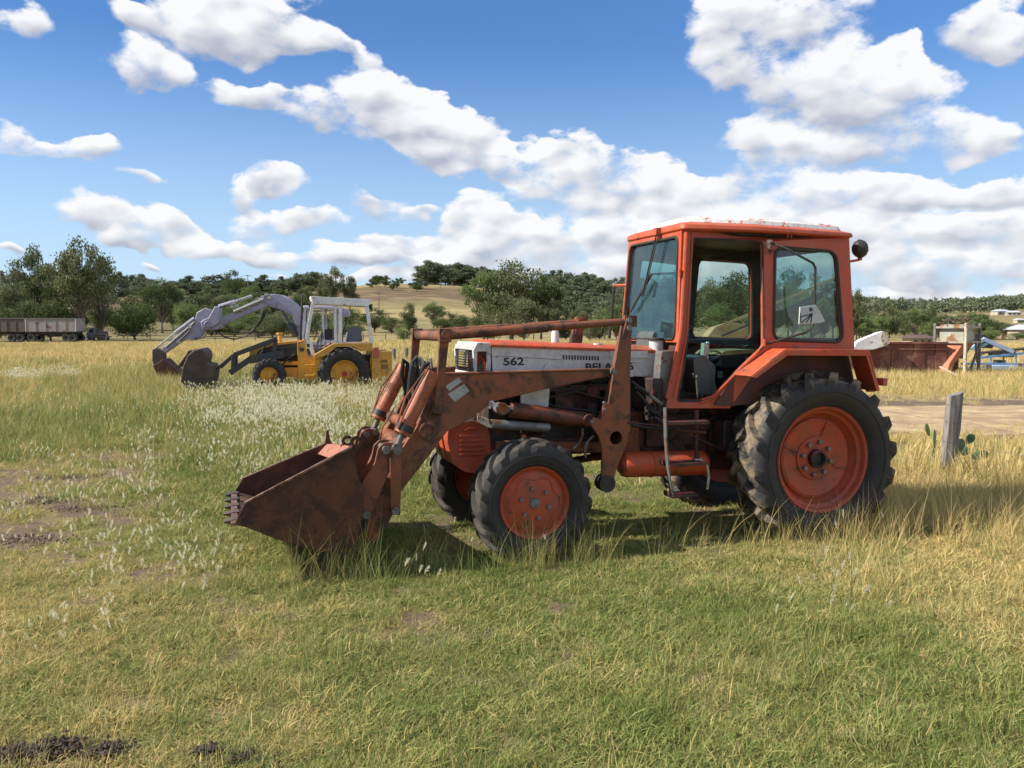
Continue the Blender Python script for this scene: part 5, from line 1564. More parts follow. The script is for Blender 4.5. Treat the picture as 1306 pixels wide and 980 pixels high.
for u, v in ((297, 391), (299, 387), (310, 395), (317, 392), (336, 379), (341, 376), (345, 380), (303, 390), (244, 417), (230, 436)):
    m.box(E_.V(u, v, 0) + Vector((0, 0.18, 0)), (0.12, 0.08, 0.09))
m.each('hose_clamp', M_steel, ex); 
m = MB(); m.prism(EP([(196, 446), (202, 444), (210, 448), (211, 457), (206, 466), (199, 468), (196, 460)], 0), -0.18, 0.18); m.build('bucket_linkage', M_dig, ex, 0.02)
m = MB(); m.prism(EP([(199, 466), (207, 462), (213, 457), (222, 466), (231, 474), (226, 486), (208, 484)], 0), -0.4, 0.4); m.build('digging_bucket', M_bkt, ex, 0.02)
# cab and house
cbx = [E_.P(u, v, 0.9) for u, v in ((389, 391), (427, 391), (429, 440), (385, 440))]
for Y in (0.15, 1.05):
    m = MB(); m.holed(cbx, [rpoly(EP([(391.5, 394), (411, 394), (412, 437), (388, 437)], 0.9), 0.06, 3), rpoly(EP([(413.5, 394), (425.5, 394), (427, 434), (414.5, 434)], 0.9), 0.06, 3)], Y - 0.03, Y + 0.03); m.build('cab_side', mat('lavender_white', (0.60, 0.56, 0.66), 0.5), ex, 0.01)
m = MB(); a, b = cbx[0], cbx[1]; m.box(((a[0] + b[0]) / 2, 0.6, a[1] - 0.03), (abs(a[0] - b[0]) + 0.06, 1.0, 0.10)); m.build('cab_roof', mat('lavender_white', (0.60, 0.56, 0.66)), ex, 0.02)
m = MB(); m.prism(EP([(411, 420), (425, 420), (425, 438), (411, 438)], 0.6), 0.3, 0.9); m.build('seat', M_vinyl, ex)
m = MB(); m.prism(rpoly(EP([(395, 440), (428, 436), (447, 436), (449, 448), (395, 450)], 0.0), 0.1, 3), -1.1, 0.1); m.build('engine_house', M_lav, ex, 0.04)
m = MB(); m.prism(rpoly(EP([(431, 393), (440, 393), (446, 398), (446, 404), (438, 405), (431, 404)], 0.0), 0.1, 3), -0.35, 0.25); m.build('muffler', M_lav, ex, 0.04)  # rounded lavender muffler above the dark pipe
etube([(441, 404), (441, 412), (437, 422), (436, 438)], 0.04, 'support_pipe', M_blk, 0.0)
m = MB()
for s in (-1, 1):
    m.prism(rpoly(EP([(378, 458), (458, 458), (458, 488), (378, 488)], 0.0), 0.3, 5), s * 1.15 - 0.25, s * 1.15 + 0.25)
m.each('crawler_track', M_dig, ex)
m = MB(); m.prism(EP([(395, 444), (445, 444), (445, 470), (395, 470)], 0.0), -0.8, 0.8); m.build('undercarriage', M_dark, ex)

# ---- trailers and tank truck, far left
def trailer(x0, x1, d, mt, lab, wh, front=None):
    X0, X1 = (x0 - CX) / F * d, (x1 - CX) / F * d
    zg = float(terr((X0 + X1) / 2, d)); zt, zb = zat(406.5, d), zat(423, d)
    t_ = empty('tipper_trailer', ((X0 + X1) / 2, d, zg), 0, lab, 'trailer', 'trailers parked by the trees')
    hw, L = 1.2, (X1 - X0)
    m = MB()
    zt -= zg; zb -= zg
    m.box((0, -hw, (zt + zb) / 2), (L, 0.08, zt - zb)); m.box((0, hw, (zt + zb) / 2), (L, 0.08, zt - zb)); m.box((-L / 2 + .04, 0, (zt + zb) / 2), (0.08, 2 * hw, zt - zb)); m.box((L / 2 - .04, 0, (zt + zb) / 2), (0.08, 2 * hw, zt - zb)); m.box((0, 0, zb), (L, 2 * hw, 0.1))
    m.build('tipper_body', mt, t_)
    n_ = max(3, int(L / 1.1))
    for k in range(n_ + 1):
        m = MB(); m.box((-L / 2 + L * k / n_, -hw - 0.06, (zt + zb) / 2), (0.09, 0.08, zt - zb)); m.build('side_rib', mt if 0 < k < n_ or not front else front, t_)
    m = MB(); m.box((0, -hw - 0.06, zt), (L + .05, 0.14, 0.10)); m.build('top_rail', M_grey, t_)
    m = MB()
    for s in (-1, 1): m.box((0, s * 0.45, zb - 0.22), (L, 0.12, 0.28))
    m.each('chassis_rail', M_blk, t_)
    for u in wh:
        x = (u - CX) / F * d - (X0 + X1) / 2
        for s in (-1, 1):
            m = MB(); m.lathe([(0.26, -.2), (0.48, -.22), (0.56, -.12), (0.56, .12), (0.48, .22), (0.26, .2), (0.2, .1), (0.001, .08)], (x, s * 0.98, 0.56), (0, s, 0), 20); m.build('wheel', M_rub, t_)
    m = MB(); m.box((((wh[0] + wh[-1]) / 2 - CX) / F * d - (X0 + X1) / 2, 0, 0.85), (0.6, 1.9, 0.3)); m.build('axle', M_blk, t_)
trailer(41, 104, 112, M_trl2, 'grey tipping trailer with a white front corner, parked under the tall gum tree', (47, 91, 99), M_white)
trailer(-60, 39.5, 114, M_trl1, 'dark brown high sided trailer cut off by the left edge of the photo', (22, 33))
x, y, z = at(119, 124)
tk = empty('tank_truck', (x, y, z - 0.2), 0.1, 'small blue grey truck parked beyond the trailers under the trees', 'truck')
m = MB(); m.prism(rpoly([(-0.9, 0.7), (0.75, 0.7), (0.75, 2.6), (-0.1, 2.75), (-0.7, 1.9), (-0.9, 1.7)], 0.1, 3), -1, 1); m.build('cab', mat('grey_blue_paint', (0.12, 0.15, 0.20), .5), tk, 0.03)
m = MB(); m.box((0.1, -1.01, 2.1), (0.7, 0.03, 0.6)); m.build('side_window', M_win, tk)
m = MB(); m.box((2.3, 0, 0.95), (3.0, 2.0, 0.25)); m.cyl((1.0, 0, 1.5), (3.3, 0, 1.5), 0.55); m.build('flat_bed', M_grey, tk)
for xx in (-0.3, 1.8, 2.9):
    m = MB(); m.cyl((xx, -1.0, 0.48), (xx, 1.0, 0.48), 0.48, n=18); m.build('wheel', M_rub, tk)
m = MB(); m.tube([(0.85, -0.8, 1.5), (0.85, -0.8, 3.3)], 0.07, 8); m.build('exhaust_stack', M_steel, tk)
tk.scale = (0.62, 0.7, 0.75)

# ---- right: rusty bin, white chute, hopper, conveyors
d = 35.0
def QP(u, v, dd=d): return Vector(((u - CX) / F * dd, dd, zat(v, dd)))
zg = float(terr(17, 35))
xL, xR = (1040 - CX) / F * d, (1206 - CX) / F * d
bn_ = empty('scrap_bin', ((xL + xR) / 2, d + 1.0, zg), R_(-2), 'long rust red steel bin lying in dry grass behind the tractor', 'skip bin')
L, ht = xR - xL, zat(437.5, d) - zg
m = MB()
for k in range(12):
    m.box((-L / 2 + L * (k + .5) / 12, -1.05 + (0.0 if k % 2 else 0.03), ht / 2), (L / 12 - 0.01, 0.05, ht - 0.05))
m.build('panel_wall', M_bin, bn_); tag(bn_.children[0], kind='stuff')
m = MB(); m.box((0, -1.07, ht), (L + .04, 0.12, 0.09)); m.box((0, -1.07, ht * .8), (L + .04, 0.07, 0.05)); m.each('top_rim', M_bin, bn_, 0.01)
m = MB(); m.box((0, 1.0, ht / 2), (L, 0.05, ht)); m.box((-L / 2, 0, ht / 2), (0.05, 2.05, ht)); m.box((L / 2, 0, ht / 2), (0.05, 2.05, ht)); m.box((0, 0, 0.1), (L, 2.0, 0.05)); m.each('bin_shell', M_bin, bn_)
# white chute leaning on it
ch = [QP(u, v, 34.2) for u, v in ((1088, 447), (1091, 438), (1101, 432), (1124, 422.5), (1130, 424), (1134.5, 438), (1130, 441), (1114, 446))]
m = MB(); n_ = len(ch); tris = tessellate_polygon([[Vector((p_.x, p_.z, 0)) for p_ in ch]])
m.add(ch + [p_ + Vector((0.05, 0.7, -0.05)) for p_ in ch], [tuple(q_) for q_ in tris] + [tuple(i + n_ for i in reversed(q_)) for q_ in tris] + [(i, (i + 1) % n_, n_ + (i + 1) % n_, n_ + i) for i in range(n_)])
wch = m.build('chute', mat('glossy_white', (0.80, 0.79, 0.76), 0.4, rust=RUST, rusta=0.05, sc=1.5), None, 0.02); tag(wch, 'white tapered metal chute resting on the rust red bin', 'chute')
m = MB(); m.prism([(p_.x, p_.z) for p_ in (QP(1124, 423, 34.2), QP(1130, 424.5, 34.2), QP(1134, 438, 34.2), QP(1126, 441, 34.2), QP(1122, 430, 34.2))], 34.15, 34.19); q_ = m.build('end_plate', M_cream, None); q_.parent = wch
# hopper on its frame
hx, hy, hz = at(1220, 35.5)
hp = empty('hopper', (hx, hy, hz), R_(38), 'cream steel hopper with a rusty chute on a post frame beside the blue conveyor', 'hopper')
zt = zat(414, hy) - hz; zm_ = zat(437, hy) - hz; zb = zat(473, hy) - hz
w = 0.48
m = MB()
for a, b in (((-w, -w), (w, -w)), ((w, -w), (w, w)), ((w, w), (-w, w)), ((-w, w), (-w, -w))):
    m.slab((a[0], a[1], zm_), (b[0], b[1], zm_), (b[0], b[1], zt), (a[0], a[1], zt), 0.02)
m.build('hopper_box', M_hop, hp)
m = MB(); lv = []
for (z_, x0, x1, y0, y1) in ((zm_, -w, w, -w, w), (zb + 0.35, -1.05, -0.62, -0.22, 0.22), (zb, -1.25, -0.85, -0.22, 0.22)):
    lv.append([(x0, y0, z_), (x1, y0, z_), (x1, y1, z_), (x0, y1, z_)])
vs_ = [p_ for l in lv for p_ in l]
m.add(vs_, [(i * 4 + k, i * 4 + (k + 1) % 4, i * 4 + 4 + (k + 1) % 4, i * 4 + 4 + k) for i in range(2) for k in range(4)]); m.build('chute', M_hoprust, hp)
m = MB()
m.add([(-w * .2, -w, zm_), (w, -w, zm_), (w, w, zm_), (-w * .2, w, zm_), (0.25, -.1, zb + .5), (0.45, -.1, zb + .5), (0.45, .1, zb + .5), (0.25, .1, zb + .5)], [(0, 1, 5, 4), (1, 2, 6, 5), (2, 3, 7, 6), (3, 0, 4, 7)]); m.build('cone', M_hop, hp)
for x_, y_ in ((-0.62, -0.62), (0.62, -0.62), (0.62, 0.62), (-0.62, 0.62)):
    m = MB(); m.box((x_, y_, (zt + 0.05) / 2), (0.10, 0.10, zt + 0.05)); m.build('frame_post', M_cream if x_ * y_ > 0 else M_wood, hp, 0.006)
for z_ in (zt - 0.12, zm_ + 0.02):
    for a, b in (((-0.62, -0.62), (0.62, -0.62)), ((0.62, -0.62), (0.62, 0.62)), ((0.62, 0.62), (-0.62, 0.62)), ((-0.62, 0.62), (-0.62, -0.62))):
        m = MB(); m.bar((a[0], a[1], z_), (b[0], b[1], z_), 0.07, 0.08); m.build('frame_rail', M_hop, hp)
m = MB(); m.bar((0.62, -0.62, zm_ - .1), (-0.2, -0.62, 0.1), 0.08, 0.08); m.bar((0.2, -0.66, zm_), (0.4, -0.66, 0.5), 0.07, 0.07); m.each('brace', M_wood, hp)
m = MB()
rg = random.Random(3)
for k in range(60):
    a = Vector((rg.uniform(-.5, .5), rg.uniform(-.5, .5), zt + rg.uniform(-0.02, 0.22))); b = a + Vector((rg.uniform(-.2, .2), rg.uniform(-.2, .2), rg.uniform(-.02, .12)))
    m.bar(a, b, 0.03, 0.03)
jk = m.build('dry_sticks', mat('dead_sticks', (0.18, 0.12, 0.08), 0.9), None); jk.location = (hx, hy, hz); jk.rotation_euler = (0, 0, R_(38)); tag(jk, 'brown heap of dead sticks and earth on top of the cream hopper', 'sticks', kind='stuff')
m = MB(); m.tube([QP(1199, 468, 34), QP(1225, 481, 33.4)], 0.035, 8); o = m.build('fallen_pole', mat('pale_pole', (0.6, 0.5, 0.45), 0.6)); tag(o, 'pale thin pole leaning in the grass in front of the cream hopper', 'pole')
# drum behind
m = MB(); a = QP(1212, 463, 36.6); m.cyl(a + Vector((0, 0, -.5)), a + Vector((0, 0, .35)), 0.33, n=20); m.cyl(a + Vector((0, 0, .35)), a + Vector((0, 0, .37)), 0.345, n=20); o = m.build('steel_drum', M_bin, None, 0.01); tag(o, 'rusty steel drum standing under the cream hopper', 'drum')
# blue conveyor
cv = empty('conveyor', (QP(1300, 470, 38).x, 38, float(terr(22, 38))), 0, 'blue steel belt conveyor lying beyond the cream hopper at the right edge', 'conveyor')
cx0, cz0 = cv.location.x, cv.location.z
def K(u, v, dd=38.0): return Vector(((u - CX) / F * dd - cx0, dd - 38, zat(v, dd) - cz0))
def kb(a, b, w, h, mt, name, dd=38.0):
    m = MB(); m.bar(K(*a, dd), K(*b, dd), w, h); return m.build(name, mt, cv, 0.006)
for dd in (37.6, 38.8):
    kb((1226, 464), (1420, 466), 0.09, 0.10, M_blue, 'side_rail', dd); kb((1232, 471), (1420, 472), 0.09, 0.16, M_blue, 'side_rail', dd)
    kb((1244, 457), (1420, 439), 0.07, 0.10, M_blue, 'truss_rail', dd); kb((1244, 451), (1420, 434), 0.07, 0.08, M_dark, 'truss_rail', dd)
    kb((1253, 432.5), (1292, 449), 0.12, 0.17, M_ltblue, 'inclined_beam', dd)
    kb((1253, 433), (1238, 446), 0.12, 0.14, M_ltblue, 'inclined_beam', dd); kb((1243, 446), (1262, 436), 0.08, 0.1, M_blue, 'inclined_beam', dd)
    for k in range(9):
        u = 1248 + k * 16; v1 = 457 - (u - 1244) * 0.102; v2 = 465
        kb((u, v1), (u, v2), 0.05, 0.05, M_blue if k % 2 else M_dark, 'strut', dd)
    for k in range(14):
        u = 1247 + k * 11; v1 = 457 - (u - 1244) * 0.102; kb((u, v1), (u + 9, v1 - 6), 0.03, 0.03, M_dark, 'lattice_bar', dd)
for k in range(14):
    u = 1250 + k * 11; v1 = 452 - (u - 1244) * 0.1
    m = MB(); m.cyl(K(u, v1, 37.6), K(u, v1, 38.8), 0.06, n=10); m.build('roller', M_grey, cv)
m = MB(); m.slab(K(1244, 449.5, 37.7), K(1420, 432, 37.7), K(1420, 432, 38.7), K(1244, 449.5, 38.7), 0.02); m.build('belt', M_rub, cv)
m = MB(); m.box(K(1280, 469, 37.3), (1.15, 0.3, 0.22)); m.build('drive_box', M_ltblue, cv, 0.02)
m = MB(); m.box(K(1259, 468.5, 37.3), (0.22, 0.3, 0.24)); m.box(K(1300, 466, 37.4), (0.2, 0.2, 0.18)); m.cyl(K(1281, 462, 37.6), K(1281, 462, 38.4), 0.1); m.each('motor', M_grey, cv, 0.01)
m = MB(); m.box(K(1277, 452, 38.2), (0.9, 0.5, 0.25)); m.box(K(1274, 462, 38.2), (0.3, 0.4, 0.2)); m.each('machinery_box', M_cream, cv, 0.02)
m = MB(); m.box(K(1236, 474, 37.4), (0.25, 0.3, 0.16)); m.build('wheel_block', M_refl, cv, 0.02)
for u in (1240, 1262, 1298, 1330):
    m = MB(); m.box(K(u, 476, 38.2), (0.12, 1.2, 0.35)); m.build('foot', M_dark, cv)
m = MB(); m.prism([(K(u, v).x, K(u, v).z) for u, v in ((1246, 430), (1258, 424), (1282, 428), (1296, 440), (1290, 446), (1262, 434))], 1.6, 2.4); m.build('dark_hood', M_dark, cv, 0.02)
# sandy conveyor seen through the cab glass
sv = empty('conveyor', ((970 - CX) / F * 46, 46, float(terr(13, 46))), 0, 'sandy yellow inclined conveyor boom seen through the windows of the orange tractor cab', 'conveyor')
sx, sz = sv.location.x, sv.location.z
def S_(u, v, dd=46.0): return Vector(((u - CX) / F * dd - sx, dd - 46, zat(v, dd) - sz))
for dd in (45.6, 46.6):
    m = MB(); m.bar(S_(912, 419, dd), S_(1062, 356, dd), 0.10, 0.14); m.build('boom_rail', M_sand, sv)
    m = MB(); m.bar(S_(920, 429, dd), S_(1062, 367, dd), 0.08, 0.10); m.build('boom_rail', M_dark, sv)
    for k in range(12):
        u = 918 + k * 12; v = 417 - (u - 918) * 0.42
        m = MB(); m.bar(S_(u, v, dd), S_(u + 8, v + 8, dd), 0.05, 0.05); m.build('lattice_bar', M_sand, sv)
m = MB(); m.prism([(S_(u, v).x, S_(u, v).z) for u, v in ((900, 430), (910, 418), (930, 412), (962, 415), (985, 430), (985, 462), (900, 462))], -0.1, 1.2); m.build('feed_hopper', M_sand, sv, 0.05)
m = MB(); m.prism([(S_(u, v).x, S_(u, v).z) for u, v in ((945, 430), (960, 408), (975, 405), (1050, 372), (1050, 380), (985, 425))], 0.2, 0.8); m.build('belt_guard', M_dark, sv, 0.02)
for u in (930, 975, 1035):
    m = MB(); m.bar(S_(u, 412 - (u - 918) * 0.42 + 8), Vector((S_(u, 460).x, 0.3, 0)), 0.12, 0.12); m.build('support_leg', M_dark, sv)

# ---- near fence post, wires and cactus
fx, fy = ground_px(1208, 604)
ft = empty('fence_post', (fx, fy, float(terr(fx, fy))), 0, 'weathered grey split timber fence post leaning beside the prickly pear', 'fence post')
m = MB(); n_ = 14; lv = []
rg = random.Random(5)
jit = [rg.uniform(0.9, 1.08) for _ in range(n_)]
for k in range(12):
    z_ = -0.2 + (1.24) * k / 11; lean = 0.075 * z_
    sq = []
    for i in range(n_):
        a = 2 * math.pi * i / n_ + 0.35
        rx = 0.088 / max(abs(math.cos(a)), abs(math.sin(a))) ** 0.8
        rr = rx * jit[i] * (1 + 0.05 * math.sin(z_ * 5 + i * 2.0) + 0.03 * rg.uniform(-1, 1))
        zz = z_ + (0.03 * math.cos(a) if k == 11 else 0)
        sq.append((lean + rr * math.cos(a), rr * 0.8 * math.sin(a), zz))
    lv.append(sq)
m.add([p_ for l in lv for p_ in l], [(k * n_ + i, k * n_ + (i + 1) % n_, (k + 1) * n_ + (i + 1) % n_, (k + 1) * n_ + i) for k in range(11) for i in range(n_)] + [tuple(range(11 * n_, 12 * n_))])
pm = bpy.data.materials.new('split_timber'); pm.use_nodes = True
t = NT(pm.node_tree); p = pm.node_tree.nodes['Principled BSDF']; v = t.n('ShaderNodeTexCoord').outputs['Object']
mp = t.n('ShaderNodeMapping'); t.l(v, mp.inputs[0]); mp.inputs['Scale'].default_value = (40, 40, 2.2)
n1 = t.noise(mp.outputs[0], 1.0, 6, 0.7); n2 = t.noise(v, 5, 4)
c = t.mix(t.mr(n1, 0.35, 0.65), (0.07, 0.06, 0.052), (0.34, 0.315, 0.285)); c = t.mix(t.mr(n2, 0.4, 0.7, 0, .5), c, (0.20, 0.17, 0.14))
t.l(c, p.inputs['Base Color']); p.inputs['Roughness'].default_value = 0.9
bp = t.n('ShaderNodeBump'); bp.inputs['Strength'].default_value = 0.8; bp.inputs['Distance'].default_value = 0.012; t.l(n1, bp.inputs['Height']); t.l(bp.outputs[0], p.inputs['Normal'])
m.build('timber', pm, ft, ang=50)
m = MB()
for z_ in (0.42, 0.68, 0.9):
    m.tube([(0.075 * z_ + 0.10 * math.cos(a), 0.085 * math.sin(a), z_) for a in [2 * math.pi * k / 12 for k in range(12)]], 0.0025, 4, closed=True)
m.each('wire_tie', M_grey, ft)
for z_, lb in ((0.68, 'upper strand of rusty fence wire fixed to the weathered post'), (0.42, 'lower strand of rusty fence wire fixed to the weathered post')):
    m = MB(); pts = []
    for k in range(25):
        s_ = -4.5 + 9.5 * k / 24
        x_, y_ = fx + 0.06 + 0.10 + s_ * -0.16, fy + s_
        pts.append((x_, y_, float(terr(fx, fy)) + z_ - 0.05 * math.sin(math.pi * (s_ + 4.5) / 9.5) * (0.6 if abs(s_) > .5 else 0.0)))
    m.tube(pts, 0.0022, 4); o = m.build('fence_wire', M_grey); tag(o, lb, 'wire')
M_pad = mat('cactus_skin', (0.10, 0.19, 0.075), 0.6, c2=(0.075, 0.13, 0.06), sc=12, bump=0.2)
M_pad2 = mat('cactus_skin_pale', (0.24, 0.33, 0.13), 0.6, c2=(0.16, 0.25, 0.09), sc=12, bump=0.2)
def cactus(lab, pads, mt):
    c_ = empty('prickly_pear', (fx, fy + 0.15, float(terr(fx, fy))), 0, lab, 'cactus')
    for (u, v, w_, h_, tilt, yaw, dy) in pads:
        X = (u - CX) / F * (fy + dy) - fx; Z = zat(v, fy + dy) - c_.location.z
        m = MB(); m.ball((0, 0, 0), 1, 10)
        M3 = Matrix.Rotation(R_(yaw), 3, 'Z') @ Matrix.Rotation(R_(tilt), 3, 'Y')
        out = []
        for p_ in m.v:
            q_ = Vector((p_[0] * w_ * (1 + 0.25 * p_[2]), p_[1] * 0.018, p_[2] * h_)); out.append(tuple(M3 @ q_ + Vector((X, dy - 0.15, Z))))
        m.v = out
        rg = random.Random(u)
        for k in range(14):
            a, r_ = rg.uniform(0, 6.28), rg.uniform(0.2, .85)
            q_ = M3 @ Vector((math.cos(a) * r_ * w_, -0.018, math.sin(a) * r_ * h_)) + Vector((X, dy - 0.15, Z))
            m.add([q_ + Vector((-.002, 0, 0)), q_ + Vector((.002, 0, 0)), q_ + Vector((rg.uniform(-.01, .01), -0.02, .01))], [(0, 1, 2)])
        m.build('pad', mt, c_)
cactus('dark green prickly pear with four pads growing right of the weathered post', [(1227, 573, 0.09, 0.135, 30, 20, 0.0), (1241, 561, 0.05, 0.075, 30, -20, 0.02), (1236, 577, 0.055, 0.07, 60, 15, -0.04), (1253, 582, 0.06, 0.135, 80, 5, -0.03), (1216, 592, 0.06, 0.10, 25, 15, 0.02)], M_pad)
cactus('pale green prickly pear pads poking out left of the weathered post', [(1186, 549, 0.04, 0.10, -28, 30, 0.15), (1195, 560, 0.055, 0.13, -8, 50, 0.12), (1192, 586, 0.05, 0.14, 25, 40, 0.10), (1183, 596, 0.04, 0.1, 60, 20, 0.1)], M_pad2)

# ---- small fence posts, white box on a leaning post
for (u, d_, h_, lab) in ((502, 46, 0.52, 'left one of two short dark fence posts behind the yellow backhoe loader'), (518, 47, 0.5, 'right one of two short dark fence posts behind the yellow backhoe loader')):
    x, y, z = at(u, d_); m = MB(); m.tube([(0, 0, -.2), (0.02, 0, h_ + .25)], [0.12, 0.10], 8); o = m.build('fence_post', M_wood); o.location = (x, y, z); tag(o, lab, 'fence post')
x, y, z = at(590, 37)
m = MB(); m.tube([(0, 0, -.1), (0.14, 0, 0.95)], [0.09, 0.08], 8); o = m.build('fence_post', M_wood); o.location = (x, y, z); tag(o, 'leaning timber post carrying a white box, seen left of the tractor bonnet', 'fence post')
m = MB(); m.box((0.34, 0, 1.03), (0.55, 0.3, 0.13)); m.box((0.02, 0, 0.93), (0.2, 0.25, 0.2)); o2 = m.build('meter_box', M_white, None, 0.01); o2.location = (x, y, z); tag(o2, 'small white box on top of the leaning post left of the bonnet', 'box')
# far wire fence
k = 0
for u in list(range(112, 560, 27)) + list(range(560, 800, 30)):
    d_ = 104 + 0.02 * u; x, y, z = at(u + rnd.uniform(-3, 3), d_)
    m = MB(); m.tube([(0, 0, -.2), (rnd.uniform(-.05, .05), 0, 1.15 + rnd.uniform(-.1, .15))], 0.07, 6); o = m.build('fence_post', M_wood); o.location = (x, y, z)
    tag(o, 'thin timber fence post in the far wire fence before the trees', 'fence post', 'posts of the far paddock fence')
m = MB()
for z_ in (0.5, 0.85, 1.1):
    m.tube([(at(u, 104 + .02 * u)[0], 104 + .02 * u, at(u, 104 + .02 * u)[2] + z_) for u in range(112, 800, 20)], 0.012, 4)
o = m.build('fence_wire', M_grey); tag(o, 'three strands of thin wire along the far paddock fence', 'wire')
# power poles
PT = []
for (u, vt, d_, lab) in ((5, 346, 160, 'power pole with a crossarm above the trees at the left edge'), (318, 351, 300, 'slim power pole on the ridge above the lavender boom'), (484, 373, 270, 'power pole on the golden slope right of the white cab roof'), (562, 356, 420, 'distant power pole near the ridge left of the big gum tree')):
    x, y, z = at(u, d_); zt = zat(vt, d_) - z
    m = MB(); m.tube([(0, 0, 0), (0, 0, zt)], [0.16, 0.11], 8); m.box((0, 0, zt - 0.4), (2.2, 0.12, 0.14))
    for q_ in (-1, 0, 1): m.cyl((q_, 0, zt - 0.33), (q_, 0, zt - 0.12), 0.05, n=6)
    o = m.build('power_pole', M_wood); o.location = (x, y, z); tag(o, lab, 'power pole'); PT.append(Vector((x, y, z + zt - 0.15)))
m = MB()
for a, b in ((PT[0], PT[1]), (PT[1], PT[2])):
    pts = []
    for i in range(21):
        s_ = i / 20; q_ = a.lerp(b, s_); q_ = q_ - Vector((0, 0, 3.0 * 4 * s_ * (1 - s_))); pts.append(q_)
    m.tube(pts, 0.03, 4)
o = m.build('power_line', M_blk); tag(o, 'sagging power line strung between the poles over the left hillside', 'cable')

# ---- houses
def house(u, v, w_, d2, h_, rz, wm, rm, lab, D=None):
    x, y, z = hit(u, v) if D is None else at(u, D)
    s = math.hypot(x, y) / 780 if D is None else 0.9
    w_, d2, h_ = w_ * s, d2 * s, h_ * s
    hh_ = empty('house', (x, y, z - 0.3 * s), rz, lab, 'house')
    m = MB(); m.box((0, 0, h_ / 2), (w_, d2, h_)); m.build('wall', wm, hh_)
    m = MB(); e_ = 0.5 * s; r_ = h_ * 0.5
    m.add([(-w_ / 2 - e_, -d2 / 2 - e_, h_), (w_ / 2 + e_, -d2 / 2 - e_, h_), (w_ / 2 + e_, d2 / 2 + e_, h_), (-w_ / 2 - e_, d2 / 2 + e_, h_), (-w_ / 2 + w_ * .2, 0, h_ + r_), (w_ / 2 - w_ * .2, 0, h_ + r_)], [(0, 1, 5, 4), (2, 3, 4, 5), (1, 2, 5), (3, 0, 4), (3, 2, 1, 0)])
    m.build('roof', rm, hh_)
    for k in range(3):
        m = MB(); m.box((-w_ * .3 + w_ * .3 * k, -d2 / 2 - 0.03, h_ * .55), (w_ * .12, 0.06, h_ * .4)); m.build('window', M_win, hh_)
house(1276, 402, 13, 7, 3.2, 0.3, M_beige, M_tin, 'cream house with a pale tin roof high on the right hillside among trees')
house(1292, 403, 10, 6, 2.8, -0.2, M_beige, M_tin, 'low pale roofed house just right of the other hillside house')
house(1301, 393, 13, 7, 3, 0.1, M_beige, M_tin, 'pale house near the right hilltop at the edge of the photo')
house(1300, 412, 7, 5, 2.5, 0.1, M_beige, M_tin, 'small white roofed house below the others on the right hillside')
house(1287, 427, 7, 5, 1.7, 0.1, M_brick, mat('brown_roof', (0.14, 0.08, 0.06), .7), 'brown brick house with a dark roof above the blue conveyor', D=150)
house(1312, 427, 7, 5, 2.0, 0.0, M_beige, M_tin, 'pale roofed shed beside the brown brick house at the right edge', D=146)
house(1170, 431, 3.2, 2.2, 1.0, 0.1, M_beige, mat('brown_roof', (0.14, 0.08, 0.06)), 'small low shed under the trees left of the hopper', D=105)

# ================================================================ trees
def leaf_mat(name, c1, c2, c3):
    m = bpy.data.materials.new(name); m.use_nodes = True
    t = NT(m.node_tree)
    for nd in list(m.node_tree.nodes): m.node_tree.nodes.remove(nd)
    o = t.n('ShaderNodeOutputMaterial'); at_ = t.n('ShaderNodeAttribute'); at_.attribute_name = 'rnd'
    oi = t.n('ShaderNodeObjectInfo')
    r = t.n('ShaderNodeValToRGB'); e = r.color_ramp.elements
    e[0].color = c4(c1); e[1].color = c4(c3); n_ = r.color_ramp.elements.new(0.5); n_.color = c4(c2)
    k = t.m('ADD', at_.outputs['Fac'], t.m('MULTIPLY', t.m('SUBTRACT', oi.outputs['Random'], 0.5), 0.35), clamp=True)
    t.l(k, r.inputs[0])
    df = t.n('ShaderNodeBsdfDiffuse'); tl = t.n('ShaderNodeBsdfTranslucent'); mx = t.n('ShaderNodeMixShader'); mx.inputs[0].default_value = 0.28
    t.l(r.outputs[0], df.inputs[0]); t.l(r.outputs[0], tl.inputs[0]); t.l(df.outputs[0], mx.inputs[1]); t.l(tl.outputs[0], mx.inputs[2]); t.l(mx.outputs[0], o.inputs[0])
    return m
L_gum = leaf_mat('gum_leaves', (0.075, 0.090, 0.038), (0.150, 0.172, 0.080), (0.26, 0.27, 0.15))
L_dark = leaf_mat('dark_leaves', (0.052, 0.072, 0.028), (0.100, 0.130, 0.052), (0.165, 0.195, 0.09))
L_bush = leaf_mat('bush_leaves', (0.095, 0.125, 0.042), (0.165, 0.215, 0.078), (0.25, 0.30, 0.13))
L_far = leaf_mat('hill_leaves', (0.085, 0.105, 0.060), (0.145, 0.170, 0.100), (0.20, 0.22, 0.135))  # grey olive leaves, also paled in colour in place of distance haze
M_bark = mat('gum_bark', (0.26, 0.22, 0.17), 0.85, c2=(0.13, 0.105, 0.085), sc=1.2, bump=0.3)

def tri_cloud(P, size, rg, flat=0.0, droop=0.0):
    n = len(P)
    a = rg.normal(size=(n, 3)); a /= np.linalg.norm(a, axis=1)[:, None]
    b = rg.normal(size=(n, 3)); b -= a * (a * b).sum(1)[:, None]; b /= np.linalg.norm(b, axis=1)[:, None]
    if droop:
        b[:, 2] -= droop; b /= np.linalg.norm(b, axis=1)[:, None]
    s = size * rg.uniform(0.6, 1.4, (n, 1))
    v = np.stack([P - a * s * 0.5 - b * s * 0.3, P + a * s * 0.5 - b * s * 0.3, P + b * s * 1.0], 1).reshape(-1, 3)
    return v

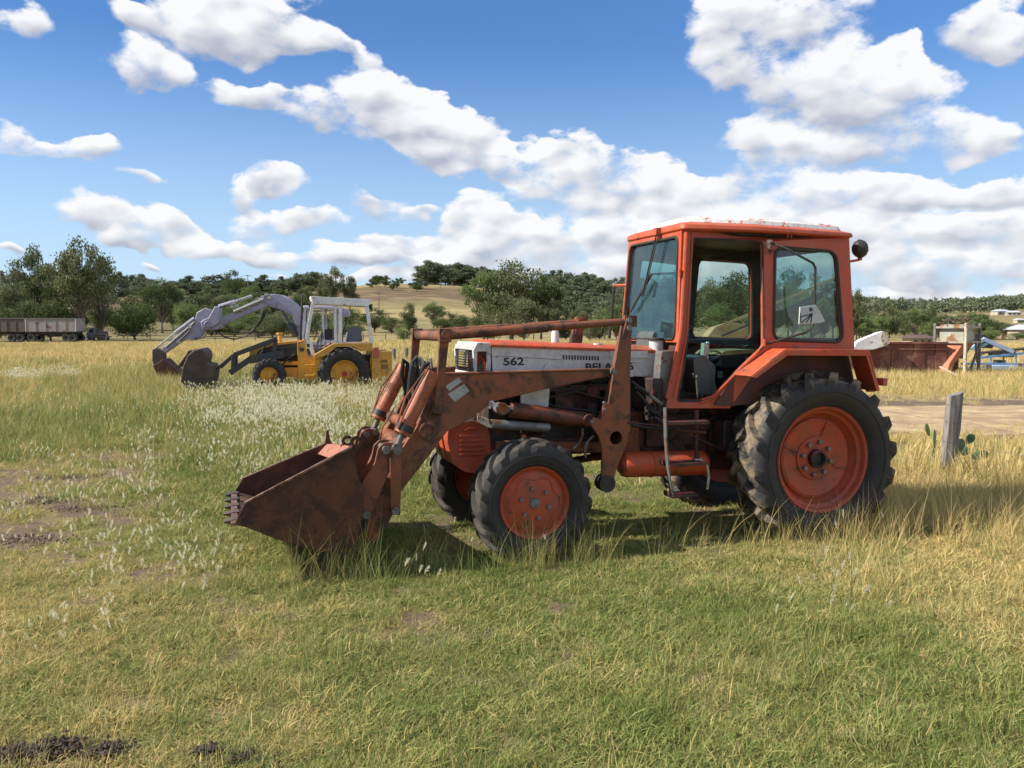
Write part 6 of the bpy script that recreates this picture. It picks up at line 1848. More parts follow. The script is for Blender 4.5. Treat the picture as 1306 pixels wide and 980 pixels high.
def tree_meshes(kind, seed):
    """a tree of unit height and unit spread: (trunk mesh data, crown mesh data)"""
    rg = np.random.default_rng(seed)
    if kind == 'gum':   nl, npf, zc, rz_, sz, z0 = 8500, 40, 0.60, 0.37, 0.020, 0.20
    elif kind == 'round': nl, npf, zc, rz_, sz, z0 = 8000, 34, 0.50, 0.47, 0.022, 0.02
    elif kind == 'dark': nl, npf, zc, rz_, sz, z0 = 7000, 26, 0.54, 0.43, 0.022, 0.08
    else: nl, npf, zc, rz_, sz, z0 = 2400, 17, 0.50, 0.46, 0.042, 0.04
    C_ = []
    for i in range(npf):
        for _ in range(40):
            p_ = rg.uniform(-1, 1, 3)
            r_ = np.linalg.norm(p_)
            if r_ > 1 or r_ < 0.45: continue
            if kind == 'dark' and abs(p_[0]) > 1.05 - 0.55 * (p_[2] + 1) / 2 - 0.1: continue
            break
        c = np.array([p_[0] * 0.40, p_[1] * 0.40, zc + p_[2] * rz_ * 0.84])
        if kind == 'gum' and rg.random() < 0.35 and c[2] < zc - 0.1: c[2] += 0.25
        C_.append((c, rg.uniform(0.05, 0.115) if kind == 'gum' else rg.uniform(0.075, 0.15) * (1.0 if kind != 'round' else 1.15)))
    C_.append((np.array([0, 0, zc + rz_ * .78]), 0.12)); C_.append((np.array([0.05, 0, zc]), 0.10 if kind == 'gum' else 0.17))
    w = np.array([r ** 2 for _, r in C_]); w /= w.sum()
    cnt = rg.multinomial(nl, w)
    V, Rn = [], []
    for (c, r), k in zip(C_, cnt):
        q_ = rg.normal(size=(k, 3)); q_ /= np.linalg.norm(q_, axis=1)[:, None]
        rad = r * (0.35 + 0.75 * rg.random((k, 1)) ** 0.6)
        # ragged: lobes on every puff
        lob = 1 + 0.35 * np.sin(q_[:, :1] * 6 + c[0] * 40) * np.sin(q_[:, 1:2] * 5 + c[2] * 30)
        P = c + q_ * rad * lob * np.array([1.15, 1.15, 0.82])
        P[:, 2] = np.clip(P[:, 2], z0 * 0.3, 1.0)
        V.append(tri_cloud(P, sz, rg, droop=0.6 if kind == 'gum' else 0.2))
        Rn.append(np.repeat(np.clip(rg.normal(0.5, 0.17, k) + rg.uniform(-0.22, 0.22), 0, 1), 3))
    V = np.concatenate(V); Rn = np.concatenate(Rn)
    cm = bpy.data.meshes.new('crown'); n3 = len(V)
    cm.vertices.add(n3); cm.vertices.foreach_set('co', V.astype(np.float32).ravel())
    cm.loops.add(n3); cm.loops.foreach_set('vertex_index', np.arange(n3, dtype=np.int32))
    cm.polygons.add(n3 // 3); cm.polygons.foreach_set('loop_start', np.arange(0, n3, 3, dtype=np.int32))
    cm.update(calc_edges=True)
    a_ = cm.attributes.new('rnd', 'FLOAT', 'POINT'); a_.data.foreach_set('value', Rn.astype(np.float32))
    tm = MB()
    fork = z0 + 0.06
    tm.tube([(0, 0, -0.03), (0.01, 0, fork * .5), (0.015, 0, fork)], [0.030, 0.022, 0.018], 7)
    for i, (c, r) in enumerate(C_):
        if kind == 'far' and i % 3: continue
        b0 = Vector((0.012, 0, fork * rg.uniform(0.6, 1.0))); b3 = Vector(c)
        mid = b0.lerp(b3, 0.5) + Vector((rg.uniform(-.03, .03), rg.uniform(-.03, .03), -0.02 + 0.05 * rg.random()))
        tm.tube([b0, mid, b3], [0.012, 0.007, 0.002], 5, cap=False)
    t_me = bpy.data.meshes.new('trunk'); t_me.from_pydata(tm.v, [], tm.f); t_me.polygons.foreach_set('use_smooth', [True] * len(t_me.polygons)); t_me.materials.append(M_bark)
    return t_me, cm
LIB = {}
def lib(kind, i, lm):
    key = (kind, i, lm.name)
    if key not in LIB:
        base = (kind, i)
        if base not in LIB: LIB[base] = tree_meshes(kind, hash(kind) % 97 + i if False else {'gum': 10, 'round': 30, 'dark': 50, 'far': 70}[kind] + i)
        t_me, cm = LIB[base]
        cm2 = cm.copy() if len(cm.materials) else cm
        cm2.materials.clear(); cm2.materials.append(lm)
        LIB[key] = (t_me, cm2)
    return LIB[key]
def tree(u, vt, wpx, d_, kind, lab=None, group=None, lm=None, var=None, name=None, sink=0.0, rz=None):
    x, y, z = at(u, d_)
    z -= sink
    h_ = zat(vt, d_) - z; w_ = wpx / F * d_
    lm = lm or {'gum': L_gum, 'round': L_bush, 'dark': L_dark, 'far': L_far}[kind]
    nv = {'gum': 4, 'round': 2, 'dark': 2, 'far': 4}[kind]
    t_me, cm = lib(kind, rnd.randrange(nv) if var is None else var, lm)
    nm = name or {'gum': 'gum_tree', 'round': 'bushy_tree', 'dark': 'dark_tree', 'far': 'hill_tree'}[kind]
    e = empty(nm, (x, y, z), rnd.uniform(0, 6.28) if rz is None else rz, lab, 'tree', group)
    e.scale = (w_, w_, h_)
    for n_, me_ in (('trunk', t_me), ('crown', cm)):
        o = bpy.data.objects.new(n_, me_); col.objects.link(o); o.parent = e
    return e
# left: the tall gum and what grows round it
tree(104, 302, 92, 121, 'gum', 'tallest gum tree at left, open crown rising behind the grey trailer', var=0)
tree(48, 312, 66, 124, 'gum', 'slightly lower gum tree joined to the tallest one on its left', var=1)
tree(132, 330, 44, 128, 'gum', 'small gum tree filling the right flank of the tallest gum at left', var=2)
for u, vt, w_, d_, k_, lm in ((-20, 352, 60, 126, 'gum', L_gum), (14, 358, 56, 120, 'round', L_gum), (66, 362, 60, 118, 'round', L_dark), (128, 372, 40, 135, 'dark', L_dark), (-8, 376, 50, 117, 'round', L_bush), (95, 378, 50, 127, 'dark', L_dark), (40, 380, 46, 117, 'round', L_gum)):
    tree(u, vt, w_, d_, k_, 'bushy tree in the thicket behind the trailers at the left edge', 'thicket behind the trailers', lm)
tree(173, 371, 72, 128, 'round', 'big rounded grey green bush right of the tall gum and trailers', lm=L_bush, var=0)
tree(208, 354, 62, 165, 'gum', 'dark gum tree with a broad crown behind the two rounded bushes', lm=L_dark, var=3)
tree(236, 384, 44, 140, 'round', 'smaller rounded bush between the big round bush and the lavender boom', var=1)
tree(298, 343, 34, 330, 'dark', 'dark round tree standing proud of the ridge above the lavender boom', lm=L_dark, var=0)
tree(427, 339, 34, 250, 'gum', 'gum tree with an airy crown directly above the white cab roof', var=1)
tree(447, 352, 34, 252, 'gum', 'lower gum tree just right of the airy one above the white cab roof', lm=L_dark, var=2)
tree(412, 352, 26, 256, 'dark', 'dark small tree at the foot of the airy gum above the cab', lm=L_gum, var=1)
for u, vt, w_, d_ in ((256, 396, 44, 150), (276, 396, 44, 160), (294, 398, 44, 168), (320, 397, 44, 158), (348, 400, 44, 150), (374, 400, 44, 152), (392, 402, 40, 149), (416, 400, 40, 160), (436, 404, 40, 150), (455, 408, 30, 155), (262, 392, 46, 175), (285, 388, 50, 190), (312, 384, 46, 200), (338, 392, 44, 172), (362, 394, 40, 166), (385, 390, 40, 180), (404, 398, 36, 170), (300, 402, 40, 150), (330, 406, 40, 146), (270, 406, 36, 150), (360, 407, 30, 148), (250, 398, 30, 185), (425, 396, 34, 168), (446, 392, 34, 180)):
    tree(u, vt, w_, d_, rnd.choice(['round', 'dark', 'round']), 'leafy scrub tree in the belt behind the lavender boom and backhoe', 'scrub belt behind the backhoe', rnd.choice([L_bush, L_gum, L_dark]))
tree(478, 391, 44, 172, 'dark', 'dark rounded tree just right of the backhoe cab', lm=L_dark, var=0)
tree(500, 404, 34, 165, 'round', 'low green tree between the cab tree and the upright dark one', lm=L_dark, var=1)
tree(522, 386, 30, 160, 'dark', 'upright dark tree standing alone on the golden paddock', lm=L_dark, var=1)
tree(515, 412, 26, 118, 'round', 'small pale bush in front of the upright dark tree', lm=L_bush, var=0)
tree(553, 384, 34, 190, 'gum', 'thin gum tree left of the dark clump on the golden paddock', lm=L_bush, var=3)
tree(570, 396, 46, 158, 'dark', 'broad dark clump left of the large central gum', lm=L_dark, var=0)
tree(590, 400, 30, 150, 'round', 'dark bush at the left foot of the large central gum', lm=L_dark, var=1)
for i in range(20):
    u = 196 + 10.5 * i + rnd.uniform(-5, 5); d_ = rnd.uniform(215, 360)
    x, y, z = at(u, d_); hh_ = rnd.uniform(4.5, 9)
    tree(u, 418 - (z + hh_ - H) / d_ * F, rnd.uniform(8, 13) / d_ * F, d_, rnd.choice(['round', 'far', 'dark', 'far']), 'tree on the lower slope behind the scrub belt', 'trees on the lower left slope', rnd.choice([L_dark, L_gum, L_bush]))
for u, vt, w_, d_, lm in ((222, 362, 56, 176, L_gum), (250, 374, 44, 182, L_dark), (188, 366, 40, 178, L_dark), (152, 378, 46, 150, L_gum)):
    tree(u, vt, w_, d_, 'dark', 'leafy tree filling the gap behind the two rounded bushes', 'trees behind the rounded bushes', lm)
# centre: the large gum group
tree(652, 330, 112, 128, 'gum', 'largest central gum tree with a wide grey green crown behind the loader', var=0)
tree(617, 346, 70, 126, 'gum', 'left arm of the central gum group, pale leaves', lm=L_bush, var=2)
tree(690, 345, 66, 132, 'gum', 'right hand gum of the central group, darker leaves', lm=L_dark, var=1)
tree(622, 382, 56, 118, 'round', 'low spreading gum growth under the left of the central group', lm=L_gum, var=0)
tree(668, 378, 66, 119, 'round', 'low dense growth under the middle of the central group', lm=L_gum, var=1)
tree(706, 384, 50, 124, 'gum', 'slanting young gum at the right of the central group', lm=L_gum, var=2)
for u, vt, w_, d_ in ((722, 398, 36, 128), (742, 388, 40, 140), (765, 392, 40, 132), (786, 386, 40, 138), (752, 406, 30, 120), (805, 380, 40, 140)):
    tree(u, vt, w_, d_, rnd.choice(['round', 'gum']), 'mid green tree in the row behind the bonnet of the tractor', 'trees behind the bonnet', rnd.choice([L_bush, L_gum, L_dark]))
# behind the cab, seen through its glass
for i, (u, vt, w_, d_) in enumerate(((828, 352, 56, 122), (862, 346, 60, 126), (905, 354, 50, 118), (936, 342, 56, 122), (966, 350, 50, 120), (1004, 340, 56, 124), (1036, 344, 50, 120), (1062, 352, 48, 126), (920, 384, 60, 112), (960, 388, 60, 113), (1010, 380, 60, 112), (1050, 382, 56, 112), (870, 384, 60, 114))):
    tree(u, vt, w_, d_, 'gum' if i % 3 else 'round', 'gum tree seen through the windows of the tractor cab', 'trees behind the tractor cab', rnd.choice([L_gum, L_bush, L_dark]))
# right: belt of trees to the right edge
tree(1092, 368, 34, 135, 'gum', 'pale gum tree just right of the cab corner pillar', var=1)
tree(1133, 383, 22, 165, 'dark', 'tall dark round headed tree above the white chute', lm=L_dark, var=0)
tree(1187, 390, 20, 190, 'dark', 'pointed dark tree standing above the tree belt left of the hopper', lm=L_dark, var=1)
for i in range(46):
    u = 1082 + 5.3 * i + rnd.uniform(-5, 5); d_ = rnd.uniform(135, 210)
    vt = np.interp(u, [1080, 1120, 1160, 1200, 1240, 1280, 1340], [384, 392, 394, 396, 398, 412, 414]) + rnd.uniform(-4, 16)
    if 1258 < u and vt < 406: vt += 12
    tree(u, vt, rnd.uniform(26, 44), d_, rnd.choice(['gum', 'dark', 'round', 'round']), 'tree in the thick belt across the right of the photo', 'tree belt at right', rnd.choice([L_gum, L_dark, L_dark, L_bush]))
for u, vt, d_ in ((1262, 416, 120), (1296, 424, 128), (1280, 432, 132)): tree(u, vt, 30, d_, 'round', 'rounded bush before the brown house at the right edge', 'bushes before the brown house', L_bush)
# hillside and ridge trees
def ridge(n_, u0, u1, dd, vt, wd, lab, grp, lm=L_far, below=False):
    for i in range(n_):
        u = rnd.uniform(u0, u1); d_ = rnd.uniform(*dd)
        x, y, z = at(u, d_)
        h_ = rnd.uniform(6, 11) * vt
        e = tree(u, 418 - (z + h_ - H) / d_ * F, rnd.uniform(6, 11) * wd / d_ * F, d_, 'far', lab, grp, lm)
ridge(90, 165, 405, (450, 560), 1.1, 1.8, 'grey green tree on the wooded ridge at left', 'trees on the left ridge')
ridge(20, -60, 200, (260, 420), 1.2, 1.4, 'tree on the slope behind the left thicket', 'trees on the left slope')
ridge(42, 545, 640, (450, 560), 1.2, 1.7, 'tree on the ridge left of the central gums', 'trees on the middle ridge')
ridge(56, 690, 815, (330, 600), 1.25, 1.6, 'tree on the wooded hill behind the tractor', 'trees on the hill behind the tractor')
ridge(50, 815, 1100, (330, 620), 1.25, 1.9, 'tree on the wooded hill behind the tractor', 'trees on the hill behind the tractor')
ridge(16, 470, 560, (380, 520), 0.55, 0.7, 'small scrub tree scattered on the grassy hill', 'scattered scrub on the grassy hill', L_dark)
ridge(14, 700, 830, (230, 330), 0.9, 1.1, 'tree on the paddock slope behind the bonnet', 'trees on the paddock slope')
# far wooded hills at the right: one mass
def wood(n_, u0, u1, dd, name, lab):
    V, Rn = [], []
    rg = np.random.default_rng(4)
    for i in range(n_):
        u = rg.uniform(u0, u1); d_ = rg.uniform(*dd)
        x = (u - CX) / F * d_; z = float(terr(x, d_)); h_ = rg.uniform(6, 12); w_ = rg.uniform(7, 14)
        k = 90
        q_ = rg.normal(size=(k, 3)); q_ /= np.linalg.norm(q_, axis=1)[:, None]; q_ *= rg.uniform(0.6, 1.05, (k, 1))
        P = np.array([x, d_, z + h_ * .55]) + q_ * np.array([w_ * .5, w_ * .5, h_ * .5])
        V.append(tri_cloud(P, 1.7, rg)); Rn.append(np.repeat(np.clip(rg.normal(.5, .15, k) + rg.uniform(-.25, .25), 0, 1), 3))
    V = np.concatenate(V); Rn = np.concatenate(Rn); n3 = len(V)
    cm = bpy.data.meshes.new(name); cm.vertices.add(n3); cm.vertices.foreach_set('co', V.astype(np.float32).ravel())
    cm.loops.add(n3); cm.loops.foreach_set('vertex_index', np.arange(n3, dtype=np.int32)); cm.polygons.add(n3 // 3); cm.polygons.foreach_set('loop_start', np.arange(0, n3, 3, dtype=np.int32)); cm.update(calc_edges=True)
    a_ = cm.attributes.new('rnd', 'FLOAT', 'POINT'); a_.data.foreach_set('value', Rn.astype(np.float32)); cm.materials.append(L_far)
    o = bpy.data.objects.new(name, cm); col.objects.link(o); tag(o, lab, 'woodland', kind='stuff')
wood(1500, 1060, 1800, (650, 1560), 'woodland', 'far off wooded hills filling the skyline at the right edge')

# ================================================================ grass
def grass_mat(name, cols, transl=0.3):
    m = bpy.data.materials.new(name); m.use_nodes = True
    t = NT(m.node_tree)
    for nd in list(m.node_tree.nodes): m.node_tree.nodes.remove(nd)
    o = t.n('ShaderNodeOutputMaterial')
    at_ = t.n('ShaderNodeAttribute'); at_.attribute_name = 'rnd'
    ti = t.n('ShaderNodeAttribute'); ti.attribute_type = 'INSTANCER'; ti.attribute_name = 'tint'
    k = t.m('ADD', ti.outputs['Fac'], t.m('MULTIPLY', t.m('SUBTRACT', at_.outputs['Fac'], 0.5), 0.75), clamp=True)
    r = t.n('ShaderNodeValToRGB'); el_ = r.color_ramp.elements
    el_[0].position = 0; el_[0].color = c4(cols[0]); el_[1].position = 1; el_[1].color = c4(cols[-1])
    for i in range(1, len(cols) - 1):
        e = el_.new(i / (len(cols) - 1)); e.color = c4(cols[i])
    t.l(k, r.inputs[0])
    df = t.n('ShaderNodeBsdfDiffuse'); tl = t.n('ShaderNodeBsdfTranslucent'); mx = t.n('ShaderNodeMixShader'); mx.inputs[0].default_value = transl
    t.l(r.outputs[0], df.inputs[0]); t.l(r.outputs[0], tl.inputs[0]); t.l(df.outputs[0], mx.inputs[1]); t.l(tl.outputs[0], mx.inputs[2]); t.l(mx.outputs[0], o.inputs[0])
    return m
G_grass = grass_mat('grass_blades', [(0.145, 0.195, 0.048), (0.245, 0.290, 0.085), (0.365, 0.360, 0.140), (0.48, 0.37, 0.14), (0.72, 0.55, 0.25)])
G_head = grass_mat('seed_heads', [(0.66, 0.62, 0.42), (0.80, 0.76, 0.56), (0.88, 0.85, 0.68)], 0.5)

def clump(name, n, rad, h0, h1, w, lean, seed, segs=3, mt=G_grass, curl=0.5):
    rg = np.random.default_rng(seed); V, Fc, Rn = [], [], []
    for i in range(n):
        a = rg.uniform(0, 2 * np.pi); r = rad * np.sqrt(rg.random()); x, y = r * np.cos(a), r * np.sin(a)
        h_ = rg.uniform(h0, h1); th = rg.uniform(0, 2 * np.pi); ln = lean * rg.uniform(0.2, 1.3)
        dx, dy = np.cos(th), np.sin(th); fx_, fy_ = -np.sin(th + rg.uniform(-1, 1)), np.cos(th + rg.uniform(-1, 1))
        o = len(V); rv = rg.random()
        for k in range(segs + 1):
            s = k / segs
            out = ln * h_ * (s * (1 - curl) + s * s * curl); zz = h_ * (s - 0.35 * ln * s * s)
            ww = w * (1 - s) ** 0.7 * 0.5
            c = (x + dx * out, y + dy * out, max(zz, -0.01) - 0.01)
            if k < segs:
                V += [(c[0] - fx_ * ww, c[1] - fy_ * ww, c[2]), (c[0] + fx_ * ww, c[1] + fy_ * ww, c[2])]; Rn += [rv, rv]
            else:
                V.append(c); Rn.append(rv)
        for k in range(segs - 1):
            q_ = o + 2 * k; Fc.append((q_, q_ + 1, q_ + 3, q_ + 2))
        q_ = o + 2 * (segs - 1); Fc.append((q_, q_ + 1, q_ + 2))
    me = bpy.data.meshes.new(name); me.from_pydata(V, [], Fc); me.materials.append(mt)
    at_ = me.attributes.new('rnd', 'FLOAT', 'POINT'); at_.data.foreach_set('value', np.array(Rn, np.float32))
    return bpy.data.objects.new(name, me)
def heads(name, n, rad, h0, h1, seed, hl=0.055, hr=0.014, stems=True):
    """grass stems that carry fluffy pale seed heads"""
    rg = np.random.default_rng(seed); V, Fc, Rn = [], [], []; mi = []
    for i in range(n):
        a = rg.uniform(0, 2 * np.pi); r = rad * np.sqrt(rg.random()); x, y = r * np.cos(a), r * np.sin(a)
        h_ = rg.uniform(h0, h1); th = rg.uniform(0, 2 * np.pi); ln = rg.uniform(0.05, 0.35)
        dx, dy = np.cos(th), np.sin(th); tip = np.array([x + dx * ln * h_, y + dy * ln * h_, h_])
        o = len(V)
        mid = np.array([x + dx * ln * h_ * .35, y + dy * ln * h_ * .35, h_ * .55])
        V += [(x - .0012, y, 0), (x + .0012, y, 0), tuple(mid - [.001, 0, 0]), tuple(mid + [.001, 0, 0]), tuple(tip)]; Rn += [.6] * 5
        Fc += [(o, o + 1, o + 3, o + 2), (o + 2, o + 3, o + 4)]; mi += [0, 0]
        ax_ = np.array([dx * (ln + .3), dy * (ln + .3), 1.0]); ax_ /= np.linalg.norm(ax_); L = hl * rg.uniform(.7, 1.3); rr = hr * rg.uniform(.8, 1.3)
        for k in range(56):
            s = rg.random(); rv = rr * (np.sin(np.pi * (0.12 + 0.82 * s)) + .1)
            q_ = rg.normal(size=3); q_ -= ax_ * (q_ @ ax_); q_ /= np.linalg.norm(q_)
            b = tip + ax_ * (s * L); e = b + q_ * rv * rg.uniform(.8, 1.15) + ax_ * L * .34
            sd = np.cross(q_, ax_) * rr * .12; o = len(V); V += [tuple(b - sd), tuple(b + sd), tuple(e)]; Rn += [rg.random()] * 3; Fc.append((o, o + 1, o + 2)); mi.append(1)
    me = bpy.data.meshes.new(name); me.from_pydata(V, [], Fc); me.materials.append(G_grass); me.materials.append(G_head)
    me.polygons.foreach_set('material_index', mi)
    at_ = me.attributes.new('rnd', 'FLOAT', 'POINT'); at_.data.foreach_set('value', np.array(Rn, np.float32))
    return bpy.data.objects.new(name, me)

def scatter(name, lab, x, y, scl, tint, objs, seed=0, tilt=0.12, zoff=0.0, cat='grass'):
    rg = np.random.default_rng(seed); n = len(x)
    me = bpy.data.meshes.new(name)
    me.vertices.add(n)
    co = np.stack([x, y, terr(x, y) + zoff], 1).astype(np.float32); me.vertices.foreach_set('co', co.ravel())
    rot = np.stack([rg.normal(0, tilt, n), rg.normal(0, tilt, n), rg.uniform(0, 6.283, n)], 1).astype(np.float32)
    a = me.attributes.new('rot', 'FLOAT_VECTOR', 'POINT'); a.data.foreach_set('vector', rot.ravel())
    for nm, arr in (('scl', scl), ('tint', tint)):
        a = me.attributes.new(nm, 'FLOAT', 'POINT'); a.data.foreach_set('value', np.asarray(arr, np.float32))
    a = me.attributes.new('vi', 'INT', 'POINT'); a.data.foreach_set('value', rg.integers(0, len(objs), n).astype(np.int32))
    o = bpy.data.objects.new(name, me); col.objects.link(o); tag(o, lab, cat, kind='stuff')
    cl = bpy.data.collections.new(name + '_pieces')
    for q_ in objs: cl.objects.link(q_)
    ng = bpy.data.node_groups.new(name, 'GeometryNodeTree')
    ng.interface.new_socket('Geometry', in_out='INPUT', socket_type='NodeSocketGeometry'); ng.interface.new_socket('Geometry', in_out='OUTPUT', socket_type='NodeSocketGeometry')
    N = ng.nodes; gi = N.new('NodeGroupInput'); go = N.new('NodeGroupOutput'); ip = N.new('GeometryNodeInstanceOnPoints'); ci = N.new('GeometryNodeCollectionInfo')
    ci.inputs['Collection'].default_value = cl; ci.inputs['Separate Children'].default_value = True; ci.inputs['Reset Children'].default_value = True
    def na(nm, dt):
        q_ = N.new('GeometryNodeInputNamedAttribute'); q_.data_type = dt; q_.inputs['Name'].default_value = nm
        return [s_ for s_ in q_.outputs if s_.enabled and s_.name == 'Attribute'][0]
    lk = ng.links.new
    m2p = N.new('GeometryNodeMeshToPoints'); lk(gi.outputs[0], m2p.inputs['Mesh'])
    lk(m2p.outputs[0], ip.inputs['Points']); lk(ci.outputs[0], ip.inputs['Instance']); ip.inputs['Pick Instance'].default_value = True
    lk(na('vi', 'INT'), ip.inputs['Instance Index']); lk(na('rot', 'FLOAT_VECTOR'), ip.inputs['Rotation']); lk(na('scl', 'FLOAT'), ip.inputs['Scale']); lk(ip.outputs[0], go.inputs[0])
    md = o.modifiers.new('scatter', 'NODES'); md.node_group = ng
    return o

def sample(n, r0, r1, half=0.66, p=1.0):
    a = nr.uniform(-half, half, n); r = (nr.uniform(r0 ** (2 * p), r1 ** (2 * p), n)) ** (1 / (2 * p))
    return np.sin(a) * r, np.cos(a) * r
def keep(x, y, prob):
    k = nr.random(len(x)) < prob
    return x[k], y[k]
def under_wheels(x, y):
    """flattened where the tyres, the bucket and the post stand"""
    k = np.zeros(len(x), bool)
    c, s = math.cos(T.th), math.sin(T.th)
    X = -(x - T.ox) * c - (y - T.oy) * s; Y = (x - T.ox) * s - (y - T.oy) * c
    for X0, Y0, a, b in ((2.49, .74, .28, .17), (2.49, -.74, .28, .17), (-.26, .8, .38, .23), (-.26, -.8, .38, .23)):
        k |= (np.abs(X - X0) < a) & (np.abs(Y - Y0) < b)
    k |= (X > 3.95) & (X < 4.25) & (np.abs(Y) < 0.82)
    return k

# short thatch close to the camera
def add(name, lab, n, r0, r1, objs, scf, tj=0.20, p=1.0, dens=None, zoff=0.0, tilt=0.15, half=0.66, bias=0.0):
    if r0 < 10: half, n = 0.80, int(n * 1.2)
    x, y = sample(n, r0, r1, half, p)
    dry, soil, hh = cover(x, y)
    pr = np.clip(1.25 - 1.6 * soil, 0.05, 1) if dens is None else dens(x, y, dry, soil, hh)
    pr = pr * np.clip((on_track(x, y) - 1.0) / 1.9 + 0.5 * (fbm(x * 1.3, y * 1.3, 3) - 0.5), 0.05, 1)
    k = (nr.random(len(x)) < pr) & ~under_wheels(x, y)
    x, y, dry, soil, hh = x[k], y[k], dry[k], soil[k], hh[k]
    patch = fbm(x * 5 + 3, y * 5, 2) - 0.5
    tint = np.clip(dry + bias + nr.normal(0, tj, len(x)) + 0.3 * patch, 0.0, 1.0)
    sc_ = scf(hh) * (1 - 0.4 * np.clip(soil, 0, 1)) * nr.uniform(0.7, 1.3, len(x)) * (0.8 + 0.7 * (patch + .5))
    return scatter(name, lab, x, y, sc_, tint, objs, seed=n, zoff=zoff, tilt=tilt)
G1 = [clump('short_tuft', 24, 0.070, 0.018, 0.062, 0.0050, 1.25, 100 + i, 3, curl=.7) for i in range(6)]
G0 = []
for i in range(4):
    o_ = clump('dead_straw', 14, 0.12, 0.03, 0.09, 0.0042, 3.0, 120 + i, 2, curl=.1); G0.append(o_)
add('straw_litter', 'dead straw lying between the green grass of the foreground', 8000, 2.6, 13, G0, lambda h: 0.8 + 0 * h, p=0.62, dens=lambda x, y, d, s, h: np.clip(0.25 + 0.6 * d, 0, 1), tj=.1, bias=0.35)
add('short_grass', 'short mixed green and straw pasture grass in the foreground', 40000, 2.6, 9.5, G1, lambda h: 0.75 + 0.42 * h, p=0.62)
G1b = [clump('lawn_tuft', 26, 0.13, 0.04, 0.12, 0.0075, 1.1, 140 + i, 2, curl=.6) for i in range(5)]
add('pasture_grass', 'pasture grass around and behind the orange tractor', 24000, 9.0, 20, G1b, lambda h: 0.75 + 0.4 * h, p=0.7)
G2 = [clump('tall_tuft', 12, 0.07, 0.10, 0.30, 0.0036, 0.55, 200 + i, 4) for i in range(5)]
add('tall_grass', 'taller thin grass stems standing over the short pasture', 9000, 2.7, 13, G2, lambda h: 0.35 + 0.55 * h, p=0.6, dens=lambda x, y, d, s, h: np.clip((h - 0.35) * 0.6, 0, 1) * np.clip((fbm(x * 1.4, y * 1.4, 3) - 0.40) * 8, 0.08, 1))
G3 = [clump('mid_tuft', 26, 0.17, 0.12, 0.34, 0.010, 0.6, 300 + i, 3) for i in range(5)]
add('meadow_grass', 'knee high olive and straw meadow grass in the middle distance', 26000, 12, 44, G3, lambda h: 0.35 + 0.65 * h, p=0.72, dens=lambda x, y, d, s, h: np.clip(0.15 + 0.65 * h, 0, 1) * np.clip(1.2 - s, 0.05, 1))
G4 = [clump('far_tuft', 40, 0.55, 0.15, 0.42, 0.035, 0.5, 400 + i, 2) for i in range(5)]
add('far_grass', 'dry grass covering the far paddock', 16000, 40, 115, G4, lambda h: 0.4 + 0.5 * h, p=0.8, dens=lambda x, y, d, s, h: np.clip(0.2 + 0.5 * h, 0, 1))
# long dry stems round the machine's wheels and the right hand side
c_, s_ = math.cos(T.th), math.sin(T.th)
def loc(X, Y): return T.ox - X * c_ + Y * s_, T.oy - X * s_ - Y * c_
px_, py_ = [], []
for X, Y, n_, sg in ((2.4, 1.0, 60, .30), (-0.2, 1.12, 80, .42), (-0.9, 1.1, 26, .3), (4.3, 1.0, 32, .35), (3.5, 0.95, 14, .3), (1.2, 1.0, 14, .5), (4.0, 0.0, 10, .4), (-1.2, .4, 30, .35), (-1.6, 0.6, 30, .4)):
    for _ in range(n_):
        a_, b_ = loc(X + nr.normal(0, sg), Y + nr.normal(0, 0.10)); px_.append(a_); py_.append(b_)
for _ in range(420):
    u = nr.uniform(1110, 1330); v = nr.uniform(600, 690); a_, b_ = ground_px(u, v)
    if nr.random() < 0.8: px_.append(a_); py_.append(b_)
px_, py_ = np.array(px_), np.array(py_)
G5 = [clump('long_stem_tuft', 9, 0.06, 0.22, 0.62, 0.0042, 0.5, 500 + i, 5, curl=.8) for i in range(6)]
kk = ~under_wheels(px_, py_)
px_, py_ = px_[kk], py_[kk]
dr_ = np.clip(cover(px_, py_)[0] + nr.normal(0.05, 0.15, len(px_)), 0.2, 1)
scatter('long_grass_stems', 'long uncut grass stems round the tyres, bucket and fence post', px_, py_, nr.uniform(0.45, 1.1, len(px_)), dr_, G5, seed=5)
# tall tufts hiding the feet of the backhoe
bx_, by_ = [], []
for _ in range(420):
    a_, b_ = ground_px(nr.uniform(195, 400), nr.uniform(492, 503)); bx_.append(a_); by_.append(b_)
for _ in range(90):
    a_, b_ = ground_px(nr.uniform(400, 500), nr.uniform(497, 506)); bx_.append(a_); by_.append(b_)
G9 = [clump('tall_meadow_tuft', 20, 0.16, 0.25, 0.62, 0.009, 0.5, 900 + i, 4) for i in range(4)]
bx_, by_ = np.array(bx_), np.array(by_)
scatter('tall_meadow_grass', 'tall olive and straw grass hiding the front bucket and feet of the backhoe', bx_, by_, nr.uniform(.6, 1.1, len(bx_)), nr.uniform(.35, .85, len(bx_)), G9, seed=9)
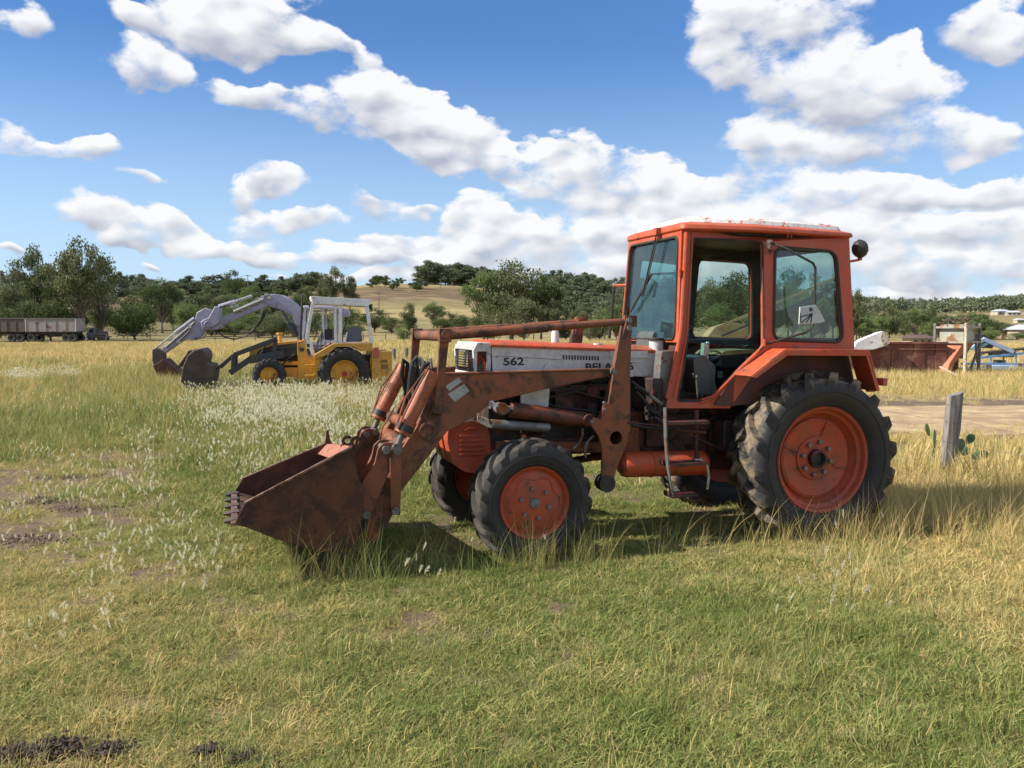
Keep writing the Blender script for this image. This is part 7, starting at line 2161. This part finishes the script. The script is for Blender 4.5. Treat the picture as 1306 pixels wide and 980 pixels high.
# seed heads: scattered at left, dense in front of the backhoe
G6 = [heads('seed_head_stems', 2, 0.14, 0.10, 0.26, 600 + i, 0.050, 0.015) for i in range(4)]
hx_, hy_ = [], []
def spot(n_, u0, u1, v0, v1, pw=1.0):
    for _ in range(n_):
        a_, b_ = ground_px(nr.uniform(u0, u1), v0 + (v1 - v0) * nr.random() ** pw); hx_.append(a_); hy_.append(b_)
spot(330, 20, 400, 505, 660); spot(170, 170, 330, 560, 640); spot(110, 0, 300, 640, 760); spot(26, 0, 300, 690, 780); spot(12, 20, 180, 790, 860); spot(10, 400, 520, 600, 650)
spot(12, 440, 800, 705, 760); spot(8, 950, 1100, 740, 820); spot(7, 1050, 1180, 660, 700); spot(70, 340, 480, 540, 620); spot(60, 0, 260, 500, 540)
hx_, hy_ = np.array(hx_), np.array(hy_)
kk = ~under_wheels(hx_, hy_) & (fbm(hx_ * 1.1, hy_ * 1.1, 3) > 0.42)
scatter('seed_heads', 'scattered stems with fluffy white seed heads in the left pasture', hx_[kk], hy_[kk], nr.uniform(0.55, 1.15, kk.sum()), nr.uniform(.3, .8, kk.sum()), G6, seed=6)
G7 = [heads('dense_seed_heads', 12, 0.30, 0.20, 0.42, 700 + i, 0.055, 0.020) for i in range(4)]
hx_, hy_ = [], []
spot(480, 325, 595, 486, 550, 1.3); spot(340, 230, 600, 496, 620, 1.3); spot(260, 250, 420, 500, 560, 1.0); spot(40, 10, 50, 486, 492); spot(30, 60, 100, 483, 488); spot(120, 395, 540, 470, 490)
hx_, hy_ = np.array(hx_), np.array(hy_); kk = (fbm(hx_ * .8, hy_ * .8, 3) > 0.36)
scatter('pale_seed_grass', 'dense band of creamy white seed heads in front of the backhoe', hx_[kk], hy_[kk], nr.uniform(0.6, 1.2, kk.sum()), nr.uniform(.2, .9, kk.sum()), G7, seed=7)
# dark clods and dung at the lower left edge
def clods(name, lab, spots, seed, mt_=None):
    rg = np.random.default_rng(seed); m = MB()
    for (u, v, w_, h_) in spots:
        x, y = ground_px(u, v); z = float(terr(x, y))
        for k in range(260):
            a, b = rg.normal(0, w_ * .42), rg.normal(0, w_ * .20); s = rg.uniform(.003, .014) * (1.6 if rg.random() < .12 else 1)
            zz = z + max(0, h_ * (1 - (a / w_) ** 2)) * rg.uniform(0.1, 1)
            P = []
            for i in range(6):
                q_ = Vector([(1, 0, 0), (-1, 0, 0), (0, 1, 0), (0, -1, 0), (0, 0, 1), (0, 0, -1)][i]) * s * rg.uniform(.5, 1.3); P.append((x + a + q_.x * 1.4, y + b + q_.y, zz + q_.z))
            m.add(P, [(0, 2, 4), (2, 1, 4), (1, 3, 4), (3, 0, 4), (2, 0, 5), (1, 2, 5), (3, 1, 5), (0, 3, 5)])
    o = m.build(name, mt_ or mat('dark_soil', (0.085, 0.058, 0.038), 0.95, c2=(0.045, 0.030, 0.020), sc=20, bump=0.4), None, fix=False, flat=True); tag(o, lab, 'soil', kind='stuff')
clods('soil_clods', 'dark clods of turned soil at the bottom left corner', [(20, 968, .16, .05), (70, 960, .16, .06), (140, 962, .13, .05), (265, 965, .09, .05), (310, 972, .10, .04), (-20, 972, .15, .05), (165, 955, .1, .03)], 1)
clods('track_clods', 'loose crumbs of soil where the grass is worn at left', [(60, 640, .5, .03), (110, 650, .5, .03), (40, 690, .5, .03), (90, 610, .6, .03), (620, 810, .16, .01), (370, 790, .14, .01)], 2, mat('dry_soil', (0.20, 0.145, 0.095), 0.95, c2=(0.12, 0.085, 0.055), sc=20, bump=0.3))
M_root = mat('dark_soil', (0.085, 0.058, 0.038))
G8 = [clump('root_tuft', 40, 0.05, 0.01, 0.05, 0.004, 1.8, 800 + i, 2, mt=M_root) for i in range(3)]
rx_, ry_ = [], []
for (u, v, s_) in ((20, 966, 40), (75, 960, 35), (140, 962, 30), (265, 965, 22), (310, 972, 26)):
    for _ in range(36):
        a_, b_ = ground_px(u + nr.normal(0, s_ * .6), v + nr.normal(0, 5)); rx_.append(a_); ry_.append(b_)
scatter('torn_roots', 'dark torn roots and dead matter on the clods at the bottom left', np.array(rx_), np.array(ry_), nr.uniform(.7, 1.3, len(rx_)), nr.uniform(0, 1, len(rx_)), G8, seed=8, zoff=0.01)

# ---------------------------------------------------------------- labels by place for the small groups, and small pieces
ORD = ['leftmost', 'second from the left', 'third from the left', 'fourth from the left', 'fifth from the left', 'sixth from the left', 'seventh from the left', 'eighth from the left', 'ninth from the left', 'tenth from the left',
       'eleventh from the left', 'twelfth from the left', 'thirteenth from the left']
def by_place(group, what):
    ms = sorted([o for o in scene.objects if o.get('group') == group and o.get('label')], key=lambda o: o.location.x / o.location.y)
    n = len(ms)
    for i, o in enumerate(ms):
        j = n - 1 - i
        wd = ORD[i] if i < 13 and i <= j else ('rightmost' if j == 0 else ORD[j].replace('left', 'right') if j < 13 else None)
        if wd: o['label'] = wd + ' ' + what
by_place('thicket behind the trailers', 'bush in the thicket behind the trailers')
by_place('trees behind the bonnet', 'tree in the row behind the bonnet')
by_place('trees on the paddock slope', 'small tree on the slope above the bonnet')
by_place('trees behind the tractor cab', 'tree seen through or behind the tractor cab')
by_place('scrub belt behind the backhoe', 'tree in the scrub belt behind the backhoe')
by_place('trees behind the rounded bushes', 'leafy tree behind the two rounded bushes')
by_place('bushes before the brown house', 'rounded bush before the brown house at right')
by_place('scattered scrub on the grassy hill', 'scrub tree on the bare grassy hill')
by_place('posts of the far paddock fence', 'post of the far paddock fence')
